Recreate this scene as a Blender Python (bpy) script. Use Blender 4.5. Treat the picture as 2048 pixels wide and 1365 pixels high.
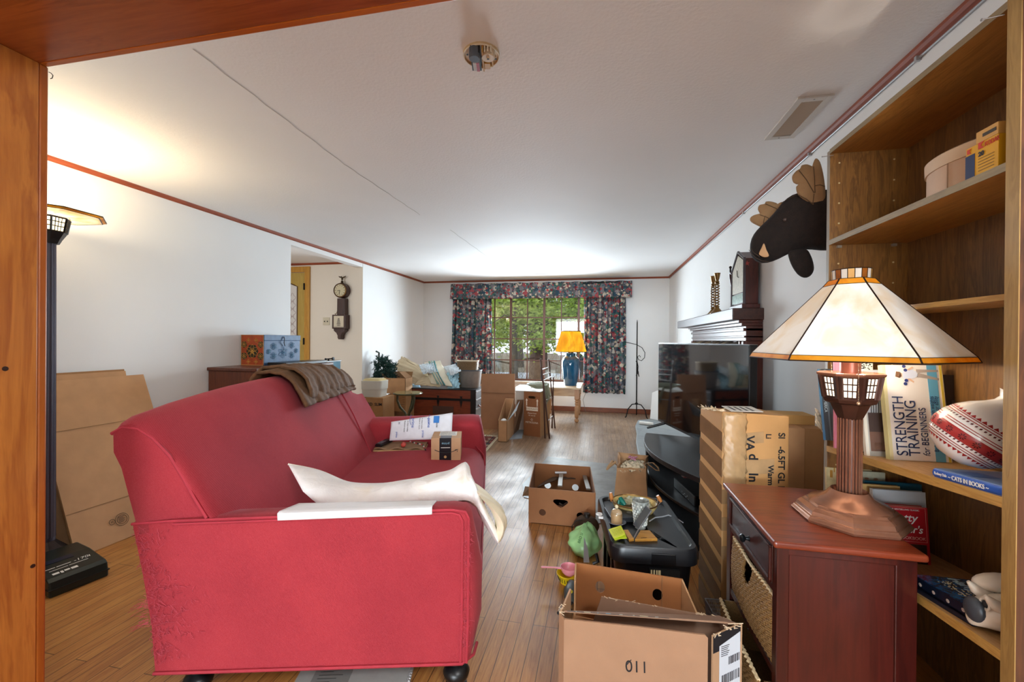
import bpy, bmesh, math, random
from mathutils import Matrix, Vector
from math import pi, sin, cos, radians
random.seed(7)
for o in list(bpy.data.objects): bpy.data.objects.remove(o)
S = bpy.context.scene
COL = S.collection
V = Vector
# ------------------------------------------------------------------ camera
FOC = 842.2; YAW = .204645; PITCH = -.0024656; ROLL = .008222; CAM = V((0, 0, 1.30))
Fw = V((-sin(YAW)*cos(PITCH), cos(YAW)*cos(PITCH), sin(PITCH)))
R0 = V((cos(YAW), sin(YAW), 0)); U0 = R0.cross(Fw)
Rt = cos(ROLL)*R0 + sin(ROLL)*U0; Up = -sin(ROLL)*R0 + cos(ROLL)*U0
cam = bpy.data.cameras.new('camera'); camo = bpy.data.objects.new('camera', cam); COL.objects.link(camo)
m = Matrix((Rt, Up, -Fw)).transposed().to_4x4(); m.translation = CAM
camo.matrix_world = m
cam.sensor_width = 36; cam.lens = FOC/2048*36; cam.clip_start = .02; cam.clip_end = 200
S.camera = camo
# ------------------------------------------------------------------ world, lights, exposure
S.view_settings.view_transform = 'Standard'; S.view_settings.look = 'None'
S.view_settings.gamma = 1; S.view_settings.use_curve_mapping = False
S.view_settings.exposure = 0.54
W = bpy.data.worlds.new('sky'); S.world = W; W.use_nodes = True
nt = W.node_tree; bg = nt.nodes['Background']
bg.inputs[0].default_value = (.80, .90, 1, 1); bg.inputs[1].default_value = 1.1
def area(name, loc, target, sx, sy, power, color, spread=180):
    l = bpy.data.lights.new(name, 'AREA'); l.shape = 'RECTANGLE'; l.size = sx; l.size_y = sy
    l.energy = power; l.color = color; l.spread = radians(spread)
    o = bpy.data.objects.new(name, l); COL.objects.link(o); o.location = loc
    d = V(target)-V(loc); o.rotation_euler = d.to_track_quat('-Z', 'Y').to_euler(); return o
def point(name, loc, power, color, r=.03):
    l = bpy.data.lights.new(name, 'POINT'); l.energy = power; l.color = color; l.shadow_soft_size = r
    o = bpy.data.objects.new(name, l); COL.objects.link(o); o.location = loc; return o
# daylight through the picture window
area('window_daylight', (-1.16, 7.80, 1.24), (-1.0, 3.4, .9), 1.76, 1.30, 112, (.78, .91, 1), 150)
area('rear_fill_light', (-.9, -10.4, 1.5), (-.9, 4, 1.5), 4.6, 2.2, 700, (.79, .91, 1))  # added fill
area('sofa_fill_light', (.85, -.7, 2.36), (-1.2, 2.0, .7), .5, .5, 34, (.95, .98, 1))  # added fill lamp out of view, aimed at the sofa back; no fixture modelled
area('hall_daylight', (-4.2, 3.2, 1.7), (-4.1, 5.6, 1.5), .8, 1.2, 9, (1, .97, .93))
# ------------------------------------------------------------------ small helpers
def ray(px, py): return Fw + (px-1024)/FOC*Rt - (py-682.5)/FOC*Up
def at(px, py, ax, v):
    d = ray(px, py); i = 'xyz'.index(ax); return CAM + d*((v-CAM[i])/d[i])
def atp(px, py, P, n):
    P = V(P); n = V(n); d = ray(px, py); return CAM + d*((P-CAM).dot(n)/d.dot(n))
def lin(h):
    if isinstance(h, str):
        h = h.lstrip('#'); c = [int(h[i:i+2], 16)/255 for i in (0, 2, 4)]
    else: c = list(h)
    return tuple((x/12.92 if x <= .04045 else ((x+.055)/1.055)**2.4) for x in c)+(1,)
MATS = {}
def newmat(name):
    m = bpy.data.materials.new(name); m.use_nodes = True
    return m, m.node_tree, m.node_tree.nodes['Principled BSDF']
def N(nt, t, **k):
    n = nt.nodes.new(t)
    for a, b in k.items(): setattr(n, a, b)
    return n
def mapping(nt, scale=(1, 1, 1), rot=(0, 0, 0)):
    tc = N(nt, 'ShaderNodeTexCoord'); mp = N(nt, 'ShaderNodeMapping')
    mp.inputs['Scale'].default_value = scale; mp.inputs['Rotation'].default_value = rot
    nt.links.new(tc.outputs['Object'], mp.inputs[0]); return mp.outputs[0]
def ramp(nt, fac, stops, interp='LINEAR'):
    r = N(nt, 'ShaderNodeValToRGB'); cr = r.color_ramp; cr.interpolation = interp
    while len(cr.elements) < len(stops): cr.elements.new(.5)
    for e, (p, c) in zip(cr.elements, stops): e.position = p; e.color = lin(c) if isinstance(c, str) else c
    nt.links.new(fac, r.inputs[0]); return r.outputs[0]
def bump(nt, b, h, s=.3, d=.002):
    n = N(nt, 'ShaderNodeBump'); n.inputs['Strength'].default_value = s; n.inputs['Distance'].default_value = d
    nt.links.new(h, n.inputs['Height']); nt.links.new(n.outputs[0], b.inputs['Normal'])
def noise(nt, vec, scale, detail=3, rough=.5, dist=0):
    n = N(nt, 'ShaderNodeTexNoise'); n.inputs['Scale'].default_value = scale
    n.inputs['Detail'].default_value = detail; n.inputs['Roughness'].default_value = rough
    n.inputs['Distortion'].default_value = dist
    if vec is not None: nt.links.new(vec, n.inputs['Vector'])
    return n.outputs[0]
def mixc(nt, f, a, b, mode='MIX'):
    n = N(nt, 'ShaderNodeMix', data_type='RGBA', blend_type=mode)
    for i, x in ((0, f), (6, a), (7, b)):
        if hasattr(x, 'links') or hasattr(x, 'is_linked'): nt.links.new(x, n.inputs[i])
        else: n.inputs[i].default_value = x if i == 0 else (lin(x) if isinstance(x, str) else x)
    return n.outputs[2]
def flat(h, rough=.5, metal=0, var=.0, vs=8, bs=0, bscale=60, spec=None, coat=0):
    key = ('f', h, rough, metal, var, vs, bs, bscale, spec, coat)
    if key in MATS: return MATS[key]
    m, nt, b = newmat('paint_'+h.strip('#')); c = lin(h)
    b.inputs['Base Color'].default_value = c; b.inputs['Roughness'].default_value = rough
    b.inputs['Metallic'].default_value = metal
    if spec is not None: b.inputs['Specular IOR Level'].default_value = spec
    if coat: b.inputs['Coat Weight'].default_value = coat
    if var:
        f = noise(nt, mapping(nt), vs, 4)
        lo = tuple(x*(1-var) for x in c[:3])+(1,); hi = tuple(min(1, x*(1+var)) for x in c[:3])+(1,)
        nt.links.new(ramp(nt, f, [(.3, lo), (.7, hi)]), b.inputs['Base Color'])
    if bs: bump(nt, b, noise(nt, mapping(nt), bscale, 3), bs, .003)
    MATS[key] = m; return m
def wood(c1, c2, axis='y', scale=9, rough=.4, grain=14, bs=.1, coat=0):
    key = ('w', c1, c2, axis, scale, rough, grain, coat)
    if key in MATS: return MATS[key]
    m, nt, b = newmat('wood_'+c1.strip('#'))
    sc = {'x': (.12, 1, 1), 'y': (1, .12, 1), 'z': (1, 1, .12)}[axis]
    mp = mapping(nt, tuple(scale*s for s in sc))
    n1 = noise(nt, mp, 2.2, 5, .6, .8)
    fine = noise(nt, mapping(nt, tuple(scale*s*(1 if s == 1 else .4) for s in sc)), grain, 3, .7)
    c = ramp(nt, n1, [(.32, c1), (.5, c2), (.56, c1), (.7, c2)])
    c = mixc(nt, .45, c, ramp(nt, fine, [(.3, c1), (.7, c2)]))
    nt.links.new(c, b.inputs['Base Color']); b.inputs['Roughness'].default_value = rough
    if coat: b.inputs['Coat Weight'].default_value = coat; b.inputs['Coat Roughness'].default_value = .15
    bump(nt, b, fine, bs, .001); MATS[key] = m; return m
def emit(h, s, name='lamp_glow'):
    key = ('e', h, s)
    if key in MATS: return MATS[key]
    m, nt, b = newmat(name); b.inputs['Base Color'].default_value = lin(h)
    b.inputs['Emission Color'].default_value = lin(h); b.inputs['Emission Strength'].default_value = s
    MATS[key] = m; return m
# ------------------------------------------------------------------ mesh builder
class MB:
    def __init__(s, M=None): s.v = []; s.f = []; s.M = M or Matrix.Identity(4)
    def p(s, co): s.v.append(tuple(s.M @ V(co))); return len(s.v)-1
    def face(s, *c): s.f.append([s.p(x) for x in c]); return s
    def box(s, a, b):
        x0, y0, z0 = a; x1, y1, z1 = b
        return s.hexa([(x0, y0, z0), (x1, y0, z0), (x1, y1, z0), (x0, y1, z0)], [(x0, y0, z1), (x1, y0, z1), (x1, y1, z1), (x0, y1, z1)])
    def hexa(s, lo, hi):
        n = len(lo); i = [s.p(c) for c in lo]; j = [s.p(c) for c in hi]
        s.f.append(i[::-1]); s.f.append(j)
        for k in range(n): s.f.append([i[k], i[(k+1) % n], j[(k+1) % n], j[k]])
        return s
    def slab(s, pts, t):
        """planar polygon pts given thickness vector t"""
        t = V(t); return s.hexa([V(p) for p in pts], [V(p)+t for p in pts])
    def quadslab(s, a, b, c, d, th):
        a, b, c, d = map(V, (a, b, c, d)); n = (b-a).cross(d-a).normalized()*th
        return s.slab((a, b, c, d), n)
    def loft(s, secs, cap=True, closed=True, ring=False):
        I = [[s.p(c) for c in sec] for sec in secs]; n = len(I[0])
        L = len(I)
        for a in range(L if ring else L-1):
            A = I[a]; B = I[(a+1) % L]
            for k in range(n if closed else n-1): s.f.append([A[k], A[(k+1) % n], B[(k+1) % n], B[k]])
        if cap and closed and not ring: s.f.append(I[0][::-1]); s.f.append(I[-1])
        return s
    def grid(s, fn, nu, nv):
        I = [[s.p(fn(i/nu, j/nv)) for j in range(nv+1)] for i in range(nu+1)]
        for i in range(nu):
            for j in range(nv): s.f.append([I[i][j], I[i+1][j], I[i+1][j+1], I[i][j+1]])
        return s
    def lathe(s, c, prof, n=24, ax='z', cap=True, ph=0):
        c = V(c); secs = []
        for r, h in prof:
            ring = []
            for k in range(n):
                a = 2*pi*k/n+ph; q = (r*cos(a), r*sin(a), h)
                if ax == 'x': q = (q[2], q[0], q[1])
                if ax == 'y': q = (q[1], q[2], q[0])
                ring.append(c+V(q))
            secs.append(ring)
        return s.loft(secs, cap)
    def tube(s, pts, r, n=8, closed=False, flatz=1):
        pts = [V(p) for p in pts]; secs = []; L = len(pts); prev = None
        for i, p in enumerate(pts):
            if closed: d = pts[(i+1) % L]-pts[i-1]
            else: d = pts[min(i+1, L-1)]-pts[max(i-1, 0)]
            d.normalize()
            if prev is None:
                a = d.cross(V((0, 0, 1)));
                if a.length < .05: a = d.cross(V((0, 1, 0)))
                a.normalize()
            else:
                a = prev-d*prev.dot(d)
                if a.length < 1e-4: a = d.orthogonal()
                a.normalize()
            prev = a; b = d.cross(a); rr = r[i] if isinstance(r, (list, tuple)) else r
            secs.append([p+a*rr*cos(2*pi*k/n)+b*rr*sin(2*pi*k/n)*flatz for k in range(n)])
        return s.loft(secs, True, True, closed)
    def ball(s, c, r, nu=14, nv=8):
        c = V(c); r = r if isinstance(r, (tuple, list)) else (r, r, r); secs = []
        for j in range(nv+1):
            t = pi*j/nv; q = max(sin(t), .02)
            secs.append([c+V((r[0]*q*cos(2*pi*k/nu), r[1]*q*sin(2*pi*k/nu), -r[2]*cos(t))) for k in range(nu)])
        return s.loft(secs)
    def build(s, name, mat, parent=None, smooth=False, bevel=0, sub=0, solid=0, seg=2, label=None, sharp=46):
        me = bpy.data.meshes.new(name); me.from_pydata(s.v, [], s.f); me.update()
        bm = bmesh.new(); bm.from_mesh(me); bmesh.ops.recalc_face_normals(bm, faces=bm.faces); bm.to_mesh(me); bm.free()
        o = bpy.data.objects.new(name, me); COL.objects.link(o)
        if mat is not None: me.materials.append(mat)
        if smooth or sub:
            for p in me.polygons: p.use_smooth = True
            if not sub: me.set_sharp_from_angle(angle=radians(sharp))
        if solid: md = o.modifiers.new('solid', 'SOLIDIFY'); md.thickness = solid; md.offset = 0
        if bevel:
            md = o.modifiers.new('bevel', 'BEVEL'); md.width = bevel; md.segments = seg; md.limit_method = 'ANGLE'; md.angle_limit = radians(50)
            md.harden_normals = False
        if sub: md = o.modifiers.new('sub', 'SUBSURF'); md.levels = sub; md.render_levels = sub
        if parent is not None: setpar(o, parent)
        if label: o['label'] = label
        return o
def setpar(o, parent):
    o.parent = parent; o.matrix_parent_inverse = parent.matrix_basis.inverted() if parent.parent is None else Matrix.Identity(4)
    # parts below a part: every mesh has an identity transform of its own
    if parent.type == 'MESH': o.matrix_parent_inverse = Matrix.Identity(4)
def thing(name, label, cat, loc=(0, 0, 0), group=None, rotz=0):
    o = bpy.data.objects.new(name, None); COL.objects.link(o); o.location = loc; o.rotation_euler = (0, 0, rotz)
    o.empty_display_size = .05
    o['label'] = label; o['category'] = cat
    if group: o['group'] = group
    return o
def tag(o, label, cat, group=None, kind=None):
    if label: o['label'] = label
    if cat: o['category'] = cat
    if group: o['group'] = group
    if kind: o['kind'] = kind
    return o
def struct(o, label=None):
    o['kind'] = 'structure'
    if label: o['label'] = label
    return o
def fr(o, x, y):
    """frame: origin, x axis, y axis (made orthonormal), z = x cross y"""
    x = V(x).normalized(); y = V(y); y = (y-x*y.dot(x)).normalized(); z = x.cross(y)
    M = Matrix((x, y, z)).transposed().to_4x4(); M.translation = V(o); return M
def words(body, size, M, mat, parent, name='lettering', ext=.0004, align='LEFT', sx=1, bold=0, shear=0):
    c = bpy.data.curves.new('txt', 'FONT'); c.body = body; c.size = size; c.extrude = ext; c.align_x = align; c.offset = bold; c.shear = shear
    t = bpy.data.objects.new('txt', c); COL.objects.link(t)
    dg = bpy.context.evaluated_depsgraph_get(); dg.update()
    me = bpy.data.meshes.new_from_object(t.evaluated_get(dg)); bpy.data.objects.remove(t); bpy.data.curves.remove(c)
    me.transform(Matrix.Diagonal((sx, 1, 1, 1))); me.transform(M)
    o = bpy.data.objects.new(name, me); COL.objects.link(o); me.materials.clear(); me.materials.append(mat)
    setpar(o, parent); return o
def patches(M, rects, name, mat, parent, t=.0006, **k):
    """rects (x0,y0,x1,y1) in the plane of M as thin printed areas"""
    mb = MB(M)
    for r in rects: mb.box((r[0], r[1], 0), (r[2], r[3], t))
    return mb.build(name, mat, parent, **k)
def ngon(cx, cy, r, n, ph=0, ry=None): return [(cx+r*cos(2*pi*k/n+ph), cy+(ry or r)*sin(2*pi*k/n+ph)) for k in range(n)]
def holed(mb, M, w, h, t, holes, res=None):
    """board of size w x h x t with polygon holes, in the plane of M"""
    bm = bmesh.new(); loops = [[(0, 0), (w, 0), (w, h), (0, h)]]+holes; ed = []
    for lp in loops:
        vs = [bm.verts.new((x, y, 0)) for x, y in lp]
        for i in range(len(vs)): ed.append(bm.edges.new((vs[i], vs[(i+1) % len(vs)])))
    r = bmesh.ops.triangle_fill(bm, use_beauty=True, use_dissolve=False, edges=ed)
    bm.verts.index_update(); tris = [[tuple(v.co) for v in f.verts] for f in bm.faces]; bm.free()
    old = mb.M; mb.M = M
    for z in (0, t):
        for tr in tris: mb.face(*[(x, y, z) for x, y, _ in tr])
    for lp in loops:
        for i in range(len(lp)):
            a = lp[i]; b = lp[(i+1) % len(lp)]; mb.face((a[0], a[1], 0), (b[0], b[1], 0), (b[0], b[1], t), (a[0], a[1], t))
    mb.M = old; return mb
# ------------------------------------------------------------------ materials used widely
def mk_wall(h, name, sc=220, bs=.12):
    m, nt, b = newmat(name); f = noise(nt, mapping(nt), 1.4, 4)
    c = lin(h); nt.links.new(ramp(nt, f, [(.3, tuple(x*.96 for x in c[:3])+(1,)), (.7, c)]), b.inputs['Base Color'])
    b.inputs['Roughness'].default_value = .75; bump(nt, b, noise(nt, mapping(nt), sc, 2), bs, .002); return m
M_WALL = mk_wall('#F0F0EF', 'white_wall_paint')
M_HALL = mk_wall('#E8E0D2', 'cream_hall_paint')
M_CEIL = mk_wall('#F1F1F1', 'textured_ceiling_paint', 70, .5)
M_TRIM = wood('#7A3418', '#9C4A24', 'y', 8, .6)
M_TRIMX = wood('#7A3418', '#9C4A24', 'x', 8, .6)
M_PINE = wood('#924E1E', '#BC7632', 'z', 5, .28, 16, .06, .25)
M_PINEX = wood('#7E3A14', '#9C5022', 'x', 5, .25, 16, .06, .4)
M_OAKP = wood('#5E3A16', '#94642C', 'z', 14, .45, 22, .15)
M_OAKY = wood('#8A5A22', '#B07A38', 'y', 14, .42, 22, .15)
M_EDGE = wood('#A87A34', '#C89C54', 'y', 14, .45, 22)
M_EDGEZ = wood('#94703A', '#B08C50', 'z', 14, .45, 22)
M_CARD = flat('#C0946A', .85, 0, .06, 12, .1, 300)
M_CARD2 = flat('#A2764A', .85, 0, .08, 10, .1, 300)
M_CARDL = flat('#C9A07A', .85, 0, .05, 12, .1, 300)
M_CARDD = flat('#8A6644', .85, 0, .08, 10)
M_KRAFT = flat('#B98F66', .8, 0, .08, 20, .25, 30)
M_BLACK = flat('#0E0F11', .35, 0, .1, 20)
M_BLKM = flat('#161617', .6)
M_IRON = flat('#1C1A1A', .5, .6)
M_WHITE = flat('#ECECEA', .6)
M_PAPER = flat('#E9E7E1', .7)
M_INK = flat('#15151A', .6)
M_NAVY = flat('#1D2B55', .6)
M_CHERRY = wood('#2C0A07', '#42120B', 'z', 8, .3, 20, .08, .2)
M_CHERRYT = wood('#5A2010', '#8A3A1E', 'x', 9, .32, 22, .1, .2)
M_BRONZE = flat('#6E4636', .3, .85, .35, 14)
M_STEEL = flat('#A8A8AA', .3, .9)
M_BRASS = flat('#84643A', .32, .9)
M_MAHO = wood('#3A1610', '#5E281C', 'y', 8, .3, 20, .08, .3)
# ================================================================== the room
XL, XR, YB, ZC = -3.42, 1.20, 7.82, 2.44
# floor: narrow oak strips running away from the camera
def mk_floor():
    m, nt, b = newmat('oak_strip_floor')
    tc = N(nt, 'ShaderNodeTexCoord'); mp = N(nt, 'ShaderNodeMapping'); mp.inputs['Rotation'].default_value = (0, 0, pi/2)
    nt.links.new(tc.outputs['Object'], mp.inputs[0])
    br = N(nt, 'ShaderNodeTexBrick', offset=.37, offset_frequency=3)
    br.inputs['Scale'].default_value = 1; br.inputs['Brick Width'].default_value = .95; br.inputs['Row Height'].default_value = .057
    br.inputs['Mortar Size'].default_value = .0016; br.inputs['Mortar Smooth'].default_value = .2; br.inputs['Bias'].default_value = 0
    br.inputs['Color1'].default_value = (0, 0, 0, 1); br.inputs['Color2'].default_value = (1, 1, 1, 1); br.inputs['Mortar'].default_value = (.5, .5, .5, 1)
    nt.links.new(mp.outputs[0], br.inputs['Vector'])
    sep = N(nt, 'ShaderNodeSeparateColor'); nt.links.new(br.outputs['Color'], sep.inputs[0])
    grain = noise(nt, mapping(nt, (26, 1.6, 1)), 3, 6, .65, 1.2)
    fine = noise(nt, mapping(nt, (160, 5, 1)), 2, 4, .7)
    fresh = mixc(nt, sep.outputs[0], ramp(nt, grain, [(.3, '#A0602C'), (.62, '#C88A48')]), ramp(nt, grain, [(.3, '#AE6C34'), (.62, '#D69C54')]))
    worn = mixc(nt, sep.outputs[0], ramp(nt, grain, [(.3, '#6E5340'), (.62, '#9C8068')]), ramp(nt, grain, [(.3, '#7E5E44'), (.62, '#AC8E70')]))
    # wear: the varnish is walked off in the far half of the room, with its own blotchy outline
    sx = N(nt, 'ShaderNodeSeparateXYZ'); nt.links.new(tc.outputs['Object'], sx.inputs[0])
    a = N(nt, 'ShaderNodeMapRange'); a.inputs[1].default_value = 2.3; a.inputs[2].default_value = 5.2; nt.links.new(sx.outputs[1], a.inputs[0])
    a2 = N(nt, 'ShaderNodeMapRange'); a2.inputs[1].default_value = -2.2; a2.inputs[2].default_value = -.9; nt.links.new(sx.outputs[0], a2.inputs[0])
    mu = N(nt, 'ShaderNodeMath', operation='MULTIPLY'); nt.links.new(a.outputs[0], mu.inputs[0]); nt.links.new(a2.outputs[0], mu.inputs[1])
    blot = noise(nt, mapping(nt, (2.2, 1.1, 1)), 1.8, 5, .6)
    ad = N(nt, 'ShaderNodeMath', operation='ADD'); nt.links.new(mu.outputs[0], ad.inputs[0]); nt.links.new(blot, ad.inputs[1])
    w = N(nt, 'ShaderNodeMapRange'); w.inputs[1].default_value = .62; w.inputs[2].default_value = 1.15; nt.links.new(ad.outputs[0], w.inputs[0])
    c = mixc(nt, w.outputs[0], fresh, worn)
    c = mixc(nt, .35, c, mixc(nt, fine, '#4A3020', c))
    gap = N(nt, 'ShaderNodeMath', operation='MULTIPLY'); gap.inputs[1].default_value = .8; nt.links.new(br.outputs['Fac'], gap.inputs[0])
    c = mixc(nt, gap.outputs[0], c, '#2A1810')
    nt.links.new(c, b.inputs['Base Color'])
    rr = N(nt, 'ShaderNodeMapRange'); rr.inputs[1].default_value = .3; rr.inputs[2].default_value = .75; rr.inputs[3].default_value = .30; rr.inputs[4].default_value = .55
    nt.links.new(blot, rr.inputs[0]); nt.links.new(rr.outputs[0], b.inputs['Roughness'])
    bp = N(nt, 'ShaderNodeMath', operation='SUBTRACT'); bp.inputs[0].default_value = 1; nt.links.new(br.outputs['Fac'], bp.inputs[1])
    bump(nt, b, bp.outputs[0], .4, .0015); return m
struct(MB().box((-5.3, -11, -.06), (1.35, 7.96, 0)).build('floor', mk_floor()), 'oak strip floor worn grey towards the window')
struct(MB().box((-5.3, -11, ZC), (1.35, 7.96, ZC+.1)).build('ceiling', M_CEIL), 'white textured ceiling')
# left wall with the opening into the hall
OY0, OY1, OZ = 4.15, 5.62, 2.355
wl = MB(); wl.box((XL-.12, .88, 0), (XL, OY0, ZC)); wl.box((XL-.12, OY0, OZ), (XL, OY1, ZC)); wl.box((XL-.12, OY1+.01, 0), (XL, YB, ZC))
struct(wl.build('wall_left', M_WALL), 'white wall with the opening to the hall')
struct(MB().box((XR, -11, 0), (XR+.12, YB, ZC)).build('wall_right', M_WALL), 'white wall on the fireplace side')
WX0, WX1, WZ0, WZ1 = -2.31, .27, .53, 2.12
wb = MB(); wb.box((XL-.12, YB, 0), (WX0, YB+.14, ZC)); wb.box((WX1, YB, 0), (XR+.12, YB+.14, ZC)); wb.box((WX0, YB, 0), (WX1, YB+.14, WZ0)); wb.box((WX0, YB, WZ1), (WX1, YB+.14, ZC))
struct(wb.build('wall_back', M_WALL), 'white end wall with the picture window')
struct(MB().box((XL-.12, .70, 0), (-1.53, .87, ZC)).box((-1.53, .62, 2.07), (1.2, .87, ZC)).build('wall_near', M_WALL), 'end of the room behind the pine casing')
struct(MB().box((-5.3, 5.63, 0), (XL-.12, 5.75, ZC)).box((XL-.13, 5.626, 0), (XL-.001, 5.6299, OZ+.0)).build('wall_hall', M_HALL), 'cream hall wall')
struct(MB().box((-5.3, 2.2, 0), (-5.2, 5.63, ZC)).build('wall_hall', M_HALL), 'far side of the hall')
# outer shell of the room behind the camera
struct(MB().box((-3.5, -11, 0), (-3.4, .70, ZC)).build('wall_rear', M_WALL), 'side wall of the room behind the camera')
# pine jamb and header of the opening we look through
j = MB(); j.box((-1.53, .60, 0), (-1.51, .868, 2.05)); struct(j.build('trim_post', M_PINE, bevel=.003), 'knotty pine jamb of the wide opening')
j = MB(); j.box((-1.62, .868, 0), (-1.51, .888, 2.05)); struct(j.build('trim_casing', wood('#8C4212', '#A65A1C', 'z', 5, .28, 16, .06, .25), bevel=.004), 'darker pine casing strip on the post')
j = MB(); j.box((-1.62, .60, 2.05), (1.2, .868, 2.07)); struct(j.build('trim_header', M_PINEX, bevel=.002), 'pine header board over the opening')
j = MB(); j.box((-1.62, .868, 2.05), (1.2, .888, 2.16)); struct(j.build('trim_header_casing', wood('#A04E16', '#B8661E', 'x', 5, .28, 16, .06, .25), bevel=.003), 'pine casing strip along the header')
kn = MB()
for (px, py, r) in ((66, 1133, .0035), (11, 738, .004)):
    p = at(px, py, 'x', -1.509); kn.lathe(p, [(r*1.6, -.001), (r*1.5, .0004), (r*.5, .0006)], 12, 'x')
struct(kn.build('trim_knot', flat('#2A1208', .4)), 'dark knots in the pine post')
# wood cove trims at the ceiling
def cove(name, pts, out, mat):
    prof = [(0, 0), (.022, 0), (.020, -.012), (.012, -.022), (0, -.030)]
    mb = MB(); a, b = map(V, pts); o = V(out)
    mb.loft([[q+o*x+V((0, 0, z)) for x, z in prof] for q in (a, b)]); return struct(mb.build(name, mat, smooth=False))
cove('trim_1', ((XL, .888, ZC), (XL, YB, ZC)), (1, 0, 0), M_TRIM)
cove('trim_2', ((XL, YB, ZC), (XR, YB, ZC)), (0, -1, 0), M_TRIMX)
cove('trim_3', ((XR, .9, ZC), (XR, YB, ZC)), (-1, 0, 0), M_TRIM)
cove('trim_4', ((-5.2, 5.63, ZC), (XL-.12, 5.63, ZC)), (0, -1, 0), M_TRIMX)
cn = MB().tube([(XR-.006, .9, 2.399), (XR-.006, 7.8, 2.399)], .005, 8)
for y in (1.9, 2.75, 3.9): cn.box((XR-.018, y, 2.388), (XR, y+.012, 2.406))
struct(cn.build('trim_conduit', flat('#B9BCC0', .35, .3), smooth=True), 'thin grey conduit under the right ceiling trim')
struct(MB().box((WX0-.2, YB-.018, 0), (XR, YB, .085)).box((XL, YB-.018, 0), (WX0-.2, YB, .085)).build('baseboard_back', wood('#6A3218', '#8A4A26', 'x', 6, .4), bevel=.004), 'stained wood baseboard below the window')
struct(MB().box((XL, .9, 0), (XL+.015, OY0, .085)).build('baseboard_left', M_WALL, bevel=.003), 'white baseboard of the left wall')
# ceiling seams
sm = MB()
def seam(p, q, w=.004):
    a = at(*p, 'z', ZC-.001); b = at(*q, 'z', ZC-.001); n = (b-a).cross(V((0, 0, 1))).normalized()*w; K = 14
    for i in range(K):
        c = a.lerp(b, i/K); d = a.lerp(b, (i+1)/K); mb = sm; t = .0016; wob = .004*sin(i*2.1)*n.normalized(); wob2 = .004*sin((i+1)*2.1)*n.normalized()
        mb.hexa([c+wob, d+wob2, d+wob2+n, c+wob+n], [c+wob-V((0, 0, t)), d+wob2-V((0, 0, t)), d+wob2+n-V((0, 0, t)), c+wob+n-V((0, 0, t))])
seam((385, 98), (690, 330)); seam((690, 330), (840, 430)); seam((900, 460), (990, 525))
struct(sm.build('ceiling_seam', mk_wall('#C9C6C2', 'joint_compound')), 'taped plasterboard joint in the ceiling')
# ---------------- window_1
wz = [at(1055, y, 'y', YB+.05).z for y in (763.8, 721, 678.7, 635.6)]; dz = (wz[3]-wz[0])/3
M_WIN = wood('#4E2A1C', '#6E4030', 'z', 8, .4)
win = MB(); yw = YB+.05
xs = [-2.295+i*.3195 for i in range(9)]
for i, x in enumerate(xs): 
    w = .020 if i % 2 == 0 else .008
    win.box((x-w, yw-.02, WZ0), (x+w, yw+.02, WZ1))
wo = struct(win.build('window_1', M_WIN), 'picture window with brown muntins')
h = MB()
for k in range(1, 4): h.box((WX0, yw-.012, wz[0]+dz*k-.009), (WX1, yw+.014, wz[0]+dz*k+.009))
h.build('muntin', M_WIN, wo)
MB().box((WX0, yw-.03, WZ0), (WX1, yw+.03, WZ0+.035)).box((WX0, yw-.03, WZ1-.03), (WX1, yw+.03, WZ1)).build('sash_rail', M_WIN, wo)
sill = MB().box((WX0-.05, YB-.07, WZ0-.035), (WX1+.05, YB+.12, WZ0)).build('window_sill', flat('#D8CBB8', .5), wo, bevel=.005)
gm, gnt, gb = newmat('window_glass')
gt = N(gnt, 'ShaderNodeBsdfTransparent'); gg = N(gnt, 'ShaderNodeBsdfGlossy'); gg.inputs['Roughness'].default_value = .02
gx = N(gnt, 'ShaderNodeMixShader'); gx.inputs[0].default_value = .05
gnt.links.new(gt.outputs[0], gx.inputs[1]); gnt.links.new(gg.outputs[0], gx.inputs[2]); gnt.links.new(gx.outputs[0], gnt.nodes['Material Output'].inputs[0])
M_GLASS = gm
MB().box((WX0, yw-.002, WZ0), (WX1, yw+.002, WZ1)).build('window_pane', M_GLASS, wo)
MB().box((XL-.05, 2.3, 0), (XL-.04, 2.31, .01))
# ---------------- hall door_1
ey = 5.63
M_YEL = wood('#B07C2C', '#C8963E', 'z', 7, .35)
def hz(px, py): return at(px, py, 'y', ey)
top = hz(610, 534).z; rx = hz(621, 600).x
d = MB(); d.box((rx-.085, ey-.03, 0), (rx, ey, top)); d.box((rx-.915, ey-.03, top-.085), (rx-.085, ey, top)); d.box((rx-1.0, ey-.03, 0), (rx-.915, ey, top))
struct(d.build('door_1', M_YEL, bevel=.004), 'hall door in a golden wood frame').name = 'door_1'
dr = bpy.data.objects['door_1']
dl = MB(); x0 = rx-.915; x1 = rx-.085
dl.box((x1-.13, ey-.014, .01), (x1, ey, top-.09)); dl.box((x0, ey-.014, .01), (x0+.13, ey, top-.09)); dl.box((x0+.13, ey-.014, top-.22), (x1-.13, ey, top-.09)); dl.box((x0+.13, ey-.014, .01), (x1-.13, ey, .5))
leaf = dl.build('door_leaf', wood('#A88A3E', '#BCA050', 'z', 7, .4), dr, bevel=.003)
arch = MB(); cx = (x0+x1)/2
P = [(x0+.13, top-.30)]+[(x0+.13+(x1-x0-.26)*t, top-.30+.075*sin(pi*t)) for t in [i/12 for i in range(13)]]+[(x1-.13, top-.22), (x0+.13, top-.22)]
gl_w = x1-x0-.26
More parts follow.
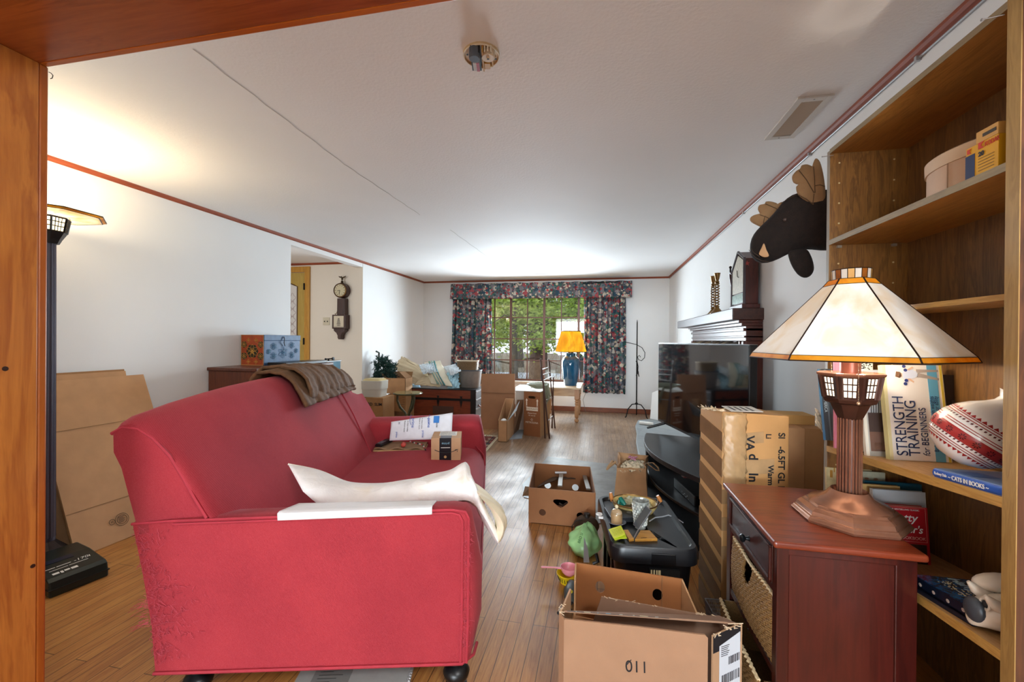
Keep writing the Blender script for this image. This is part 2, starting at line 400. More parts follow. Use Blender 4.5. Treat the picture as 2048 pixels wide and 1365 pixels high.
for i in range(12):
    t0 = i/12; t1 = (i+1)/12; xa = x0+.13+gl_w*t0; xb = x0+.13+gl_w*t1
    za = top-.30+.075*sin(pi*t0); zb = top-.30+.075*sin(pi*t1)
    arch.hexa([(xa, ey-.014, za), (xb, ey-.014, zb), (xb, ey-.014, top-.22), (xa, ey-.014, top-.22)], [(xa, ey, za), (xb, ey, zb), (xb, ey, top-.22), (xa, ey, top-.22)])
arch.build('arched_rail', wood('#A88A3E', '#BCA050', 'z', 7, .4), dr)
MB().tube([(x1-.13, ey-.018, .5), (x1-.13, ey-.018, top-.30)]+[(x1-.13-gl_w*t, ey-.018, top-.30+.075*sin(pi*t)) for t in [i/12 for i in range(1, 13)]]+[(x0+.13, ey-.018, .5)], .008, 8).build('glass_bead', flat('#5A3A1A', .5), dr)
MB().box((x0+.13, ey-.008, .5), (x1-.13, ey-.004, top-.22)).build('glass', flat('#DAD8D6', .35), dr)
et = MB(); X = x1-.22
for c in range(2):
    for k in range(9):
        zc = 1.0+k*.115; pts = [(X-c*.30+.045*cos(a)*(1+.25*cos(4*a)), ey-.011, zc+.055*sin(a)*(1+.25*cos(4*a))) for a in [2*pi*i/24 for i in range(24)]]
        et.tube(pts, .0022, 5, True)
et.build('etched_scroll', flat('#A88C8C', .6), dr)
hg = MB()
for py in (574, 683): p = hz(612, py); hg.box((x1-.012, ey-.04, p.z-.05), (x1+.012, ey-.028, p.z+.05))
hg.build('hinge', M_IRON, dr)
# switch plate
sw = thing('light_switch', 'cream double switch plate on the hall wall beside the clock', 'light switch', hz(653, 643))
p = hz(653, 643); MB().box((p.x-.055, ey-.008, p.z-.058), (p.x+.055, ey, p.z+.058)).build('plate', flat('#CFC6AE', .4), sw, bevel=.003)
for dx in (-.024, .024): MB().box((p.x+dx-.005, ey-.022, p.z-.012), (p.x+dx+.005, ey-.008, p.z+.006)).build('toggle', flat('#3A3430', .4), sw, bevel=.002)
# ---------------- outside: ground, drive, trees
struct(MB().box((-30, 8.2, -.62), (30, 60, -.6)).build('ground_outside', flat('#7A6E5A', .95, 0, .35, 3)), 'leaf-strewn ground outside the window')
struct(MB().box((-30, 17, -.6), (30, 24, -.585)).build('road_outside', flat('#B9BDC4', .8, 0, .1, 2)), 'pale drive beyond the trees')
M_BARK = flat('#5E544A', .95, 0, .3, 12, .6, 20)
def tree(x, y, r, h, lab, leafc, leafc2, crown, n, seed, droop=1.0, z0=-.6):
    rnd = random.Random(seed); t = thing('tree', lab, 'tree', (x, y, z0))
    tb = MB(); lean = rnd.uniform(-.15, .15)
    tb.tube([(x+lean*k/5*1.0, y, z0+h*k/6) for k in range(7)], [r*(1.25 if k == 0 else 1-.1*k) for k in range(7)], 10)
    tb.build('trunk', M_BARK, t, smooth=True)
    br = MB()
    for k in range(16):
        z = z0+h*rnd.uniform(.22, .9); a = rnd.uniform(0, 2*pi); L = rnd.uniform(.8, 1.8)
        br.tube([(x, y, z), (x+L*.5*cos(a), y+L*.5*sin(a), z+.1), (x+L*cos(a), y+L*sin(a), z-.15*droop)], [.03, .02, .008], 5)
    br.build('branch', M_BARK, t)
    m1, nt, b = newmat('leaves'); f = noise(nt, mapping(nt), 3.5, 4)
    nt.links.new(ramp(nt, f, [(.35, leafc), (.65, leafc2)]), b.inputs['Base Color']); b.inputs['Roughness'].default_value = .6
    b.inputs['Subsurface Weight'].default_value = 0
    # thin leaves let light through
    tr = N(nt, 'ShaderNodeBsdfTranslucent'); mx = N(nt, 'ShaderNodeMixShader'); mx.inputs[0].default_value = .5
    nt.links.new(ramp(nt, f, [(.35, leafc), (.65, leafc2)]), tr.inputs[0])
    nt.links.new(b.outputs[0], mx.inputs[1]); nt.links.new(tr.outputs[0], mx.inputs[2]); nt.links.new(mx.outputs[0], nt.nodes['Material Output'].inputs[0])
    lf = MB(); cl = []
    for k in range(60):
        a = rnd.uniform(0, 2*pi); zz = rnd.random(); rad = crown*(1-.5*zz)*rnd.uniform(.3, 1)
        cl.append((x+rad*cos(a), y+rad*sin(a)*.8, z0+h*(.36+.60*zz)-droop*.1))
    for k in range(n):
        c = cl[rnd.randrange(len(cl))]; q = V((c[0]+rnd.gauss(0, .30), c[1]+rnd.gauss(0, .30), c[2]+rnd.gauss(0, .20)))
        a = V((rnd.gauss(0, 1), rnd.gauss(0, 1), rnd.gauss(0, .6))).normalized()*rnd.uniform(.04, .085); bb = a.orthogonal().normalized()*rnd.uniform(.02, .045)
        lf.face(q-a, q+bb, q+a, q-bb)
    lf.build('foliage', m1, t); return t
tree(-2.3, 11.5, .13, 5.5, 'young tree with pale yellow green sprays at the left window panes', '#A8BE50', '#DCE888', 1.5, 9000, 1)
tree(-1.75, 12.6, .22, 6.5, 'thick grey trunk evergreen behind the middle left panes', '#98B44C', '#D0E478', 1.7, 9000, 2)
tree(-.55, 12.0, .15, 5.6, 'slender tree left of the yellow lamp outside', '#A0BC54', '#D8E888', 1.5, 7000, 3)
tree(.35, 11.2, .12, 5.2, 'leafy tree outside behind the yellow lamp shade', '#9CB84E', '#D0E47C', 1.3, 6000, 4)
tree(-3.9, 14.5, .2, 7.0, 'taller tree beyond the left curtain edge', '#6E8C3A', '#A2BE58', 1.9, 6000, 5)
tree(-.9, 27, .3, 9, 'distant dark trunked tree across the pale drive', '#6A7C4C', '#94A66C', 3.4, 12000, 6)
tree(-5.5, 29, .3, 9.5, 'distant broad tree at the left across the pale drive', '#66784A', '#8C9E66', 3.6, 12000, 8)
tree(-3.0, 19.5, .2, 8, 'mid distance tree with dense light green crown between the nearer trunks', '#7E9A44', '#B0C864', 2.4, 12000, 11)
tree(.6, 20.5, .2, 8, 'mid distance tree at the right behind the yellow lamp tree', '#84A04A', '#B8CE6C', 2.4, 10000, 12)
bt = MB(); rnd = random.Random(5)
for k in range(500):
    x = rnd.uniform(-6, 3.5); y = rnd.uniform(12.5, 16.5); hgt = rnd.uniform(.5, 1.7)
    bt.tube([(x, y, -.6), (x+rnd.gauss(0, .12), y, -.6+hgt*.5), (x+rnd.gauss(0, .3), y, -.6+hgt)], [.007, .005, .002], 4)
tag(bt.build('brush', flat('#8A7C68', .9)), 'bare grey brush between the trees outside', 'brush', None, 'stuff')
# ================================================================== SOFA
SO = V((-.454, 1.449, 0)); sx_ = V((.9672, .2541, 0)); sy_ = V((-.2541, .9672, 0))
SM = Matrix((sx_, sy_, V((0, 0, 1)))).transposed().to_4x4(); SM.translation = SO
SMI = SM.inverted()
def sl(px, py, v=0.0):                      # sofa-local point on the plane at distance v along the sofa
    return SMI @ atp(px, py, SO+sy_*v, sy_)
def mk_red():
    m, nt, b = newmat('red_twill'); vec = mapping(nt, (1, 1, 1), (.0, .0, .0))
    n = noise(nt, vec, 3.2, 4, .55)
    c = ramp(nt, n, [(.25, '#92202C'), (.55, '#A42A34'), (.8, '#B03238')])
    wv = N(nt, 'ShaderNodeTexWave', wave_type='BANDS', bands_direction='DIAGONAL'); wv.inputs['Scale'].default_value = 95; wv.inputs['Distortion'].default_value = 1.2; wv.inputs['Detail'].default_value = 2; wv.inputs['Detail Scale'].default_value = 3
    nt.links.new(vec, wv.inputs[0])
    fz = noise(nt, vec, 420, 2)
    c = mixc(nt, .16, c, ramp(nt, wv.outputs['Fac'], [(.2, '#741824'), (.8, '#C04C54')]))
    c = mixc(nt, .14, c, ramp(nt, fz, [(.3, '#7E1C2C'), (.7, '#DC7078')]))
    # old brown soil mark low on the inner back
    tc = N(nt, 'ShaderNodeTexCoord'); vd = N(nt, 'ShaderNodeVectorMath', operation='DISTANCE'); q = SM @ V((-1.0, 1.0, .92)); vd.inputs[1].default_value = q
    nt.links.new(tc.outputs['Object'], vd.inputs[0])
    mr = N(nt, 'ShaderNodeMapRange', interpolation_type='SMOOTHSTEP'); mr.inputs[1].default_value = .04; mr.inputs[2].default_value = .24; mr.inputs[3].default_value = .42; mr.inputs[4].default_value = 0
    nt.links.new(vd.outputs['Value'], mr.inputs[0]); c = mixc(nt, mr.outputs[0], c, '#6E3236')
    nt.links.new(c, b.inputs['Base Color']); b.inputs['Roughness'].default_value = .9
    b.inputs['Sheen Weight'].default_value = .12; b.inputs['Sheen Tint'].default_value = (1, .6, .65, 1); b.inputs['Sheen Roughness'].default_value = .5
    b.inputs['Specular IOR Level'].default_value = .2
    bump(nt, b, wv.outputs['Fac'], .25, .001); return m
M_RED = mk_red(); M_PIPE = flat('#A82C3A', .8, 0, .1, 20)
sofa = thing('sofa', 'worn red camelback sofa with turned black legs and a frayed near arm', 'sofa', SO)
LEN = 1.93
# arm profile in (x, z); x runs forward
ARM = [(-1.077, .14), (-1.09, .30), (-1.12, .48), (-1.155, .655), (-1.02, .664), (-.7, .672), (-.35, .684), (-.06, .690), (-.012, .683), (0, .66), (.0, .45), (0, .28), (-.004, .14)]
def armsec(y, e, up):
    out = []
    for x, z in ARM:
        if x > -.03: out.append((x+e*sin(pi*min(1, (z-.06)/.62)), y, z+(up if z > .6 else 0)))
        elif z > .6: out.append((x, y, z+up))
        else: out.append((x, y, z))
    return out
def arm(y0, sgn):
    mb = MB(SM); mb.loft([armsec(y0+sgn*d, e, u) for d, e, u in ((0, 0, 0), (.004, .012, .002), (.03, .034, .004), (.08, .052, -.006), (.13, .05, -.018), (.165, .03, -.034), (.178, .0, -.06))])
    return mb.build('arm', M_RED, sofa, smooth=True, bevel=0)
arm(0, 1); arm(LEN, -1)
def pipe(pts, r=.005, name='piping', cl=False, par=None): return MB(SM).tube(pts, r, 6, cl).build(name, M_PIPE, par or sofa, smooth=True)
pipe([(x, -.003, z) for x, z in ARM[3:]])
pipe([(x*1.0-.022 if x > -.02 else x, -.002, z-.012 if z > .6 else z) for x, z in ARM[4:]])
pipe([(x, -.004, .138) for x in (-1.08, -.8, -.5, -.2, -.02)]+[(.02, .04, .138), (.03, .1, .138)], .006)
# back: camel crest, cross sections along the sofa
def crest(t): return .985+.095*max(0, sin(pi*min(1, max(0, .04+.92*t))))**.55
def backsec(y, t, grow=0):
    zt = crest(t); k = 0
    P = [(-.74, .40), (-.80, .52), (-.875, .66), (-.93, .76), (-.99, .86), (-1.045, zt-.10), (-1.085, zt-.045), (-1.125, zt-.012), (-1.165, zt), (-1.20, zt-.008), (-1.225, zt-.04), (-1.225, zt-.10), (-1.20, .86), (-1.175, .74), (-1.15, .64), (-1.12, .50), (-1.09, .30), (-1.077, .15), (-.9, .15)]
    c = V((-1.05, .7)); out = []
    for x, z in P:
        q = V((x, z)); 
        if z > .62: q = c+(q-c)*(1-grow*.0)-(q-c).normalized()*grow
        yy = y if z > .62 else min(max(y, .04), LEN-.04)
        out.append((q.x, yy, q.y))
    return out
ys = [(-.004, .0), (.006, .0), (.05, .03), (.12, .06), (.22, .12), (.4, .21), (.6, .32), (.8, .42), (1.0, .52), (1.2, .62), (1.4, .73), (1.6, .83), (1.75, .92), (1.86, .97), (1.92, .99), (LEN+.004, 1)]
gr = [.016, .006, 0, 0]+[0]*12
mb = MB(SM)
secs = []
for (y, t), g in zip(ys, gr):
    s_ = backsec(y, t, g)
    if y > 1.5:        # the far end of the back wraps forward towards the arm
        w = (y-1.5)/(LEN-1.5); s_ = [(x+(.035*w*w if z > .45 and x > -1.1 else 0), yy, z-(.075*w**3 if z > .9 else 0)) for x, yy, z in s_]
    secs.append(s_)
mb.loft(secs); mb.build('back', M_RED, sofa, smooth=True)
pc = [(-.905, .668), (-.945, .735), (-.985, .81), (-1.03, .885), (-1.085, .945), (-1.135, .978), (-1.185, .984), (-1.222, .962)]
pipe([(x-.003, .0, z+.004) for x, z in pc], .0065)
pp = [(-.80, .47), (-.87, .62), (-.925, .74), (-.985, .85), (-1.04, .945), (-1.08, 1.01), (-1.125, 1.04), (-1.17, 1.05), (-1.2, 1.04)]
pipe([(x+.014+.01*(1-i/9), 1.56+.02*sin(i*.4), z+.006) for i, (x, z) in enumerate(pp)], .006)
# base, apron and seat
b = MB(SM); b.box((-1.08, .17, .14), (-.03, LEN-.17, .33)); b.build('base', M_RED, sofa, bevel=.012)
def seatf(u, v):
    x = -.86+u*.90; y = .18+v*(LEN-.36); e = min(1, min(v, 1-v)*14)
    z = .475+.018*sin(pi*u)*1.0-.02*(1-e)
    if u > .86: q = (u-.86)/.14; x = -.086+.126*sin(q*pi/2); z = z-.155*(1-cos(q*pi/2))
    return (x, y, z)
st = MB(SM); st.grid(seatf, 28, 30)
st.loft([[(-.86, y, .33), (.035, y, .33), (.035, y, .335), (-.86, y, .335)] for y in (.18, LEN-.18)])
st.build('seat_cushion', M_RED, sofa, smooth=True)
pipe([(-.03, .19, .478), (.03, .22, .42), (.042, .24, .34), (.042, .9, .34), (.042, LEN-.24, .34), (.03, LEN-.22, .42), (-.03, LEN-.19, .478)], .005)
lp = [(.0, 0), (.034, 0), (.040, .012), (.022, .022), (.045, .040), (.050, .058), (.040, .076), (.022, .086), (.024, .092), (.048, .108), (.055, .128), (.05, .15), (0, .15)]
for x, y in ((-.045, .07), (-.98, .07), (-.045, LEN-.07), (-.98, LEN-.07)):
    MB(SM).lathe((x, y, 0), lp, 20).build('leg', M_BLACK, sofa, smooth=True)
# frayed threads where the cat has been at the corners
rnd = random.Random(11); th = MB(SM)
for k in range(620):
    if k < 480:
        z = .18+.46*rnd.random()**1.0; edge = -1.078-.02*(z-.14)/.2 if z < .5 else -1.12-.035*(z-.48)/.17
        x = edge+.001+abs(rnd.gauss(0, .06))*(1.2 if .25 < z < .45 else .7); x = min(x, -.86)
    else:
        z = .2+.45*rnd.random(); x = rnd.uniform(-.02, .01)
    L = rnd.uniform(.004, .02)*(1.7 if .28 < z < .44 and k < 300 else 1); a = rnd.uniform(-pi, pi); p0 = V((x, -.001, z))
    p1 = p0+V((cos(a)*L*.5, -rnd.uniform(.002, .008), sin(a)*L*.5-.002)); p2 = p0+V((cos(a)*L, -rnd.uniform(0, .006), sin(a)*L-.006))
    th.tube([p0, p1, p2], .0007, 3)
for k in range(26):
    z = rnd.uniform(.30, .40); x = -1.10; L = rnd.uniform(.02, .07); a = rnd.uniform(2.6, 3.6)
    th.tube([(x, 0, z), (x+cos(a)*L*.5, -.006, z+sin(a)*L*.5), (x+cos(a)*L, -.002, z+sin(a)*L-.012)], .0008, 3)
tf = th.build('frayed_thread', flat('#B84654', .9), sofa); tf['kind'] = 'stuff'
# ------------------------------------------------------------------ white arm cover
def coverf(u, v):
    x = -.665+.535*u; z = .684+.014*u
    if v < .3: q = v/.3; return (x, -.006-.002*q, z-.022+.026*q)
    q = (v-.3)/.7; y = -.008+q*.165*(1-.15*u); return (x, y, z+.008-.034*q)
cv = MB(SM).grid(coverf, 30, 14).build('arm_cover', flat('#F2F2F4', .75, 0, .02, 30), None, smooth=True, solid=.003)
tag(cv, 'smooth white arm cover strip lying along the near sofa arm', 'arm cover')
# ------------------------------------------------------------------ white pillow
def mk_pil():
    m, nt, b = newmat('white_cotton'); f = noise(nt, mapping(nt), 9, 4)
    nt.links.new(ramp(nt, f, [(.3, '#E4DEDC'), (.6, '#F1ECE8'), (.8, '#EADFCC')]), b.inputs['Base Color']); b.inputs['Roughness'].default_value = .8
    bump(nt, b, noise(nt, mapping(nt, (1, 1, 1)), 14, 5, .6, 1.5), .5, .012); return m
M_PIL = mk_pil()
pl = thing('pillow', 'long white cotton pillow slumped over the near arm of the red sofa', 'pillow', SM @ V((-.4, .3, .5)))
def path(P, t):
    t = max(0, min(.9999, t))*(len(P)-1); i = int(t); q = t-i
    p0 = P[max(0, i-1)]; p1 = P[i]; p2 = P[i+1]; p3 = P[min(len(P)-1, i+2)]
    return .5*((2*p1)+(-p0+p2)*q+(2*p0-5*p1+4*p2-p3)*q*q+(-p0+3*p1-3*p2+p3)*q**3)
PT = [sl(576, 929, .40), sl(638, 942, .42), sl(704, 968, .42), sl(768, 972, .40), sl(848, 956, .38), sl(900, 944, .35), sl(934, 930, .32), sl(946, 975, .26), sl(990, 1068, .20)]
PB = [sl(606, 984, .24), sl(652, 1018, .20), sl(715, 1026, .19), sl(780, 1022, .19), sl(840, 1014, .19), sl(890, 1008, .18), sl(936, 1002, .15), sl(965, 1030, .10), sl(999, 1092, .14)]
def pil(side):
    def f(s, t):
        a = path(PB, s); b = path(PT, s); q = a.lerp(b, t); e = (max(0, sin(pi*s))**.45)*(max(0, sin(pi*t))**.55)
        wr = .006*sin(13*s+4*t)+.004*sin(31*s-9*t)+(.010*sin(46*s) if s > .72 else 0)
        th = .075 if side > 0 else .085
        n = V((0, -.62, .78)) if s < .8 else V((.45*(s-.8)*5, -.62, .6)).normalized()
        dent = -.03*math.exp(-((s-.38-.12*t)/.035)**2)*t if side > 0 else 0
        return q+n*(side*(th*e)+wr*e+dent*e)
    return f
b_ = MB(SM); b_.grid(pil(1), 64, 22); b_.grid(pil(-1), 64, 22); b_.build('pillow_body', M_PIL, pl, smooth=True, sharp=100)
def end(side):
    def f(s, t):
        A = V((.008, .26, .70)).lerp(V((.110, .18, .525)), s); B = V((.040, .05, .715)).lerp(V((.108, .13, .50)), s); q = A.lerp(B, t); q.x += .045*sin(pi*s)
        return q+V((side*.022*sin(pi*s)**.5*sin(pi*t)**.5+.004*sin(17*t+5*s), 0, 0))
    return f
b_ = MB(SM); b_.grid(end(1), 20, 14); b_.grid(end(-1), 20, 14); b_.build('pillow_end', flat('#EFE2C4', .8, 0, .05, 18, .3, 25), pl, smooth=True, sharp=100, label='cream end of the pillow hanging outside the arm')
sm_ = MB(SM).tube([path(PT, i/40) for i in range(41)], .004, 6); sm_.build('seam', flat('#E6DDD0', .8), pl, smooth=True)
# ------------------------------------------------------------------ brown throw on the crest
def throwf(off, y0, y1, xf, zf, xb):
    def f(u, v):
        y = y0+(y1-y0)*u; t = min(1, y/LEN); zt = crest(t); w = max(0, (y-1.5)/(LEN-1.5)); zt -= .075*w**3
        P = [(xf, zf), (-1.045+.01, zt-.09), (-1.085, zt-.03), (-1.125, zt+.004), (-1.165, zt+.016), (-1.21, zt+.006), (-1.245, zt-.04), (xb, zt-.22)]
        s = v*7; i = min(6, int(s)); q = s-i; a = V(P[i]); b = V(P[i+1]); c = a.lerp(b, q)
        rip = .006*sin(26*u+3*v)+.004*sin(57*u+9*v)
        return (c.x+(.018+off+rip)*(1 if v < .45 else (-1 if v > .7 else 0)), y+.012*sin(6*v), c.y+(off+.012+abs(rip))*(1 if .2 < v < .85 else .4))
    return f
thr = thing('throw_blanket', 'brown plush throw blanket folded over the crest of the red sofa', 'blanket', SM @ V((-1.15, 1.3, 1.05)))
M_THR = flat('#6A4A2E', .85, 0, .25, 30, .7, 90)
MB(SM).grid(throwf(.0, .92, 1.80, -.985, .905, -1.25), 60, 28).build('lower_fold', M_THR, thr, smooth=True, solid=.016)
MB(SM).grid(throwf(.022, 1.02, 1.83, -1.03, .925, -1.26), 60, 24).build('upper_fold', M_THR, thr, smooth=True, solid=.016)
# ------------------------------------------------------------------ parcels on the sofa
zs = .478
def ss(px, py, z=zs): q = SMI @ at(px, py, 'z', z); return q
a = ss(862, 922, .486); bq = ss(921, 922, .486)
AB = thing('parcel_box', 'small tan parcel box with black tape and a white label on the sofa seat', 'box', SM @ V((a.x+.05, a.y, zs)))
w = (bq-a).length; hgt = .15; M0 = SM @ Matrix.Translation((a.x, a.y, .486)) @ Matrix.Rotation(radians(2), 4, 'Z')
bx = MB(M0).box((0, 0, 0), (w, .21, hgt)).build('carton', M_CARDL, AB, bevel=.002)
patches(M0 @ fr((0, 0, 0), (1, 0, 0), (0, 0, 1)), [(w*.28, 0, w*.68, hgt)], 'tape', flat('#16191E', .3), AB, .0012)
patches(M0 @ fr((0, 0, hgt), (1, 0, 0), (0, 1, 0)), [(w*.30, 0, w*.68, .075)], 'tape', flat('#16191E', .3), AB, .0012)
patches(M0 @ fr((0, 0, hgt), (1, 0, 0), (0, 1, 0)), [(w*.24, .075, w*.84, .195)], 'shipping_label', M_PAPER, AB, .0016)
hwr = MB(M0); rnd = random.Random(44)
for i in range(4):
    x = w*.28
    while x < w*.78:
        L_ = rnd.uniform(.003, .009); hwr.box((x, .172-.026*i, hgt+.0016), (x+L_, .172-.026*i+.006, hgt+.0022)); x += L_+rnd.uniform(.002, .004)
hwr.build('handwriting', flat('#55554E', .7), AB)
MF = M0 @ fr((0, -.0014, 0), (1, 0, 0), (0, 0, 1))
words('prime', .022, MF @ Matrix.Translation((w*.62, hgt*.80, 0)) @ Matrix.Rotation(pi, 4, 'Z'), flat('#8FC6DC', .5), bx)
MB(MF).box((w*.33, hgt*.56, 0), (w*.64, hgt*.59, .0006)).build('printed_line', M_PAPER, AB)
ar = MB(MF)
ar.tube([(w*(.12+.76*t), hgt*(.48-.14*sin(pi*t)), .0) for t in [i/14 for i in range(15)]], .0022, 5)
ar.tube([(w*.80, hgt*.47, 0), (w*.91, hgt*.50, 0), (w*.88, hgt*.38, 0)], .0022, 5)
ar.build('arrow_logo', M_INK, bx)
ic = MB(MF).lathe((w*.48, hgt*.16, 0), [(.010, -.0003), (.010, .0006)], 6, 'z'); ic.build('box_icon', flat('#C8A06A', .5), bx)
# padded mailer
A_ = SM @ V((-.62, 1.60, .485)); mx = (SM @ V((-.14, 1.62, .485)))-A_
ML = fr(atp(779, 882, SO+sy_*1.53, sy_), sx_, V((0, 0, 1))*.90+sy_*.40)
Lw = .44; Lh = .135
def mailf(u, v): 
    x = u*Lw; y = v*(Lh+.055*u)+.012*u; return (x, y-.0*u, .010*sin(pi*u)*sin(pi*v)+.002*sin(20*u+7*v))
mm = thing('padded_mailer', 'white padded mailer with blue and black printing against the far sofa arm', 'mailer', ML.translation)
p1 = MB(ML).grid(mailf, 24, 10).build('envelope', flat('#E4E6EE', .55, 0, .04, 30), mm, smooth=True, solid=.006)
M_BLU = flat('#2C5BB8', .5)
for k, (u, v, t_, c, s_) in enumerate([(.10, .06, 'prime', M_BLU, .018), (.34, .185, 'prime', M_BLU, .030), (.52, .07, 'prime', M_BLU, .022), (.60, .225, 'prime', M_BLU, .030), (.22, .14, 'Reuse or recycle', M_INK, .012), (.27, .14, 'as empty bubble', M_INK, .012), (.46, .19, 'Reuse or recycle', M_INK, .012), (.50, .19, 'as empty bubble', M_INK, .012), (.74, .14, 'Reuse', M_INK, .02), (.12, .13, 'H', M_NAVY, .02)]):
    words(t_, s_, ML @ Matrix.Translation((u*Lw, min(v, .16), .0145)) @ Matrix.Rotation(-pi/2, 4, 'Z'), c, mm)
patches(ML, [(.305, .125, .345, .175)], 'blue_seal', flat('#2E7AC8', .4), mm, .016)
for uu in (.30, .60):
    MB(ML).tube([(uu*Lw+.012+.010*sin(pi*t)*-1, .185-.075*t, .014) for t in [i/8 for i in range(9)]], .0014, 4).build('smile_mark', M_BLU, mm)
# folded paper bags with the remote and red lighter on top
kb = thing('folded_paper', 'stack of folded brown paper bags on the sofa seat beside the remote', 'paper', SM @ V((-.62, 1.2, zs)))
q0 = ss(746, 905, .48); q1 = ss(848, 906, .48)
MK = SM @ Matrix.Translation((q0.x, q0.y, .482)); wk = q1.x-q0.x
MB(MK).box((0, 0, 0), (wk, .30, .012)).build('lower_bag', flat('#C2A070', .8, 0, .1, 20), kb, bevel=.003)
def wav(u, v): return (u*wk*.98+.004, v*.29+.004, .018+.007*sin(17*u+2*v)*(1-v)+.016*v)
MB(MK).grid(wav, 40, 10).build('upper_bag', flat('#9A7B5C', .85, 0, .1, 20, .3, 40), kb, smooth=True, solid=.007)
rc = ss(766, 888, .52); MR = SM @ Matrix.Translation((rc.x+.005, rc.y+.02, .514)) @ Matrix.Rotation(radians(-14), 4, 'Z')
rm = thing('remote_control', 'black remote control lying on the folded brown paper', 'remote control', MR.translation)
MB(MR).loft([[(x*s_, y, z) for x, z in ((-.026, 0), (.026, 0), (.028, .012), (.02, .022), (-.02, .022), (-.028, .012))] for y, s_ in ((-.095, .8), (-.085, 1), (0, .92), (.085, 1), (.095, .8))]).build('case', M_BLACK, rm, bevel=.002)
MB(MR).lathe((0, .035, .022), [(.017, 0), (.017, .003), (.0, .003)], 16).build('button_ring', flat('#3A3C40', .3), rm)
bt_ = MB(MR)
for i in range(3):
    for k in range(5): bt_.box((-.016+i*.012, -.075+k*.016, .021), (-.008+i*.012, -.067+k*.016, .024))
bt_.build('button', flat('#7A7C82', .4), rm)
lc = ss(806, 893, .52); MLg = SM @ Matrix.Translation((lc.x, lc.y+.02, .528)) @ Matrix.Rotation(radians(8), 4, 'Z')
lg = thing('plastic_case', 'small coral red plastic case on the folded brown paper', 'plastic case', MLg.translation)
MB(MLg).loft([[(x*s_, y, z*s_) for x, z in ngon(0, 0, .019, 14, 0, .015)] for y, s_ in ((-.035, .3), (-.03, .8), (-.015, 1), (.015, 1), (.03, .8), (.035, .3))]).build('case', flat('#D8584A', .35), lg, smooth=True)
pc_ = [ss(824, 885, .53), ss(835, 886, .53), ss(846, 892, .53), ss(858, 903, .53)]
pencil = MB(SM); 
pth = [V((lc.x+.035, lc.y+.08, .535)), V((lc.x+.08, lc.y+.05, .53)), V((lc.x+.14, lc.y+.02, .525)), V((lc.x+.17, lc.y-.04, .50))]
for i in range(12):
    t0 = i/12*3; i0 = min(2, int(t0)); a_ = pth[i0].lerp(pth[i0+1], t0-i0); t1 = (i+.96)/12*3; i1 = min(2, int(t1)); b_ = pth[i1].lerp(pth[i1+1], t1-i1)
    pencil.tube([a_, b_], .0045, 6)
pn = pencil.build('cord', None, None, smooth=True)
pn.data.materials.append(flat('#D8D4CC', .5)); pn.data.materials.append(flat('#B43A34', .5)); pn.data.materials.append(M_INK)
for i, p in enumerate(pn.data.polygons): p.material_index = (i//8) % 3
tag(pn, 'red, white and black striped cord curling over the folded paper to the parcel', 'cord')
# book under the sofa
q = at(790, 1352, 'z', .02); bk = thing('spiral_book', 'grey printed spiral-bound book open on the floor under the sofa', 'book', q)
MBk = Matrix.Translation((0, 0, 0)) @ fr((q.x-.37, q.y-.05, 0), sx_, sy_)
MB(MBk).box((-.0, -.12, 0), (.43, .2, .012)).build('page_block', M_PAPER, bk)
patches(MBk @ Matrix.Translation((0, 0, .012)), [(0, -.12, .43, .2)], 'cover', flat('#B4B6B2', .45, 0, .05, 30), bk)
patches(MBk @ Matrix.Translation((0, 0, .0128)), [(.06, -.12, .20, .2)], 'cover_panel', flat('#8E908C', .45), bk)
patches(MBk @ Matrix.Translation((0, 0, .0134)), [(.34, .035, .39, .09)], 'title_block', M_INK, bk)
words('atlas', .03, MBk @ Matrix.Translation((.345, .06, .0145)), M_PAPER, bk)
ln = MB(MBk)
for k in range(16): ln.box((.08, .165-.016*k, .0134), (.17-.02*(k % 3), .168-.016*k, .0138))
for k in range(5): ln.box((.22, .175-.012*k, .0128), (.38, .179-.012*k, .0134))
ln.build('print_lines', flat('#4A4C4A', .6), bk)
MB(MBk).lathe((.29, .075, .013), [(.022, 0), (.022, .001), (0, .001)], 20).build('emblem', M_INK, bk)
co_ = MB(MBk)
for k in range(24): co_.tube([(.425+.008*cos(a), -.11+.013*k, .010+.008*sin(a)) for a in [2*pi*i/8 for i in range(8)]], .0013, 4, True)
co_.build('wire_binding', flat('#C8CACE', .25, .8), bk)
# ================================================================== LEFT SIDE
# floor torchiere
LX, LY = -3.10, 1.80
lp_ = at(96, 500, 'y', LY); LX = lp_.x
fl = thing('floor_lamp', 'tall dark torchiere floor lamp with a lit stained glass bowl', 'floor lamp', (LX, LY, 0))
c = (LX, LY, 0); zl = lambda py: at(100, py, 'y', LY).z
zb = zl(480); zc0 = zl(476); zc1 = zl(434); zr = zl(400)
MB().lathe(c, [(.165, 0), (.165, .02), (.14, .03), (.14, .045), (.105, .06), (.08, .09), (.035, .14), (.03, .16), (0, .16)], 8, ph=pi/8).build('base', flat('#3A2E2A', .35, .7, .3, 20), fl, bevel=.003)
MB().lathe(c, [(.0, .14), (.036, .14), (.030, zb), (0, zb)], 28).build('pole', flat('#4A4652', .4, .4), fl, smooth=True)
rb = MB()
for k in range(16):
    a = 2*pi*k/16; rb.tube([(LX+.034*cos(a), LY+.034*sin(a), .16), (LX+.029*cos(a), LY+.029*sin(a), zb)], .004, 5)
rb.build('flute', flat('#5A5662', .4, .4), fl)
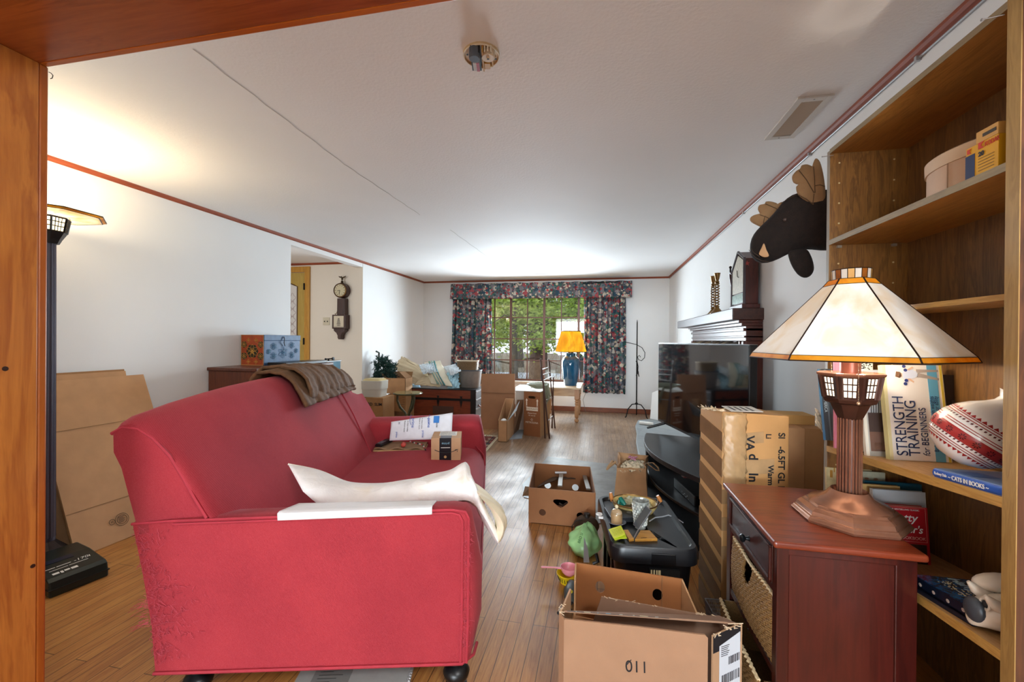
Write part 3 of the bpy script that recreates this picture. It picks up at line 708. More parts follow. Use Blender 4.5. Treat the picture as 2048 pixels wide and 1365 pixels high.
def cup(c, z0, z1, z2, r0, r1, r2, parent, glow, metal, n=8):
    MB().lathe(c, [(0, z0), (r0, z0), (r0*1.25, z0+(z1-z0)*.4), (r1*.98, z1-(z1-z0)*.12), (r1, z1), (r1-.006, z1), (r0*.6, z0+.01), (0, z0+.012)], n, ph=pi/n).build('cup', metal, parent, bevel=.001)
    MB().lathe(c, [(r1-.008, z1), (r2-.008, z2)], n, cap=False, ph=pi/n).build('lit_glass', glow, parent)
    g = MB()
    for k in range(n):
        a0 = 2*pi*k/n+pi/n; a1 = a0+2*pi/n
        def P(s, t):
            r = r1+(r2-r1)*t; z = z1+(z2-z1)*t; A = V((cos(a0)*r, sin(a0)*r, z)); B = V((cos(a1)*r, sin(a1)*r, z)); return V(c)+A.lerp(B, s)
        for s, w_ in ((0, .007), (1, .007), (.28, .003), (.5, .003), (.72, .003)): g.tube([P(s, 0), P(s, 1)], w_*.7, 4)
        for t in (0, .36, .68, 1): g.tube([P(0, t), P(1, t)], .0028 if 0 < t < 1 else .005, 4)
    g.build('lattice', metal, parent)
cup(c, zb-.02, zc0+.035, zc1-.005, .045, .075, .088, fl, emit('#FFE9B8', 2.2, 'torchiere_glow'), flat('#2E2826', .35, .7))
rr = .25
def sgm(c1, c2, s=.5, name='stained_glass', e=.0):
    m, nt, b = newmat(name); f = noise(nt, mapping(nt, (1, 1, .5)), 7, 4, .55, .9)
    cc = ramp(nt, f, [(.42, c1), (.66, c2)]); nt.links.new(cc, b.inputs['Base Color']); b.inputs['Roughness'].default_value = .25
    tr = N(nt, 'ShaderNodeBsdfTranslucent'); nt.links.new(cc, tr.inputs[0]); mx = N(nt, 'ShaderNodeMixShader'); mx.inputs[0].default_value = s
    nt.links.new(b.outputs[0], mx.inputs[1]); nt.links.new(tr.outputs[0], mx.inputs[2]); nt.links.new(mx.outputs[0], nt.nodes['Material Output'].inputs[0])
    return m
M_SG = sgm('#FBF6EC', '#F0DDB8', .6); M_SGY = sgm('#D8B040', '#A87418', .5, 'amber_glass'); M_CAME = flat('#2A1E16', .4, .6)
zs0 = zc1+.005; zs1 = zl(388)-.0
p_r = at(213, 418, 'y', LY); zs1 = p_r.z+.0
sh = MB(); sh.lathe(c, [(.09, zs0), (rr-.018, zs1-.008)], 8, cap=False, ph=pi/8+.1); sh.build('lamp_shade', M_SG, fl, solid=.003)
sh = MB(); sh.lathe(c, [(rr-.018, zs1-.008), (rr, zs1)], 8, cap=False, ph=pi/8+.1); sh.build('shade_rim', M_SGY, fl, solid=.003)
cm = MB()
for k in range(8):
    a = 2*pi*k/8+pi/8+.1; b_ = a+2*pi/8
    cm.tube([(LX+.09*cos(a), LY+.09*sin(a), zs0), (LX+rr*cos(a), LY+rr*sin(a), zs1)], .003, 5)
    for r_, z_ in ((rr, zs1), (rr-.018, zs1-.008), (.09, zs0)): cm.tube([(LX+r_*cos(a), LY+r_*sin(a), z_), (LX+r_*cos(b_), LY+r_*sin(b_), z_)], .0028, 5)
cm.build('leading', M_CAME, fl)
point('torchiere_bulb', (LX, LY, zs1-.02), 19, (1, .80, .52), .05)
# flattened cartons leaning on the wall
q = at(150, 1118, 'z', 0)
cbx = thing('flattened_carton', 'front flattened cardboard carton leaning on the left wall, with round printed stamps', 'cardboard', (q.x, q.y, 0))
y0 = q.y; y1 = at(290, 750, 'x', -3.33).y; zt = at(287, 750, 'x', -3.33).z; xb = -2.985
yb1 = y0+(y1-y0)
def card(n, xo, ya, yb, z, t, name, par, mat=M_CARD):
    A = V((xb+xo, ya, 0)); B = V((xb+xo+.02, yb, 0)); C = V((-3.35+xo*.3, yb, z)); D = V((-3.35+xo*.3, ya, z)); nn = (B-A).cross(D-A).normalized()*t
    return MB().slab((A, B, C, D), nn).build(name, mat, par), fr(A+nn*1.02 if nn.x > 0 else A-nn*.02, B-A, D-A), (D-A).length, (B-A).length
o1, FM, hh, ww = card(0, 0, y0, y1, zt, .006, 'front_sheet', cbx)
if FM.col[2].x < 0: FM = FM
for k in range(2): card(0, -.012*(k+1), y0+.004*k, y1-.01*k, zt-.004*k, .006, 'sheet', cbx, M_CARD2)
for f_ in (.235, .70): MB(FM).box((0, hh*f_, -.0005), (ww, hh*f_+.004, .0009)).build('crease', flat('#94714C', .9), cbx)
st_ = at(240, 1040, 'x', xb-.05)
def on_fm(px, py): 
    Pn = FM.translation; nz = V(FM.col[2][:3]); return FM.inverted() @ atp(px, py, Pn, nz)
M_ST = flat('#3E3226', .8)
for (px, py, r, t_) in ((224, 1045, .016, 'H'), (244, 1039, .038, '')):
    q = on_fm(px, py); s_ = MB(FM)
    for rr_ in ((r, r*.72) if not t_ else (r,)): s_.tube([(q.x+rr_*cos(a), q.y+rr_*sin(a), .001) for a in [2*pi*i/28 for i in range(28)]], .0012, 4, True)
    if not t_:
        for k in range(7): s_.box((q.x-r*.5, q.y-r*.45+k*r*.15, .0005), (q.x+r*(.2+.07*(k*3 % 5)), q.y-r*.45+k*r*.15+.0022, .0014))
    s_.build('printed_stamp', M_ST, cbx)
    if t_: words(t_, r*1.1, FM @ Matrix.Translation((q.x-r*.36, q.y-r*.4, .0012)), M_ST, cbx)
c2 = thing('flattened_carton', 'taller flattened cardboard carton behind, against the left wall', 'cardboard', (-3.12, 1.95, 0))
zt2 = at(252, 739, 'x', -3.38).z
A = V((-3.17, 1.30, 0)); B = V((-3.16, 2.43, 0)); C = V((-3.395, 2.43, zt2)); D = V((-3.395, 1.30, zt2))
MB().slab((A, B, C, D), (.006, 0, .001)).build('sheet', M_CARD2, c2)
MB().slab([p+V((.012, 0, -.012)) for p in (A, B, C, D)], (.006, 0, .001)).build('sheet', M_CARD, c2)
MB().slab([V((-3.14, 1.2, 0)), V((-3.13, 1.80, 0)), V((-3.30, 1.80, .72)), V((-3.30, 1.2, .72))], (.02, 0, .004)).build('small_sheet', M_CARDD, c2)
# dark green appliance on the floor
q = at(153, 1178, 'z', 0); MD = Matrix.Translation((q.x, q.y, 0)) @ Matrix.Rotation(radians(-12), 4, 'Z')
vd_ = thing('vacuum_head', 'dark green-black plastic appliance with white lettering on the floor by the post', 'appliance', q)
M_DG = flat('#16211F', .32, 0, .1, 20)
mb = MB(MD); prof = [(-.34, .0), (0, 0), (.0, .035), (-.008, .075), (-.03, .088), (-.20, .115), (-.34, .12)]
mb.loft([[(x, y, z) for x, z in prof] for y in (-.10, -.06, .0, .08, .13)]) ; mb.build('housing', M_DG, vd_, bevel=.008)
MB(MD).box((-.34, -.104, .034), (.004, .134, .04)).build('bumper_strip', M_BLACK, vd_, bevel=.002)
TP = MD @ fr((-.03, -.09, .0885), (-.17, 0, .027), (0, 1, 0)); TP = MD @ fr((-.034, -.09, .0893), (0, 1, 0), (-.17, 0, .027))
MB(TP).box((-.0, .13, -.004), (.14, .165, .001)).build('slot', flat('#0C1C34', .3), vd_)
words('-170i', .030, TP @ Matrix.Translation((.12, .075, .0006)), M_PAPER, vd_, sx=1.1, shear=.2)
dsh = MB(TP)
for (u0, u1, v0, v1) in ((.0, .05, .080, .084), (.055, .11, .080, .084), (.02, .09, .056, .059), (.095, .17, .056, .059), (.02, .045, .014, .030), (.05, .06, .010, .030), (.065, .085, .016, .030), (.09, .115, .012, .030)): dsh.box((u0, v0, .0002), (u1, v1, .001))
dsh.build('printed_marks', M_PAPER, vd_)
# ---- dresser with the painted box
dy = 3.125; zd = 1.035; x1 = at(515, 735, 'y', dy).x
ds = thing('dresser', 'brown wooden dresser standing against the left wall behind the sofa', 'dresser', (-3.17, 3.6, 0))
MD_ = wood('#4E2414', '#6E3820', 'z', 7, .4)
MB().box((XL+.01, dy, .0), (x1-.03, dy+1.05, zd-.03)).build('case', MD_, ds, bevel=.004)
MB().box((XL+.005, dy-.015, zd-.03), (x1, dy+1.07, zd)).build('top', wood('#4A2416', '#6A3A26', 'y', 7, .35), ds, bevel=.007)
for i in range(4):
    d_ = MB().box((x1-.03, dy+.03, .08+i*.225), (x1-.015, dy+1.02, .285+i*.225)).build('drawer', MD_, ds, bevel=.004)
    for yy in (dy+.25, dy+.8): MB().lathe((x1-.015, yy, .18+i*.225), [(.006, 0), (.006, .012), (.014, .02), (.012, .028), (0, .03)], 12, 'x').build('knob', M_BRASS, d_)
zbx0 = zd; pbx = at(470, 728, 'z', zd)
yb = 3.48; xa = at(470, 700, 'y', yb).x; xb_ = at(528, 700, 'y', yb).x; ztop = at(500, 670, 'y', yb).z
xa = max(xa, XL+.01)
ye = at(600, 700, 'x', xb_).y
pb = thing('painted_box', 'hand-painted chest, orange floral end and blue front, on the dresser', 'box', ((xa+xb_)/2, (yb+ye)/2, zd))
M_OR = flat('#A8481E', .5, 0, .15, 20); M_PB = flat('#3C5E86', .5, 0, .18, 25); 
MB().box((xa, yb, zd), (xb_, ye, ztop-.055)).build('body', M_PB, pb, bevel=.003)
lid = MB().box((xa-.003, yb-.003, ztop-.055), (xb_+.004, ye+.003, ztop)).build('lid', M_PB, pb, bevel=.003)
E1 = fr((xa, yb-.0042, zd), (1, 0, 0), (0, 0, 1)); we = xb_-xa; he = ztop-zd
patches(E1, [(0, 0, we, he)], 'painted_end', M_OR, pb, .001)
fm = MB(E1)
def flower(mb, cx, cy, r, n, z=.0015, tw=.0035):
    for k in range(n):
        a = 2*pi*k/n+pi/2; pts = [(cx+r*.55*cos(a)+r*.42*cos(b)*cos(a)-r*.25*sin(b)*sin(a), cy+r*.55*sin(a)+r*.42*cos(b)*sin(a)+r*.25*sin(b)*cos(a), z) for b in [2*pi*i/12 for i in range(12)]]
        mb.tube(pts, tw*.5, 4, True)
    mb.tube([(cx+r*.2*cos(b), cy+r*.2*sin(b), z) for b in [2*pi*i/12 for i in range(12)]], tw*.5, 4, True)
dk = MB(E1)
for (cx, cy, r) in ((.5, .46, .26), (.13, .30, .13), (.13, .68, .12), (.87, .30, .13), (.87, .68, .12)):
    dk.lathe((cx*we, cy*he, .0005), [(r*we*1.05, 0), (r*we*1.05, .0015), (0, .0015)], 6 if r > .2 else 14)
dk.build('painted_ground', flat('#2E2A14', .5), pb)
f2 = MB(E1)
flower(f2, .5*we, .46*he, .26*we, 6, .003); flower(f2, .5*we, .46*he, .13*we, 5, .003)
for (cx, cy) in ((.13, .30), (.13, .68), (.87, .30), (.87, .68)): flower(f2, cx*we, cy*he, .12*we, 5, .003)
for (cx, cy) in ((.33, .82), (.67, .82), (.33, .12), (.67, .12)): flower(f2, cx*we, cy*he, .09*we, 4, .003)
f2.build('painted_flower', flat('#C8963C', .5), pb)
bd = MB(E1); 
for r_ in ((0, 0, .004, he), (we-.004, 0, we, he), (0, 0, we, .005), (0, he-.005, we, he)): bd.box((r_[0], r_[1], .001), (r_[2], r_[3], .003))
bd.build('painted_border', flat('#C89A5C', .5), pb)
F1 = fr((xb_+.0045, yb, zd), (0, 1, 0), (0, 0, 1)); wf = ye-yb; f3 = MB(F1)
for (cx, cy, r) in ((.25, .30, .07), (.5, .40, .12), (.75, .30, .07), (.25, .62, .07), (.75, .65, .07), (.12, .45, .05), (.88, .45, .05)): flower(f3, cx*wf, cy*he, r*wf, 6, .001, .004)
f3.build('painted_flower', flat('#5E93B4', .5), pb)
MB(F1).tube([(wf*.5, he*.95, .004), (wf*.5, he*.86, .012), (wf*.485, he*.74, .014), (wf*.51, he*.68, .008), (wf*.53, he*.62, .006)], .004, 6).build('hasp', M_IRON, pb)
# black case under the painted front and the glass panel clamp behind
bs = thing('black_case', 'flat black case on the dresser in front of the painted chest', 'case', (x1-.16, 3.9, zd))
MB().box((xb_+.02, 3.5, zd), (x1-.03, 4.12, zd+.028)).build('case', M_BLACK, bs, bevel=.004)
gz = at(640, 722, 'y', 4.6); 
gp = thing('glass_tank', 'glass-sided tank with a black clamp beyond the dresser', 'glass tank', (gz.x, 4.6, 0))
g0 = at(606, 727, 'y', 4.45); g1 = at(664, 722, 'y', 4.55); 
MB().box((g0.x, 4.42, .40), (g1.x, 4.72, g1.z-.012)).build('tank', flat('#5C8496', .1, 0, .1, 9), gp)
MB().box((g0.x-.006, 4.41, g1.z-.012), (g1.x+.006, 4.73, g1.z)).build('rim', flat('#232A2E', .3), gp)
MB().box((g0.x+.02, 4.44, 0), (g1.x-.02, 4.70, .40)).build('stand', M_BLKM, gp)
cp = MB(); q = V((g1.x, 4.5, g1.z)); cp.tube([q+V((-.01, 0, -.05)), q+V((-.01, 0, .03))], .009, 8); cp.tube([q+V((-.05, 0, .02)), q+V((.03, 0, .028))], .007, 8); cp.lathe(q+V((.03, 0, .028)), [(.004, 0), (.012, .003), (.02, .02), (.02, .028), (.008, .03)], 12, 'x'); cp.lathe(q+V((-.06, 0, .02)), [(.004, 0), (.014, .004), (.014, .012), (0, .014)], 10, 'x')
cp.build('clamp', M_IRON, gp, smooth=True)
# ---- banjo clock on the hall wall
ck = thing('banjo_clock', 'dark banjo wall clock with a brass eagle on the hall wall', 'wall clock', at(683, 620, 'y', 5.63))
yf = 5.53; yw_ = 5.628
def cy(px, py, y=yf): return at(px, py, 'y', y)
M_WAL = wood('#2A120C', '#45221A', 'z', 9, .35)
dc = cy(680, 581); R_ = (cy(691, 581).x-cy(668, 581).x)/2*1.12
MB().lathe((dc.x, yf, dc.z), [(0, 0), (R_*.98, 0), (R_*1.05, .012), (R_*1.05, yw_-yf), (0, yw_-yf)], 32, 'y').build('drum', M_WAL, ck, smooth=False, bevel=.003)
MB().lathe((dc.x, yf-.006, dc.z), [(R_*.98, 0), (R_*.98, .008), (R_*.84, .002), (R_*.84, -.002)], 32, 'y', cap=False).build('bezel', M_BRASS, ck, smooth=True)
dial = MB().lathe((dc.x, yf-.004, dc.z), [(0, 0), (R_*.85, 0), (R_*.85, .003), (0, .003)], 32, 'y').build('dial', flat('#C8BE9C', .5), ck)
dm = MB()
for k in range(12):
    a = 2*pi*k/12; dm.tube([(dc.x+R_*.62*sin(a), yf-.006, dc.z+R_*.62*cos(a)), (dc.x+R_*.76*sin(a), yf-.006, dc.z+R_*.76*cos(a))], .003, 4)
dm.build('numeral', M_INK, dial)
hd = MB().tube([(dc.x, yf-.008, dc.z), (dc.x-.010, yf-.008, dc.z-R_*.55)], .003, 4).tube([(dc.x, yf-.008, dc.z), (dc.x-R_*.38, yf-.008, dc.z-.008)], .003, 4); hd.build('hands', M_INK, dial)
t0 = cy(672, 597); t1 = cy(690, 597); b0 = cy(673, 630); b1 = cy(689, 630)
MB().hexa([(b0.x, yf+.01, b0.z), (b1.x, yf+.01, b0.z), (b1.x, yw_, b0.z), (b0.x, yw_, b0.z)], [(t0.x+.012, yf+.01, t0.z), (t1.x-.012, yf+.01, t0.z), (t1.x-.012, yw_, t0.z), (t0.x+.012, yw_, t0.z)]).build('throat', M_WAL, ck, bevel=.003)
l0 = cy(665, 630); l1 = cy(692, 630); l2 = cy(680, 658)
MB().box((l0.x, yf-.01, l2.z), (l1.x, yw_, l0.z)).build('box', M_WAL, ck, bevel=.004)
wdt = l1.x-l0.x
MB().box((l0.x+.03, yf-.014, l2.z+.022), (l1.x-.03, yf-.009, l0.z-.018)).build('picture_glass', flat('#CFC4AC', .4), ck)
shp = MB(); cx_ = (l0.x+l1.x)/2; zc_ = (l0.z+l2.z)/2
shp.hexa([(cx_-.03, yf-.016, zc_-.05), (cx_+.035, yf-.016, zc_-.05), (cx_+.02, yf-.016, zc_-.062), (cx_-.02, yf-.016, zc_-.062)], [(cx_-.03, yf-.0135, zc_-.05), (cx_+.035, yf-.0135, zc_-.05), (cx_+.02, yf-.0135, zc_-.062), (cx_-.02, yf-.0135, zc_-.062)])
shp.box((cx_-.001, yf-.016, zc_-.05), (cx_+.001, yf-.0135, zc_+.05)); shp.box((cx_-.08, yf-.016, zc_-.07), (cx_+.08, yf-.0135, zc_-.066))
for k, (z_, w_) in enumerate(((-.04, .030), (-.014, .026), (.012, .02), (.034, .013))): shp.box((cx_-w_, yf-.0155, zc_+z_), (cx_+w_, yf-.0135, zc_+z_+.018))
shp.build('painted_ship', flat('#7A7268', .6), ck)
brk = MB(); pr_ = [(wdt*.42, l2.z), (wdt*.40, l2.z-.03), (wdt*.22, l2.z-.06), (wdt*.12, l2.z-.10), (wdt*.12, l2.z-.13), (wdt*.06, l2.z-.155)]
brk.loft([[(cx_-w_, yf+.0, z_), (cx_+w_, yf+.0, z_), (cx_+w_, yw_, z_), (cx_-w_, yw_, z_)] for w_, z_ in pr_]); brk.build('bracket', M_WAL, ck, bevel=.003)
eg = MB(); ez = dc.z+R_*1.05; ex = dc.x
eg.lathe((ex, yf+.05, ez-.005), [(.03, 0), (.02, .014), (.012, .02), (.02, .03), (.012, .042), (0, .044)], 12)
eg.ball((ex, yf+.05, ez+.065), (.014, .012, .026)); eg.ball((ex-.012, yf+.045, ez+.095), .009)
for s_ in (-1, 1): eg.slab([(ex, yf+.05, ez+.07), (ex+s_*.05, yf+.05, ez+.088), (ex+s_*.062, yf+.05, ez+.108), (ex+s_*.01, yf+.05, ez+.092)], (0, .006, 0))
eg.build('eagle_finial', flat('#4A3A28', .35, .8), ck)
for s_ in (-1, 1):
    MB().tube([(cx_+s_*wdt*.22, yf+.03, l0.z+.07), (cx_+s_*wdt*.27, yf+.03, l0.z+.03), (cx_+s_*wdt*.36, yf+.03, l0.z+.008), (cx_+s_*wdt*.42, yf+.03, l0.z+.018)], .005, 6).build('side_scroll', M_BRASS, ck)
# ================================================================== FAR END OF THE ROOM
def curtain_mat():
    m, nt, b = newmat('floral_chintz'); vec = mapping(nt, (1, .3, 1))
    base = ramp(nt, noise(nt, vec, 7, 3), [(.35, '#3A4450'), (.5, '#6A666A'), (.65, '#2E4A52')])
    def layer(c, scale, stops, thr, off):
        mp = mapping(nt, (1, .3, 1)); ad = N(nt, 'ShaderNodeVectorMath', operation='ADD'); ad.inputs[1].default_value = off
        n_ = N(nt, 'ShaderNodeTexNoise'); n_.inputs['Scale'].default_value = 18; nt.links.new(mp, n_.inputs['Vector'])
        sc = N(nt, 'ShaderNodeVectorMath', operation='SCALE'); sc.inputs['Scale'].default_value = .05; nt.links.new(n_.outputs['Color'], sc.inputs[0])
        nt.links.new(mp, ad.inputs[0]); a2 = N(nt, 'ShaderNodeVectorMath', operation='ADD'); nt.links.new(ad.outputs[0], a2.inputs[0]); nt.links.new(sc.outputs[0], a2.inputs[1])
        v = N(nt, 'ShaderNodeTexVoronoi'); v.inputs['Scale'].default_value = scale; nt.links.new(a2.outputs[0], v.inputs['Vector'])
        s = N(nt, 'ShaderNodeSeparateColor'); nt.links.new(v.outputs['Color'], s.inputs[0]); col = ramp(nt, s.outputs[0], stops, 'CONSTANT')
        k = N(nt, 'ShaderNodeMath', operation='LESS_THAN'); k.inputs[1].default_value = thr; nt.links.new(v.outputs['Distance'], k.inputs[0])
        return mixc(nt, k.outputs[0], c, col)
    c = layer(base, 13, [(0, '#3E6660'), (.2, '#8C8488'), (.38, '#C8BEB0'), (.55, '#2C4A5C'), (.7, '#A84E54'), (.82, '#7E7C82')], .55, (0, 0, 0))
    c = layer(c, 21, [(0, '#B8484A'), (.2, '#304C50'), (.4, '#D0C4AC'), (.6, '#7C2430'), (.75, '#50707A'), (.9, '#A89C90')], .40, (3.1, 1, 2))
    nt.links.new(c, b.inputs['Base Color']); b.inputs['Roughness'].default_value = .8
    tr = N(nt, 'ShaderNodeBsdfTranslucent'); nt.links.new(c, tr.inputs[0]); mx = N(nt, 'ShaderNodeMixShader'); mx.inputs[0].default_value = .18
    nt.links.new(b.outputs[0], mx.inputs[1]); nt.links.new(tr.outputs[0], mx.inputs[2]); nt.links.new(mx.outputs[0], nt.nodes['Material Output'].inputs[0])
    return m
M_CHZ = curtain_mat()
def drape(x0, x1, z0, z1, n, amp, y, skew=0):
    def f(u, v):
        x = x0+(x1-x0)*u; z = z1+(z0-z1)*v; ph = 2*pi*n*u+.5*sin(5*u)
        x += skew*v*(1-u) + .012*sin(ph*.5+3*v)
        return (x, y-amp*(.5+.5*sin(ph))*(.6+.4*v)-.012*sin(2.3*ph+1), z+.012*sin(ph)*v)
    return f
zt_ = at(1050, 566, 'y', 7.66).z; zv = at(1050, 597, 'y', 7.66).z; zcb = at(1200, 787, 'y', 7.7).z
for nm, a0, a1, sk, lab, zb_ in (('curtain', 905, 982, -.05, 'floral chintz curtain left of the picture window, behind the bins', zcb+.1), ('curtain', 1167, 1251, 0, 'floral chintz curtain right of the picture window, hanging to just above the baseboard', zcb)):
    xa_ = at(a0, 680, 'y', 7.7).x; xe = at(a1, 680, 'y', 7.7).x
    t = thing(nm, lab, 'curtain', ((xa_+xe)/2, 7.7, zt_))
    MB().grid(drape(xa_, xe, zb_, zv+.12, 8, .07, 7.745, sk), 120, 24).build('cloth', M_CHZ, t, smooth=True, solid=.004, sharp=180)
    cr_ = MB().tube([(xa_-.02, 7.735, zv+.13), (xe+.02, 7.735, zv+.13)], .010, 8).build('curtain_rod', M_BRASS, t)
xa_ = at(902, 580, 'y', 7.62).x; xe = at(1264, 580, 'y', 7.62).x
t = thing('valance', 'gathered floral chintz valance across the top of the picture window', 'valance', ((xa_+xe)/2, 7.65, zt_))
def valf(u, v):
    x = xa_+(xe-xa_)*u; z = zt_-.004+(zv-zt_)*v; ph = 2*pi*26*u
    return (x-(.02*v if u < .03 else 0), 7.62-.012*sin(ph)*(.4+.6*v)-.006*sin(2.7*ph), z+.006*sin(ph*.5))
g = MB().grid(valf, 220, 8)
for X_ in (xa_, xe):
    g.face((X_, 7.62, zt_-.004), (X_, 7.80, zt_-.004), (X_, 7.80, zv), (X_, 7.62, zv))
g.build('cloth', M_CHZ, t, smooth=True, solid=.004, sharp=60)
MB().box((xa_, 7.625, zt_-.03), (xe, 7.80, zt_-.022)).build('valance_board', M_WHITE, t)
rd = MB().tube([at(1166, 567, 'y', 7.6), at(1236, 564, 'y', 7.6)], .007, 8); tag(rd.build('spare_rod', M_IRON, None), 'thin black rod lying along the top of the valance', 'rod')
# ---- pine table with turned legs and the blue lamp
zt = .545
c1 = at(1163, 780, 'z', zt); yn = 6.70; xr = at(1158, 780, 'y', yn).x; xl = at(1092, 777, 'y', yn).x-.06; yfr = 7.48
zt = at(1158, 780, 'y', yn).z
tb = thing('pine_table', 'small pine table with turned legs in front of the window', 'table', ((xl+xr)/2, 7.05, 0))
M_PT = wood('#A07C58', '#C4A27C', 'x', 8, .4)
MB().box((xl-.03, yn-.03, zt), (xr+.03, yfr+.03, zt+.03)).build('tabletop', wood('#B09070', '#CDB492', 'x', 8, .4), tb, bevel=.006)
MB().box((xl+.02, yn+.01, zt-.11), (xr-.02, yn+.03, zt)).box((xl+.02, yfr-.03, zt-.11), (xr-.02, yfr-.01, zt)).box((xl+.01, yn+.02, zt-.11), (xl+.03, yfr-.02, zt)).box((xr-.03, yn+.02, zt-.11), (xr-.01, yfr-.02, zt)).build('apron', M_PT, tb)
M_PL = wood('#9C6E48', '#BA8A60', 'z', 8, .4)
for X_ in (xl+.035, xr-.035):
    for Y_ in (yn+.035, yfr-.035):
        l = MB(); l.box((X_-.035, Y_-.035, zt-.15), (X_+.035, Y_+.035, zt))
        k = zt-.15
        l.lathe((X_, Y_, 0), [(0, 0), (.018, 0), (.034, .018), (.036, .04), (.024, .062), (.018, .07), (.028, .078), (.032, .10), (.033, k*.45), (.034, k*.62), (.028, k*.70), (.02, k*.73), (.032, k*.78), (.02, k*.83), (.034, k*.88), (.022, k*.93), (.036, k*.97), (.036, k), (0, k)], 18)
        l.build('leg', M_PL, tb, smooth=True)
bx_ = at(1141, 768, 'y', 7.05); zl0 = zt+.03
TL = thing('table_lamp', 'blue ceramic jar lamp with a pleated yellow shade in front of the window', 'table lamp', (bx_.x, 7.05, zl0))
c = (bx_.x, 7.05, 0); Zy = lambda py: at(1141, py, 'y', 7.05).z
rj = (at(1160, 725, 'y', 7.05).x-at(1124, 725, 'y', 7.05).x)/2
M_BLUE = flat('#0E4A6C', .12, 0, .3, 7, coat=.6)
MB().lathe(c, [(0, zl0), (rj*.68, zl0), (rj*.72, zl0+.03), (rj*.88, Zy(748)), (rj*1.0, Zy(732)), (rj*1.0, Zy(724)), (rj*.86, Zy(717)), (rj*.58, Zy(713)), (rj*.56, Zy(709)), (rj*.62, Zy(706)), (0, Zy(706))], 32).build('jar', M_BLUE, TL, smooth=True)
MB().lathe(c, [(0, Zy(707)), (.05, Zy(707)), (.05, Zy(704)), (.012, Zy(703)), (.010, Zy(690)), (0, Zy(690))], 16).build('stem', M_BRASS, TL, smooth=True)
r1 = (at(1173, 705, 'y', 7.05).x-at(1111, 705, 'y', 7.05).x)/2; r0 = (at(1161, 662, 'y', 7.05).x-at(1123, 662, 'y', 7.05).x)/2
M_YS = sgm('#E8B020', '#C88A10', .35, 'yellow_pleated_silk')
pr = []
NP = 72
def ring(r, z): return [(c[0]+(r+(.003 if k % 2 else -.003))*cos(2*pi*k/(NP*2)), c[1]+(r+(.003 if k % 2 else -.003))*sin(2*pi*k/(NP*2)), z) for k in range(NP*2)]
sh = MB(); sh.loft([ring(r1, Zy(704)), ring(r1*.55+r0*.45, Zy(684)), ring(r0, Zy(663))], cap=False); sh.build('lamp_shade', M_YS, TL, smooth=False)
tr_ = MB()
for r, z in ((r1, Zy(704)), (r0, Zy(663))): tr_.tube([(c[0]+(r+.004)*cos(2*pi*k/40), c[1]+(r+.004)*sin(2*pi*k/40), z) for k in range(40)], .006, 6, True)
tr_.build('shade_trim', flat('#3E2A10', .6), TL)
point('blue_lamp_bulb', (c[0], c[1], Zy(685)), 1.0, (1, .82, .5), .03)
tag(MB().tube([at(1172, 785, 'y', 7.79), at(1166, 800, 'y', 7.79), at(1169, 815, 'y', 7.785), at(1172, 826, 'y', 7.72)+V((0, 0, .0))], .004, 6).build('lamp_cord', flat('#6E685E', .6), None), 'thin lamp cord hanging down the wall by the right curtain', 'cord')
# ---- wrought iron stand
q = at(1273, 808, 'y', 7.45); qt = at(1272, 640, 'y', 7.45); X_, Y_ = q.x, 7.45
zh = qt.z; zk = q.z
ir = thing('iron_stand', 'black wrought iron plant stand with a curled arm by the end wall', 'stand', (X_, Y_, 0))
MB().tube([(X_, Y_, zk-.01), (X_, Y_, zh*.97), (X_, Y_, zh)], [.011, .009, .003], 8).build('rod', M_IRON, ir)
for k in range(3):
    a = 2*pi*k/3+radians(205); L = .19
    MB().tube([(X_, Y_, zk), (X_+L*.45*cos(a), Y_+L*.45*sin(a), zk-.01), (X_+L*.85*cos(a), Y_+L*.85*sin(a), zk-.09), (X_+L*cos(a), Y_+L*sin(a), .02), (X_+L*1.12*cos(a), Y_+L*1.12*sin(a), .008)], .009, 6).build('leg', M_IRON, ir)
Q = lambda px, py: at(px, py, 'y', Y_)
MB().tube([Q(1248, 684), Q(1262, 687), Q(1274, 690), Q(1284, 696), Q(1290, 706), Q(1289, 716), Q(1283, 722), Q(1277, 720), Q(1275, 714), Q(1279, 711), Q(1281, 715)], .006, 6).build('arm', M_IRON, ir, smooth=True)
MB().tube([Q(1273, 722), Q(1276, 733), Q(1275, 742), Q(1278, 754)], [.016, .008, .014, .006], 6).tube([Q(1273, 735), Q(1277, 745), Q(1272, 752)], .006, 5).build('ornament', M_IRON, ir)
MB().lathe((X_, Y_, 0), [(0, zk-.02), (.022, zk-.015), (.022, zk+.01), (.01, zk+.025), (0, zk+.03)], 10).build('collar', M_IRON, ir)
# ---- white board and paper roll on the hearth
wb_ = thing('foam_sheet', 'white foam panel standing on the hearth behind the television', 'panel', (.9, 6.5, 0))
A = at(1300, 838, 'z', .05); 
MB().slab([A, A+V((.22, -.22, 0)), A+V((.22, -.22, .55)), A+V((0.03, 0, .42))], (.01, .01, 0)).build('board', M_WHITE, wb_)
A = at(1279, 846, 'z', .07); B = at(1306, 849, 'z', .07)
rl = thing('paper_roll', 'short white paper roll lying at the hearth edge', 'roll', A)
MB().tube([A, B], .026, 14).build('roll', M_PAPER, rl, smooth=True)
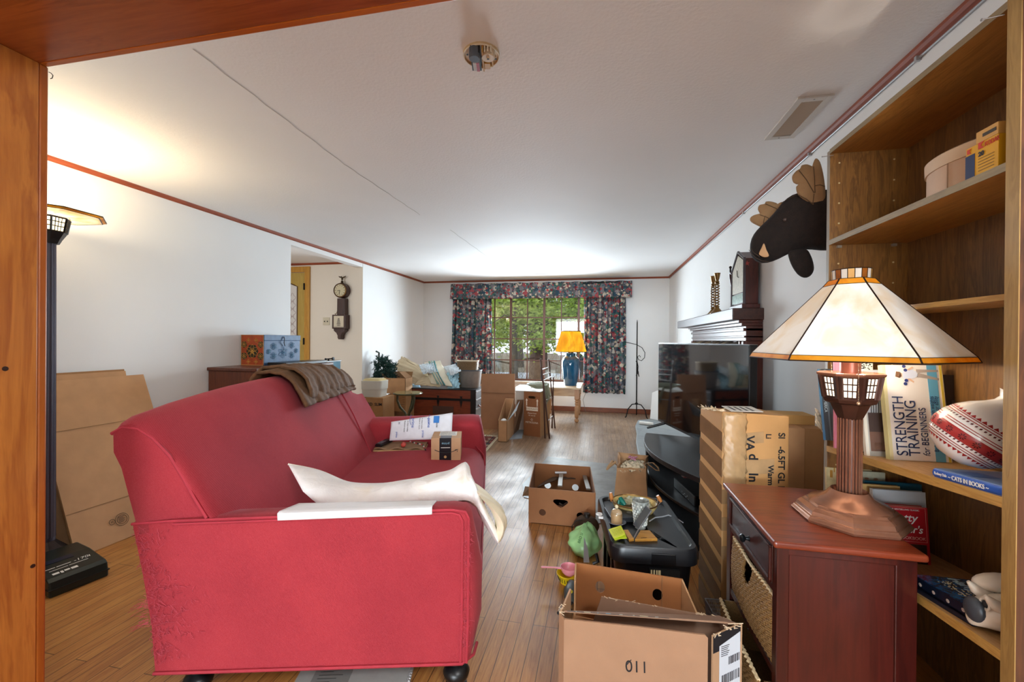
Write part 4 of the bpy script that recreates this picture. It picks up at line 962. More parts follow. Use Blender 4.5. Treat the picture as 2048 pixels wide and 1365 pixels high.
# ---- stone hearth
def mk_stone(name, c1, c2, c3, sc=5):
    m, nt, b = newmat(name); mp = mapping(nt); v = N(nt, 'ShaderNodeTexVoronoi'); v.inputs['Scale'].default_value = sc; nt.links.new(mp, v.inputs['Vector'])
    s = N(nt, 'ShaderNodeSeparateColor'); nt.links.new(v.outputs['Color'], s.inputs[0]); f = noise(nt, mp, 14, 6)
    c = mixc(nt, f, ramp(nt, s.outputs[0], [(.2, c1), (.5, c2), (.8, c3)]), c2); nt.links.new(c, b.inputs['Base Color']); b.inputs['Roughness'].default_value = .7
    bump(nt, b, f, .6, .01); return m
M_SLATE = mk_stone('slate', '#82888C', '#989C9C', '#747A7E', 2.5)
he_ = [(.42, 4.05), (1.20, 4.05), (1.20, 7.1), (.80, 7.1), (.60, 6.95), (.52, 6.5), (.50, 6.0), (.46, 5.5), (.44, 5.0), (.42, 4.5)]
rnd = random.Random(3)
hh_ = struct(MB().slab([(x+(.02*rnd.random() if x < .9 else 0), y, 0) for x, y in he_], (0, 0, .045)).build('hearth_floor', M_SLATE, bevel=.01), 'grey slate hearth slab in front of the fireplace')
tag(hh_, None, None)
# ---- worn grey mat on the floor in front of the banana box
mt_m, nt, b = newmat('grimy_vinyl'); f = noise(nt, mapping(nt), 5, 6, .65); nt.links.new(ramp(nt, f, [(.3, '#5A544E'), (.55, '#7C7872'), (.75, '#8E887C')]), b.inputs['Base Color']); b.inputs['Roughness'].default_value = .42
bump(nt, b, f, .4, .004)
mt = MB(); pts = [at(1096, 914, 'z', 0), at(1180, 925, 'z', 0), V((.15, 4.55, 0)), V((.38, 4.5, 0)), V((.38, 3.35, 0)), V((-.05, 3.0, 0)), V((-.28, 3.3, 0)), V((-.60, 3.42, 0)), at(1045, 970, 'z', 0)]
mt.slab(pts, (0, 0, .004)); tag(mt.build('floor_mat', mt_m, None), 'grimy grey floor mat under the paper bag and carton', 'mat')
# ---- woven rug under the trunk end
rx1 = at(958, 935, 'z', 0).x; rx2 = at(1000, 882, 'z', 0)
def rugmat():
    m, nt, b = newmat('woven_rug'); mp = mapping(nt); v = N(nt, 'ShaderNodeTexVoronoi', distance='CHEBYCHEV'); v.inputs['Scale'].default_value = 16; nt.links.new(mp, v.inputs['Vector'])
    s = N(nt, 'ShaderNodeSeparateColor'); nt.links.new(v.outputs['Color'], s.inputs[0])
    nt.links.new(ramp(nt, s.outputs[0], [(0, '#5A1E1C'), (.3, '#7C4438'), (.5, '#2A2830'), (.65, '#8E7A64'), (.8, '#6A2A24')], 'CONSTANT'), b.inputs['Base Color']); b.inputs['Roughness'].default_value = .95
    bump(nt, b, noise(nt, mp, 300), .6, .003); return m
rg = thing('rug', 'small red and brown patterned rug with cream fringe beside the sofa', 'rug', (-1.9, 4.9, 0))
ra, rb_, rc_, rd_ = V((-1.28, 4.05, 0)), V((-1.33, 5.45, 0)), V((-2.6, 5.5, 0)), V((-2.55, 4.1, 0))
MB().slab((ra, rb_, rc_, rd_), (0, 0, .007)).build('pile', rugmat(), rg)
def strip(a, b, w, z0, z1, mat, nm):
    n = (b-a).cross(V((0, 0, 1))).normalized()*w
    MB().slab([a+V((0, 0, z0)), b+V((0, 0, z0)), b+n+V((0, 0, z0)), a+n+V((0, 0, z0))], (0, 0, z1-z0)).build(nm, mat, rg)
strip(ra, rb_, .035, 0, .008, flat('#B8A88C', .9), 'border'); strip(ra+V((-.05, 0, 0)), rb_+V((-.05, 0, 0)), .012, .0072, .0085, M_INK, 'stripe')
fg = MB(); rnd = random.Random(4)
for k in range(110):
    p = rb_.lerp(rc_, k/110)+V((0, 0, .005)); fg.tube([p, p+V((rnd.gauss(0, .01), .03, .006)), p+V((rnd.gauss(0, .02), .075, 0))], .004, 4)
fr_ = fg.build('fringe', flat('#CFC2A8', .95), rg); fr_['kind'] = 'stuff'
# ---- trunk
yt = 6.0; tx0 = -3.02; tx1 = at(951, 800, 'y', yt).x; tz = at(900, 779, 'y', yt).z; ty1 = 6.52
tk = thing('trunk', 'brown wooden steamer trunk with black iron bands under the piled bags', 'trunk', ((tx0+tx1)/2, 6.25, 0))
M_TRK = wood('#5C2614', '#80391E', 'x', 6, .4)
MB().box((tx0, yt, .03), (tx1, ty1, tz-.145)).build('body', M_TRK, tk, bevel=.004)
ld = MB().box((tx0-.003, yt-.003, tz-.14), (tx1+.003, ty1, tz)).build('lid', M_TRK, tk, bevel=.006)
bb = MB(); bb.box((tx0-.006, yt-.008, tz-.17), (tx1+.008, ty1+.004, tz-.135)); bb.box((tx0-.006, yt-.008, tz-.012), (tx1+.008, ty1+.004, tz+.003)); bb.box((tx1-.075, yt-.008, .03), (tx1+.004, yt, tz-.17)); bb.box((tx0-.004, yt-.008, .03), (tx0+.07, yt, tz-.17)); bb.box((tx1-.075, yt-.008, tz-.135), (tx1+.004, yt, tz-.01)); bb.box((tx0-.006, yt-.008, .03), (tx1+.008, ty1+.004, .06))
bb.build('iron_band', M_BLACK, tk)
for px in (876, 922):
    q = at(px, 795, 'y', yt-.01); w_ = .016
    MB().slab([(q.x-w_*1.2, yt-.012, tz-.10), (q.x+w_*1.2, yt-.012, tz-.10), (q.x+w_*.3, yt-.012, tz-.145), (q.x+w_*1.3, yt-.012, tz-.18), (q.x, yt-.012, tz-.27), (q.x-w_*1.3, yt-.012, tz-.18), (q.x-w_*.3, yt-.012, tz-.145)], (0, .006, 0)).build('strap_hinge', M_BLACK, tk)
p0 = at(866, 812, 'y', yt); p1 = at(907, 830, 'y', yt); MB().box((p0.x, yt-.006, p1.z), (p1.x, yt+.002, p0.z)).build('lock_plate', flat('#4A3026', .6), tk)
for z_ in (tz-.03, tz-.155, tz-.29, tz-.42):
    MB().box((tx1, yt+.004, z_-.009), (tx1+.012, ty1, z_+.009)).build('end_rail', flat('#8A8A8E', .35, .8), tk)
MB().box((tx1, yt+.01, .05), (tx1+.006, ty1-.005, tz-.005)).build('end_panel', flat('#221F20', .5), tk)
MB().tube([(tx1+.01, 6.13, tz-.24), (tx1+.03, 6.16, tz-.27), (tx1+.03, 6.3, tz-.27), (tx1+.01, 6.33, tz-.24)], .011, 6).build('handle', flat('#6A3A28', .5), tk)
TZ = tz+.003
# bin, basket, bags on the trunk
q0 = at(917, 776, 'z', TZ); q1 = at(962, 776, 'z', TZ); by = 6.16; x0_ = at(917, 760, 'y', by).x; x1_ = at(956, 760, 'y', by).x; zt2_ = at(940, 742, 'y', by).z
cb = V(((x0_+x1_)/2, by+.13, TZ)); ra_ = (x1_-x0_)/2
bn = thing('storage_bin', 'grey oval fabric bin at the right end of the trunk', 'bin', cb)
def ov(r, z, ry=.12, e=3.2):
    out = []
    for k in range(28):
        a = 2*pi*k/28; ca, sa = cos(a), sin(a); out.append((cb.x+r*math.copysign(abs(ca)**(2/e), ca), cb.y+ry*math.copysign(abs(sa)**(2/e), sa), z))
    return out
MB().loft([ov(ra_*.86, TZ, .10), ov(ra_*.9, TZ+.01, .11), ov(ra_*1.08, zt2_, .13), ov(ra_*1.04, zt2_, .125), ov(ra_*.86, TZ+.015, .10)]).build('bin_wall', flat('#77706A', .8, 0, .1, 20, .2, 120), bn, smooth=True)
MB().tube(ov(ra_*1.07, zt2_, .13), .007, 6, True).build('rim', flat('#3A4656', .6), bn)
x0_ = at(917, 735, 'y', 6.42).x; x1_ = at(958, 735, 'y', 6.42).x; z0_ = TZ; z1_ = at(936, 722, 'y', 6.42).z
cb = V(((x0_+x1_)/2, 6.37, TZ)); wk_ = thing('wicker_basket', 'brown wicker basket with a light rim standing behind the grey bin', 'basket', cb); ra_ = (x1_-x0_)/2
def mk_wick(name, c1, c2, sc=1, dark='#3A2410'):
    m, nt, b = newmat(name); mp = mapping(nt); br = N(nt, 'ShaderNodeTexWave', wave_type='BANDS', bands_direction='Z'); br.inputs['Scale'].default_value = 26*sc; br.inputs['Distortion'].default_value = 5; br.inputs['Detail'].default_value = 3; br.inputs['Detail Scale'].default_value = 4*sc
    nt.links.new(mp, br.inputs[0]); n2 = noise(nt, mp, 26*sc, 4, .6, 1)
    c = mixc(nt, n2, ramp(nt, br.outputs['Fac'], [(.12, dark), (.38, c1), (.8, c2)]), c1); nt.links.new(c, b.inputs['Base Color']); b.inputs['Roughness'].default_value = .6
    bump(nt, b, br.outputs['Fac'], .9, .008); return m
M_WIK = mk_wick('wicker_brown', '#8A6A44', '#B4936A', 1.4)
MB().loft([ov(ra_*.84, TZ, .09), ov(ra_, z1_, .10), ov(ra_*.94, z1_, .095), ov(ra_*.8, TZ+.015, .085)]).build('weave', M_WIK, wk_, smooth=True)
MB().tube(ov(ra_*1.0, z1_, .10), .010, 6, True).build('rim', flat('#B8A890', .7), wk_)
def crumple(fn, nu, nv, amp, seed, sc=1.0):
    rr_ = random.Random(seed); W_ = [(rr_.uniform(3, 16)*sc, rr_.uniform(3, 16)*sc, rr_.uniform(0, 6), rr_.uniform(.3, 1), V((rr_.gauss(0, 1), rr_.gauss(0, 1), rr_.gauss(0, .7))).normalized()) for _ in range(9)]
    def f(u, v):
        q = V(fn(u, v))
        for a, b, p, w, d in W_: q += d*(amp*w*(1-abs(sin(a*u+b*v+p)))*.5)
        return q
    return f
Yb = 6.18
def B(px, py, y=Yb): return at(px, py, 'y', y)
cb1 = thing('canvas_tote', 'beige canvas tote bag sprawled over the left half of the trunk', 'bag', (B(820, 740).x, Yb, TZ))
M_CAN = flat('#C0AC8C', .85, 0, .07, 12, .25, 160); 
def quadf(a, b, c_, d): return lambda u, v: (V(a).lerp(V(b), u)).lerp(V(d).lerp(V(c_), u), v)
def fold(a, b, c_, d, bulge, dirn=(0, -1, .3)):
    q = quadf(a, b, c_, d); D = V(dirn)
    return lambda u, v: q(u, v)+D*bulge*sin(pi*u)*sin(pi*v)
tz3 = TZ+.01
MB().grid(crumple(fold(B(804, 713, 6.35), B(858, 756, 6.2), B(828, 770, 6.06), B(787, 737, 6.1), .03), 1, 1, .016, 1), 22, 18).build('flap', M_CAN, cb1, smooth=True, solid=.006, sharp=180)
MB().grid(crumple(fold(B(850, 742, 6.34), B(893, 762, 6.3), B(880, 774, 6.05), B(830, 770, 6.03), .05), 1, 1, .02, 2), 22, 18).build('side', M_CAN, cb1, smooth=True, solid=.006, sharp=180)
MB().grid(crumple(fold(B(808, 714, 6.36), B(846, 735, 6.36), B(858, 757, 6.22), B(815, 722, 6.3), .02), 1, 1, .014, 3), 16, 14).build('back_flap', flat('#B5A284', .85, 0, .07, 12), cb1, smooth=True, solid=.006, sharp=180)
for k, (pa, pb_, pc2) in enumerate((((776, 752), (779, 735), (798, 727)), ((770, 762), (776, 742), (790, 731)))):
    MB().tube([B(*pa, 6.06), B(*pb_, 6.08), B(*pc2, 6.12)], .009, 6).build('handle', M_CAN, cb1)
sb = thing('striped_bag', 'green and cream striped shopping bag heaped in the middle of the trunk', 'bag', (B(880, 750).x, Yb, TZ))
MB().grid(crumple(fold(B(848, 726, 6.4), B(880, 722, 6.4), B(905, 774, 6.05), B(862, 768, 6.05), .09), 1, 1, .022, 4), 26, 26).build('cloth', flat('#D5CBB4', .7, 0, .05, 10, .2, 60), sb, smooth=True, solid=.008, sharp=180)
for k, (c_, s0, s1) in enumerate((('#7E9A8C', .30, .42), ('#2E6E70', .62, .70), ('#6FA0A0', .50, .55))):
    a = V(B(848, 726, 6.4)).lerp(B(880, 722, 6.4), s0); b_ = V(B(848, 726, 6.4)).lerp(B(880, 722, 6.4), s1); c2_ = V(B(862, 768, 6.05)).lerp(B(905, 774, 6.05), s1); d_ = V(B(862, 768, 6.05)).lerp(B(905, 774, 6.05), s0)
    MB().grid(crumple(fold([*(a+V((0, -.02, .012)))], b_+V((0, -.02, .012)), c2_+V((0, -.02, .008)), d_+V((0, -.02, .008)), .085), 1, 1, .010, 5+k), 8, 24).build('stripe', flat(c_, .7), sb, smooth=True, solid=.004, sharp=180)
M_PLAS = flat('#A9D4E4', .15, 0, .15, 9, .4, 30)
for k, (lab, pts, sd) in enumerate((('pale blue plastic bag bunched beside the grey bin', [(893, 738), (917, 730), (919, 776), (896, 778)], 21), ('clear plastic wrap tufted behind the striped bag', [(838, 730), (868, 724), (876, 744), (846, 748)], 22), ('white and blue plastic sack bulging up beside the wicker basket', [(888, 734), (912, 728), (924, 742), (905, 752)], 23))):
    g_ = MB().grid(crumple(fold(B(*pts[0], 6.36), B(*pts[1], 6.34), B(*pts[2], 6.1), B(*pts[3], 6.08), .07), 1, 1, .035, sd, 1.6), 26, 26)
    tag(g_.build('plastic_bag', M_PLAS if k == 0 else flat('#D6E2EA', .2, 0, .12, 20, .4, 30), None, smooth=True, solid=.003, sharp=180), lab, 'plastic bag')
# ---- artificial wreath / greenery
gq = B(764, 740, 5.86)
gt_ = thing('artificial_greenery', 'bundle of dark green artificial fir branches against the left wall', 'greenery', (gq.x, 5.86, .5))
ndl = MB(); rnd = random.Random(9)
for k in range(150):
    t_ = rnd.random(); px = 750+38*t_+rnd.gauss(0, 2); py = 713+30*abs(t_-.4)+rnd.uniform(0, 36); c0 = B(px, min(py, 757), 5.86+rnd.uniform(-.05, .05)); d0 = V((rnd.gauss(0, 1), rnd.gauss(0, 1), rnd.gauss(0, .9))).normalized()
    for n_ in range(46):
        p = c0+d0*(n_-23)*.0036; dd = (V((rnd.gauss(0, 1), rnd.gauss(0, 1), rnd.gauss(0, 1))).normalized()+d0*.7).normalized()*.034; s2 = dd.orthogonal().normalized()*.0045
        ndl.face(p-s2, p+s2, p+dd)
nn_ = ndl.build('needles', flat('#143C34', .6, 0, .35, 14), gt_); nn_['kind'] = 'stuff'
MB().tube([B(752, 757, 5.86), B(758, 730, 5.86), B(758, 706, 5.86), B(752, 703, 5.86)], .014, 6).build('branch_stem', flat('#2A3A30', .6), gt_)
# ---- cartons between the sofa and the trunk
def carton(name, lab, x0, y0, x1, y1, z0, z1, mat, open_=False, rot=0, inside=None, group=None):
    t = thing(name, lab, 'box', ((x0+x1)/2, (y0+y1)/2, z0), group)
    if not open_: MB().box((x0, y0, z0), (x1, y1, z1)).build('carton', mat, t, bevel=.003)
    else:
        w_ = .005; b = MB(); b.box((x0, y0, z0), (x1, y1, z0+w_)); b.box((x0, y0, z0), (x1, y0+w_, z1)); b.box((x0, y1-w_, z0), (x1, y1, z1)); b.box((x0, y0, z0), (x0+w_, y1, z1)); b.box((x1-w_, y0, z0), (x1, y1, z1)); b.build('carton', mat, t)
    return t
gy = 5.20
X0 = at(706, 820, 'y', 5.20).x; X1 = at(766, 820, 'y', gy).x; Z1 = at(750, 796, 'y', gy).z
t = carton('shipping_carton', 'plain tan carton marked SLIM under the white tub', X0+.02, gy, X1, 5.52, 0, Z1, M_CARD2)
words('ORD  SLIM', .055, fr((at(729, 811, 'y', gy).x, gy-.002, at(729, 811, 'y', gy).z), (1, 0, 0), (0, 0, 1)), M_INK, t, bold=.001)
MB().box((at(722, 800, 'y', gy).x, gy-.002, Z1-.03), (at(731, 800, 'y', gy).x, gy, Z1-.012)).build('paper_tag', M_PAPER, t)
xw1 = at(762, 780, 'y', gy+.05).x; zw = at(740, 758, 'y', gy+.05).z
wt = thing('white_tub', 'white round-cornered tub with a yellowed lid on the tan carton', 'tub', ((xw1-.16), gy+.18, Z1))
cb = V((xw1-.155, gy+.16, 0))
MB().loft([ov(.135, Z1, .12, 5), ov(.145, Z1+.10, .13, 5), ov(.152, Z1+.102, .135, 5), ov(.158, zw-.03, .135, 5), ov(.15, zw-.028, .13, 5)]).build('tub_wall', flat('#C9C4B8', .5), wt, smooth=True)
MB().loft([ov(.145, zw-.03, .125, 5), ov(.12, zw-.005, .10, 5)]).build('tub_lid', flat('#C8B47E', .5), wt, smooth=True)
y2 = 5.72; X0b = at(776, 820, 'y', y2).x; X1b = at(812, 800, 'y', y2).x; Z2 = at(790, 789, 'y', y2).z
t = carton('barcode_carton', 'tan carton with printed lines and a barcode beside the round table', X0b, y2, X1b, 6.0, 0, Z2, M_CARD2)
pb_ = MB(); rnd = random.Random(2)
fc = fr((X0b, y2-.0015, 0), (1, 0, 0), (0, 0, 1)); wB = X1b-X0b
lnm = MB(fc)
for i, l_ in enumerate((.05, .04, .03, .075, .055, .05, .045)): lnm.box((wB*.94-l_, Z2-.045-.036*i, -.0004), (wB*.94, Z2-.032-.036*i, .0008))
lnm.build('printed_line', M_CARDD, t)
x = wB*.30
while x < wB*.93: w_ = rnd.choice((.003, .005, .008)); pb_.box((x, .17, -.0005), (x+w_, .235, .0006)); x += w_+rnd.choice((.003, .005))
pb_.M = fc; pb_.v = [tuple(fc @ V(v)) for v in pb_.v]; pb_.build('barcode', flat('#5A3E2C', .7), t)
zO = at(790, 746, 'y', 5.8).z; xo0 = at(769, 770, 'y', 5.8).x; xo1 = at(812, 770, 'y', 5.8).x
t = carton('open_carton', 'small open brown carton with raised flaps on top of the barcode carton', xo0, 5.78, xo1, 6.02, Z2, zO-.08, M_CARD, True)
MB().quadslab((xo0, 5.78, zO-.08), (xo0, 6.0, zO-.08), (xo0-.05, 6.0, zO-.0), (xo0-.05, 5.78, zO-.0), .004).quadslab((xo1, 5.78, zO-.08), (xo1, 6.0, zO-.08), (xo1-.11, 5.98, zO+.01), (xo1-.11, 5.8, zO+.01), .004).quadslab((xo0+.01, 6.02, zO-.08), (xo1-.01, 6.02, zO-.08), (xo1-.01, 6.06, zO-.0), (xo0+.01, 6.06, zO-.0), .004).build('flap', flat('#8A623C', .85), t)
bs_ = thing('blue_cloth', 'pale blue cloth bundled at the left end of the trunk', 'cloth', (B(822, 772, 6.03).x, 6.1, TZ))
MB().grid(crumple(fold(B(812, 765, 6.2), B(838, 768, 6.2), B(842, 778, 6.05), B(812, 778, 6.05), .04), 1, 1, .02, 31), 16, 12).build('cloth', flat('#8FB0C8', .7, 0, .1, 20), bs_, smooth=True, solid=.006, sharp=180)
# ---- round marble table
ry = 5.18; cR = at(816, 786, 'y', ry); rR = (at(842, 786, 'y', ry).x-at(790, 786, 'y', ry).x)/2; zR = at(816, 785.5, 'y', ry).z
rt = thing('round_side_table', 'round green marble-topped side table with scrolled legs behind the sofa arm', 'side table', (cR.x, ry, 0))
MB().lathe((cR.x, ry, zR-.012), [(0, -.008), (rR*.97, -.008), (rR, 0), (rR, .010), (rR*.985, .014), (0, .014)], 40).build('tabletop', flat('#75754A', .12, 0, .5, 8, coat=.6), rt, smooth=True)
MB().tube([(cR.x+rR*1.0*cos(2*pi*k/36), ry+rR*1.0*sin(2*pi*k/36), zR-.01) for k in range(36)], .007, 6, True).build('rim', flat('#4A4A34', .35, .5), rt)
for k in range(3):
    a = radians(-90+120*k)+radians(60); P = lambda r, z: (cR.x+r*cos(a), ry+r*sin(a), z)
    MB().tube([P(rR*.72, zR-.02), P(rR*.74, zR-.10), P(rR*.55, zR-.19), P(rR*.18, zR-.27), P(.02, zR-.33), P(.06, zR-.42), P(rR*.8, .02)], [.018, .015, .017, .015, .02, .014, .016], 8).build('leg', flat('#4C4E38', .4, .3, .4, 20), rt, smooth=True)
MB().ball((cR.x, ry, zR-.31), (.035, .035, .03)).build('boss', flat('#6A5A34', .4, .3), rt, smooth=True)
# ---- large flat carton and its neighbours
A0 = at(963, 853, 'z', 0); ybd = 5.95
f0 = at(963, 748, 'y', ybd+.1); f1 = at(1030, 748, 'y', ybd+.1); g0 = at(962, 853, 'y', ybd); g1 = at(1030, 853, 'y', ybd)
t = thing('tall_flat_carton', 'large flat brown carton standing upright below the window sill', 'cardboard', (g0.x, ybd, 0))
MB().quadslab((g0.x, ybd, .0), (g1.x, ybd, .0), (f1.x, ybd+.1, f1.z), (f0.x, ybd+.1, f0.z), .012).build('sheet', flat('#9C7050', .85, 0, .05, 10), t)
MB().box((g0.x, ybd+.040, f0.z*.66), (g1.x, ybd+.052, f0.z*.665)).build('crease', M_CARDD, t)
q0 = at(1031, 775, 'y', 5.98); q1 = at(1048, 772, 'y', 5.98)
t = carton('white_carton', 'white-sided carton behind the live plants box', q0.x, 5.98, q1.x+.1, 6.3, 0, q1.z-.02, flat('#CFC6BC', .7), False)
MB().quadslab((q0.x, 5.975, q1.z-.02), (q1.x+.1, 5.975, q1.z-.02), (q1.x+.12, 5.86, q1.z-.06), (q0.x+.02, 5.86, q1.z-.06), .004).build('flap', M_WHITE, t)
sxa = at(996, 884, 'z', 0); sxb = at(1013, 886, 'z', 0); zf = at(1003, 842, 'y', sxa.y).z
t = thing('slim_open_carton', 'slim open carton with tall side flaps standing on the floor by the rug', 'box', sxa)
x0_, x1_, y0_ = sxa.x, sxb.x, sxa.y; y1_ = y0_+.42; zb_ = at(1003, 800, 'y', y1_-.15).z
cbx_ = MB(); w_ = .004
cbx_.box((x0_, y0_, 0), (x1_, y0_+w_, zf)); cbx_.box((x0_, y0_, 0), (x1_, y1_, .005)); cbx_.slab([(x0_, y0_, 0), (x0_, y1_, 0), (x0_, y1_, zb_), (x0_, y0_, zf)], (w_, 0, 0)); cbx_.slab([(x1_, y0_, 0), (x1_, y1_, 0), (x1_, y1_, zb_), (x1_, y0_, zf)], (-w_, 0, 0)); cbx_.box((x0_, y1_-w_, 0), (x1_, y1_, zb_))
cbx_.build('carton', M_CARD, t)
MB().quadslab((x1_+.002, y0_+.01, zf), (x1_+.002, y1_-.03, zf*1.05), (x1_+.085, y1_-.03, zb_-.02), (x1_+.085, y0_+.16, zb_-.12), .004).build('flap', flat('#A9AFB4', .7), t)
tg = MB(); rnd = random.Random(8)
for k in range(16): tg.box((x0_-.0015, y0_+.03, .10+k*.014), (x0_, y0_+.03+rnd.uniform(.01, .03), .106+k*.014))
tg.build('printing', M_INK, t)
pw = MB().ball((x0_+.05, y0_+.10, zf-.02), (.04, .06, .03)); pw.build('white_padding', M_WHITE, t, smooth=True)
fl2 = thing('white_cardboard_sheet', 'white and grey cardboard sheet lying folded between the cartons on the floor', 'cardboard', (-1.0, 5.4, 0))
MB().slab([at(1016, 880, 'z', 0), at(1044, 878, 'z', 0), at(1047, 860, 'z', 0), at(1026, 862, 'z', 0)], (0, 0, .006)).build('sheet', flat('#9AA2AC', .6), fl2)
MB().quadslab(at(1026, 870, 'z', .006), at(1045, 852, 'z', .006), at(1046, 800, 'y', 5.8), at(1034, 800, 'y', 5.7), .005).build('raised_flap', flat('#8C6A50', .8), fl2)
# ---- live plants carton
a = at(1047, 871, 'z', 0); b = at(1080, 875, 'z', 0); d = at(1090, 866, 'z', 0)
zL = at(1065, 784, 'y', a.y).z; ex = (b-a); ex.z = 0; ey_ = V((-ex.y, ex.x, 0)).normalized()*.34
t = thing('plant_carton', 'tall brown carton printed LIVE PLANTS with a handle slot, standing by the table', 'box', a)
ML_ = fr(a, ex, (0, 0, 1)); wl_ = ex.length
brd = MB(); slot = [(wl_*.5+.055*(1 if abs(q) < pi/2 else -1)*.6+.022*cos(q)*1.0, zL-.075+.020*sin(q)) for q in [pi*2*k/20-pi for k in range(20)]]
slot = [(wl_*.5+(.035 if cos(q) >= 0 else -.035)+.018*cos(q), zL-.072+.018*sin(q)) for q in [2*pi*k/20+.05 for k in range(20)]]
M_LP = flat('#8C5630', .8, 0, .05, 12)
holed(brd, ML_, wl_, zL, -.004, [slot]); brd.build('printed_front', M_LP, t)
bb = MB(); q1 = a+ey_; q2 = a+ex+ey_
H_ = V((0, 0, zL))
bb.quadslab(a, a+ey_, a+ey_+H_, a+H_, .004); bb.quadslab(a+ex, a+ex+ey_, a+ex+ey_+H_, a+ex+H_, .004); bb.quadslab(q1, q2, q2+H_, q1+H_, .004); bb.quadslab(a, a+ex, a+ex+ey_, a+ey_, .004)
bb.build('carton', M_CARD2, t)
MB().quadslab(a+H_+V((0, 0, .004)), a+ex+H_+V((0, 0, .004)), a+ex+ey_+H_+V((0, 0, .02)), a+ey_+H_+V((0, 0, .02)), .005).build('lid', flat('#C8BEB0', .7), t)
MW = flat('#E8D8C4', .7)
def pw_(s, size, z, al='CENTER', **k): words(s, size, ML_ @ Matrix.Translation((wl_*.5, z, .0008)), MW, t, align=al, **k)
patches(ML_, [(wl_*.16, zL-.255, wl_*.86, zL-.205)], 'white_label', MW, t)
words('LIVE PLANTS', .030, ML_ @ Matrix.Translation((wl_*.5, zL-.24, .0012)), M_CARDD, t, align='CENTER')
pw_('Shipped fresh', .024, zL-.295, shear=.3); pw_('for you by', .024, zL-.325, shear=.3); pw_('METROLINA', .034, zL-.425)
am = MB(ML_)
for s_ in (.18, .82):
    cx2 = wl_*s_; am.slab([(cx2-.007, zL-.185, .0004), (cx2+.007, zL-.185, .0004), (cx2+.007, zL-.12, .0004), (cx2+.016, zL-.12, .0004), (cx2, zL-.09, .0004), (cx2-.016, zL-.12, .0004), (cx2-.007, zL-.12, .0004)], (0, 0, .0006)); am.box((cx2-.012, zL-.20, .0004), (cx2+.012, zL-.194, .001))
am.build('up_arrow', MW, t)
lf_ = MB(ML_).lathe((wl_*.5, zL-.375, .0004), [(.018, 0), (.018, .0006), (.013, .0006), (.013, 0)], 4, cap=False); lf_.build('logo_mark', MW, t)
# hose coil on the carton
hz_ = thing('hose_coil', 'grey-green garden hose coiled on top of the plant carton', 'hose', a+ex*.5+ey_*.6+V((0, 0, zL+.02)))
hp_ = []
for k in range(150):
    an = 2*pi*k/26; r_ = .085+.0006*k+.012*sin(k*.7); cc_ = a+ex*.62+ey_*.55; zz = zL+.040+.012*(k % 26)/26+.010*(k//26)
    p = cc_+V((r_*cos(an)*.95, r_*sin(an)*1.3, 0)); p.z = zz-(max(0, cos(an)-.75)*.75)*(1+.3*sin(k)); hp_.append(p)
MB().tube(hp_, .0085, 6).build('hose', flat('#8C8C74', .5), hz_, smooth=True)
# ---- folded wooden stand: two slender frames
es = thing('folding_rack', 'slender folding rack of dark wood rods standing open by the plant carton', 'rack', (-.68, 5.9, 0))
M_ROD = flat('#4A2C1E', .45); 
def rod(p, q, r=.011): return MB().tube([p, q], r, 8)
Pz = lambda px, py, y: at(px, py, 'y', y)
y1_, y2_ = 5.55, 6.22
for (y_, tops) in ((y1_, [((1081, 718), (1099, 877)), ((1087, 765), (1090, 878))]), (y2_, [((1097, 718), (1110, 857)), ((1107, 755), (1104, 856))])):
    for (pa, pb2) in tops:
        A_ = Pz(*pa, y_); B_ = Pz(*pb2, y_); B_.z = max(0, B_.z) if B_.z < .05 else B_.z; B_.z = 0
        rod(A_, B_).build('upright', M_ROD, es)
for (pa, pb2) in (((1083, 740), (1097, 735)), ((1086, 750), (1100, 745)), ((1086, 762), (1102, 754)), ((1093, 800), (1104, 795)), ((1095, 843), (1106, 832))):
    rod(Pz(*pa, y1_), Pz(*pb2, y2_), .007).build('crossbar', flat('#9A9490', .4, .3), es)
for y_, pts in ((y1_, [(1081, 718), (1082, 760), (1086, 768), (1084, 730)]), (y2_, [(1097, 718), (1099, 750), (1102, 758), (1100, 726)])):
    MB().slab([Pz(*p, y_) for p in pts], (0, .006, 0)).build('cloth_strap', flat('#262438', .6), es)
# ceiling register near the window
q0 = at(1058, 548, 'z', ZC); q1 = at(1099, 548, 'z', ZC)
t = thing('ceiling_vent', 'narrow white ceiling register near the window', 'vent', (q0+q1)/2)
MB().box((q0.x, q0.y-.05, ZC-.008), (q1.x, q0.y+.05, ZC)).build('frame', M_WHITE, t, bevel=.002)
MB().box((q0.x+.02, q0.y-.03, ZC-.010), (q1.x-.02, q0.y+.03, ZC-.008)).build('slot', flat('#8E8884', .6), t)
# ================================================================== FIREPLACE WALL
my0 = 3.45; mx = .982; zt0 = 1.555; zb0 = 1.466
my1 = at(1355, 650, 'x', mx).y
mt_ = thing('mantel_shelf', 'thick dark brown mantel shelf on the right wall holding the clock', 'shelf', (1.1, 4.5, zb0))
MB().box((mx, my0, zb0), (XR, my1, zt0)).build('plank', wood('#2E1712', '#4E2C22', 'y', 6, .4), mt_, bevel=.006)
# timber surround: frame of mouldings around the stone
fs = thing('fireplace_surround', 'mahogany moulded fireplace surround below the mantel', 'surround', (1.15, 4.2, 0))
fx = 1.08; fy0 = 3.46; fy1 = at(1385, 655, 'x', fx).y; ft = zb0; 
def molding(par, nm, x0, steps, y0, y1, z0, z1):
    mb = MB()
    for dx, ins in steps:
        mb.box((x0+dx, y0, z0+ins[0]), (XR, y1, z1-ins[1])) if True else None
    return mb.build(nm, M_MAHO, par, bevel=.004)
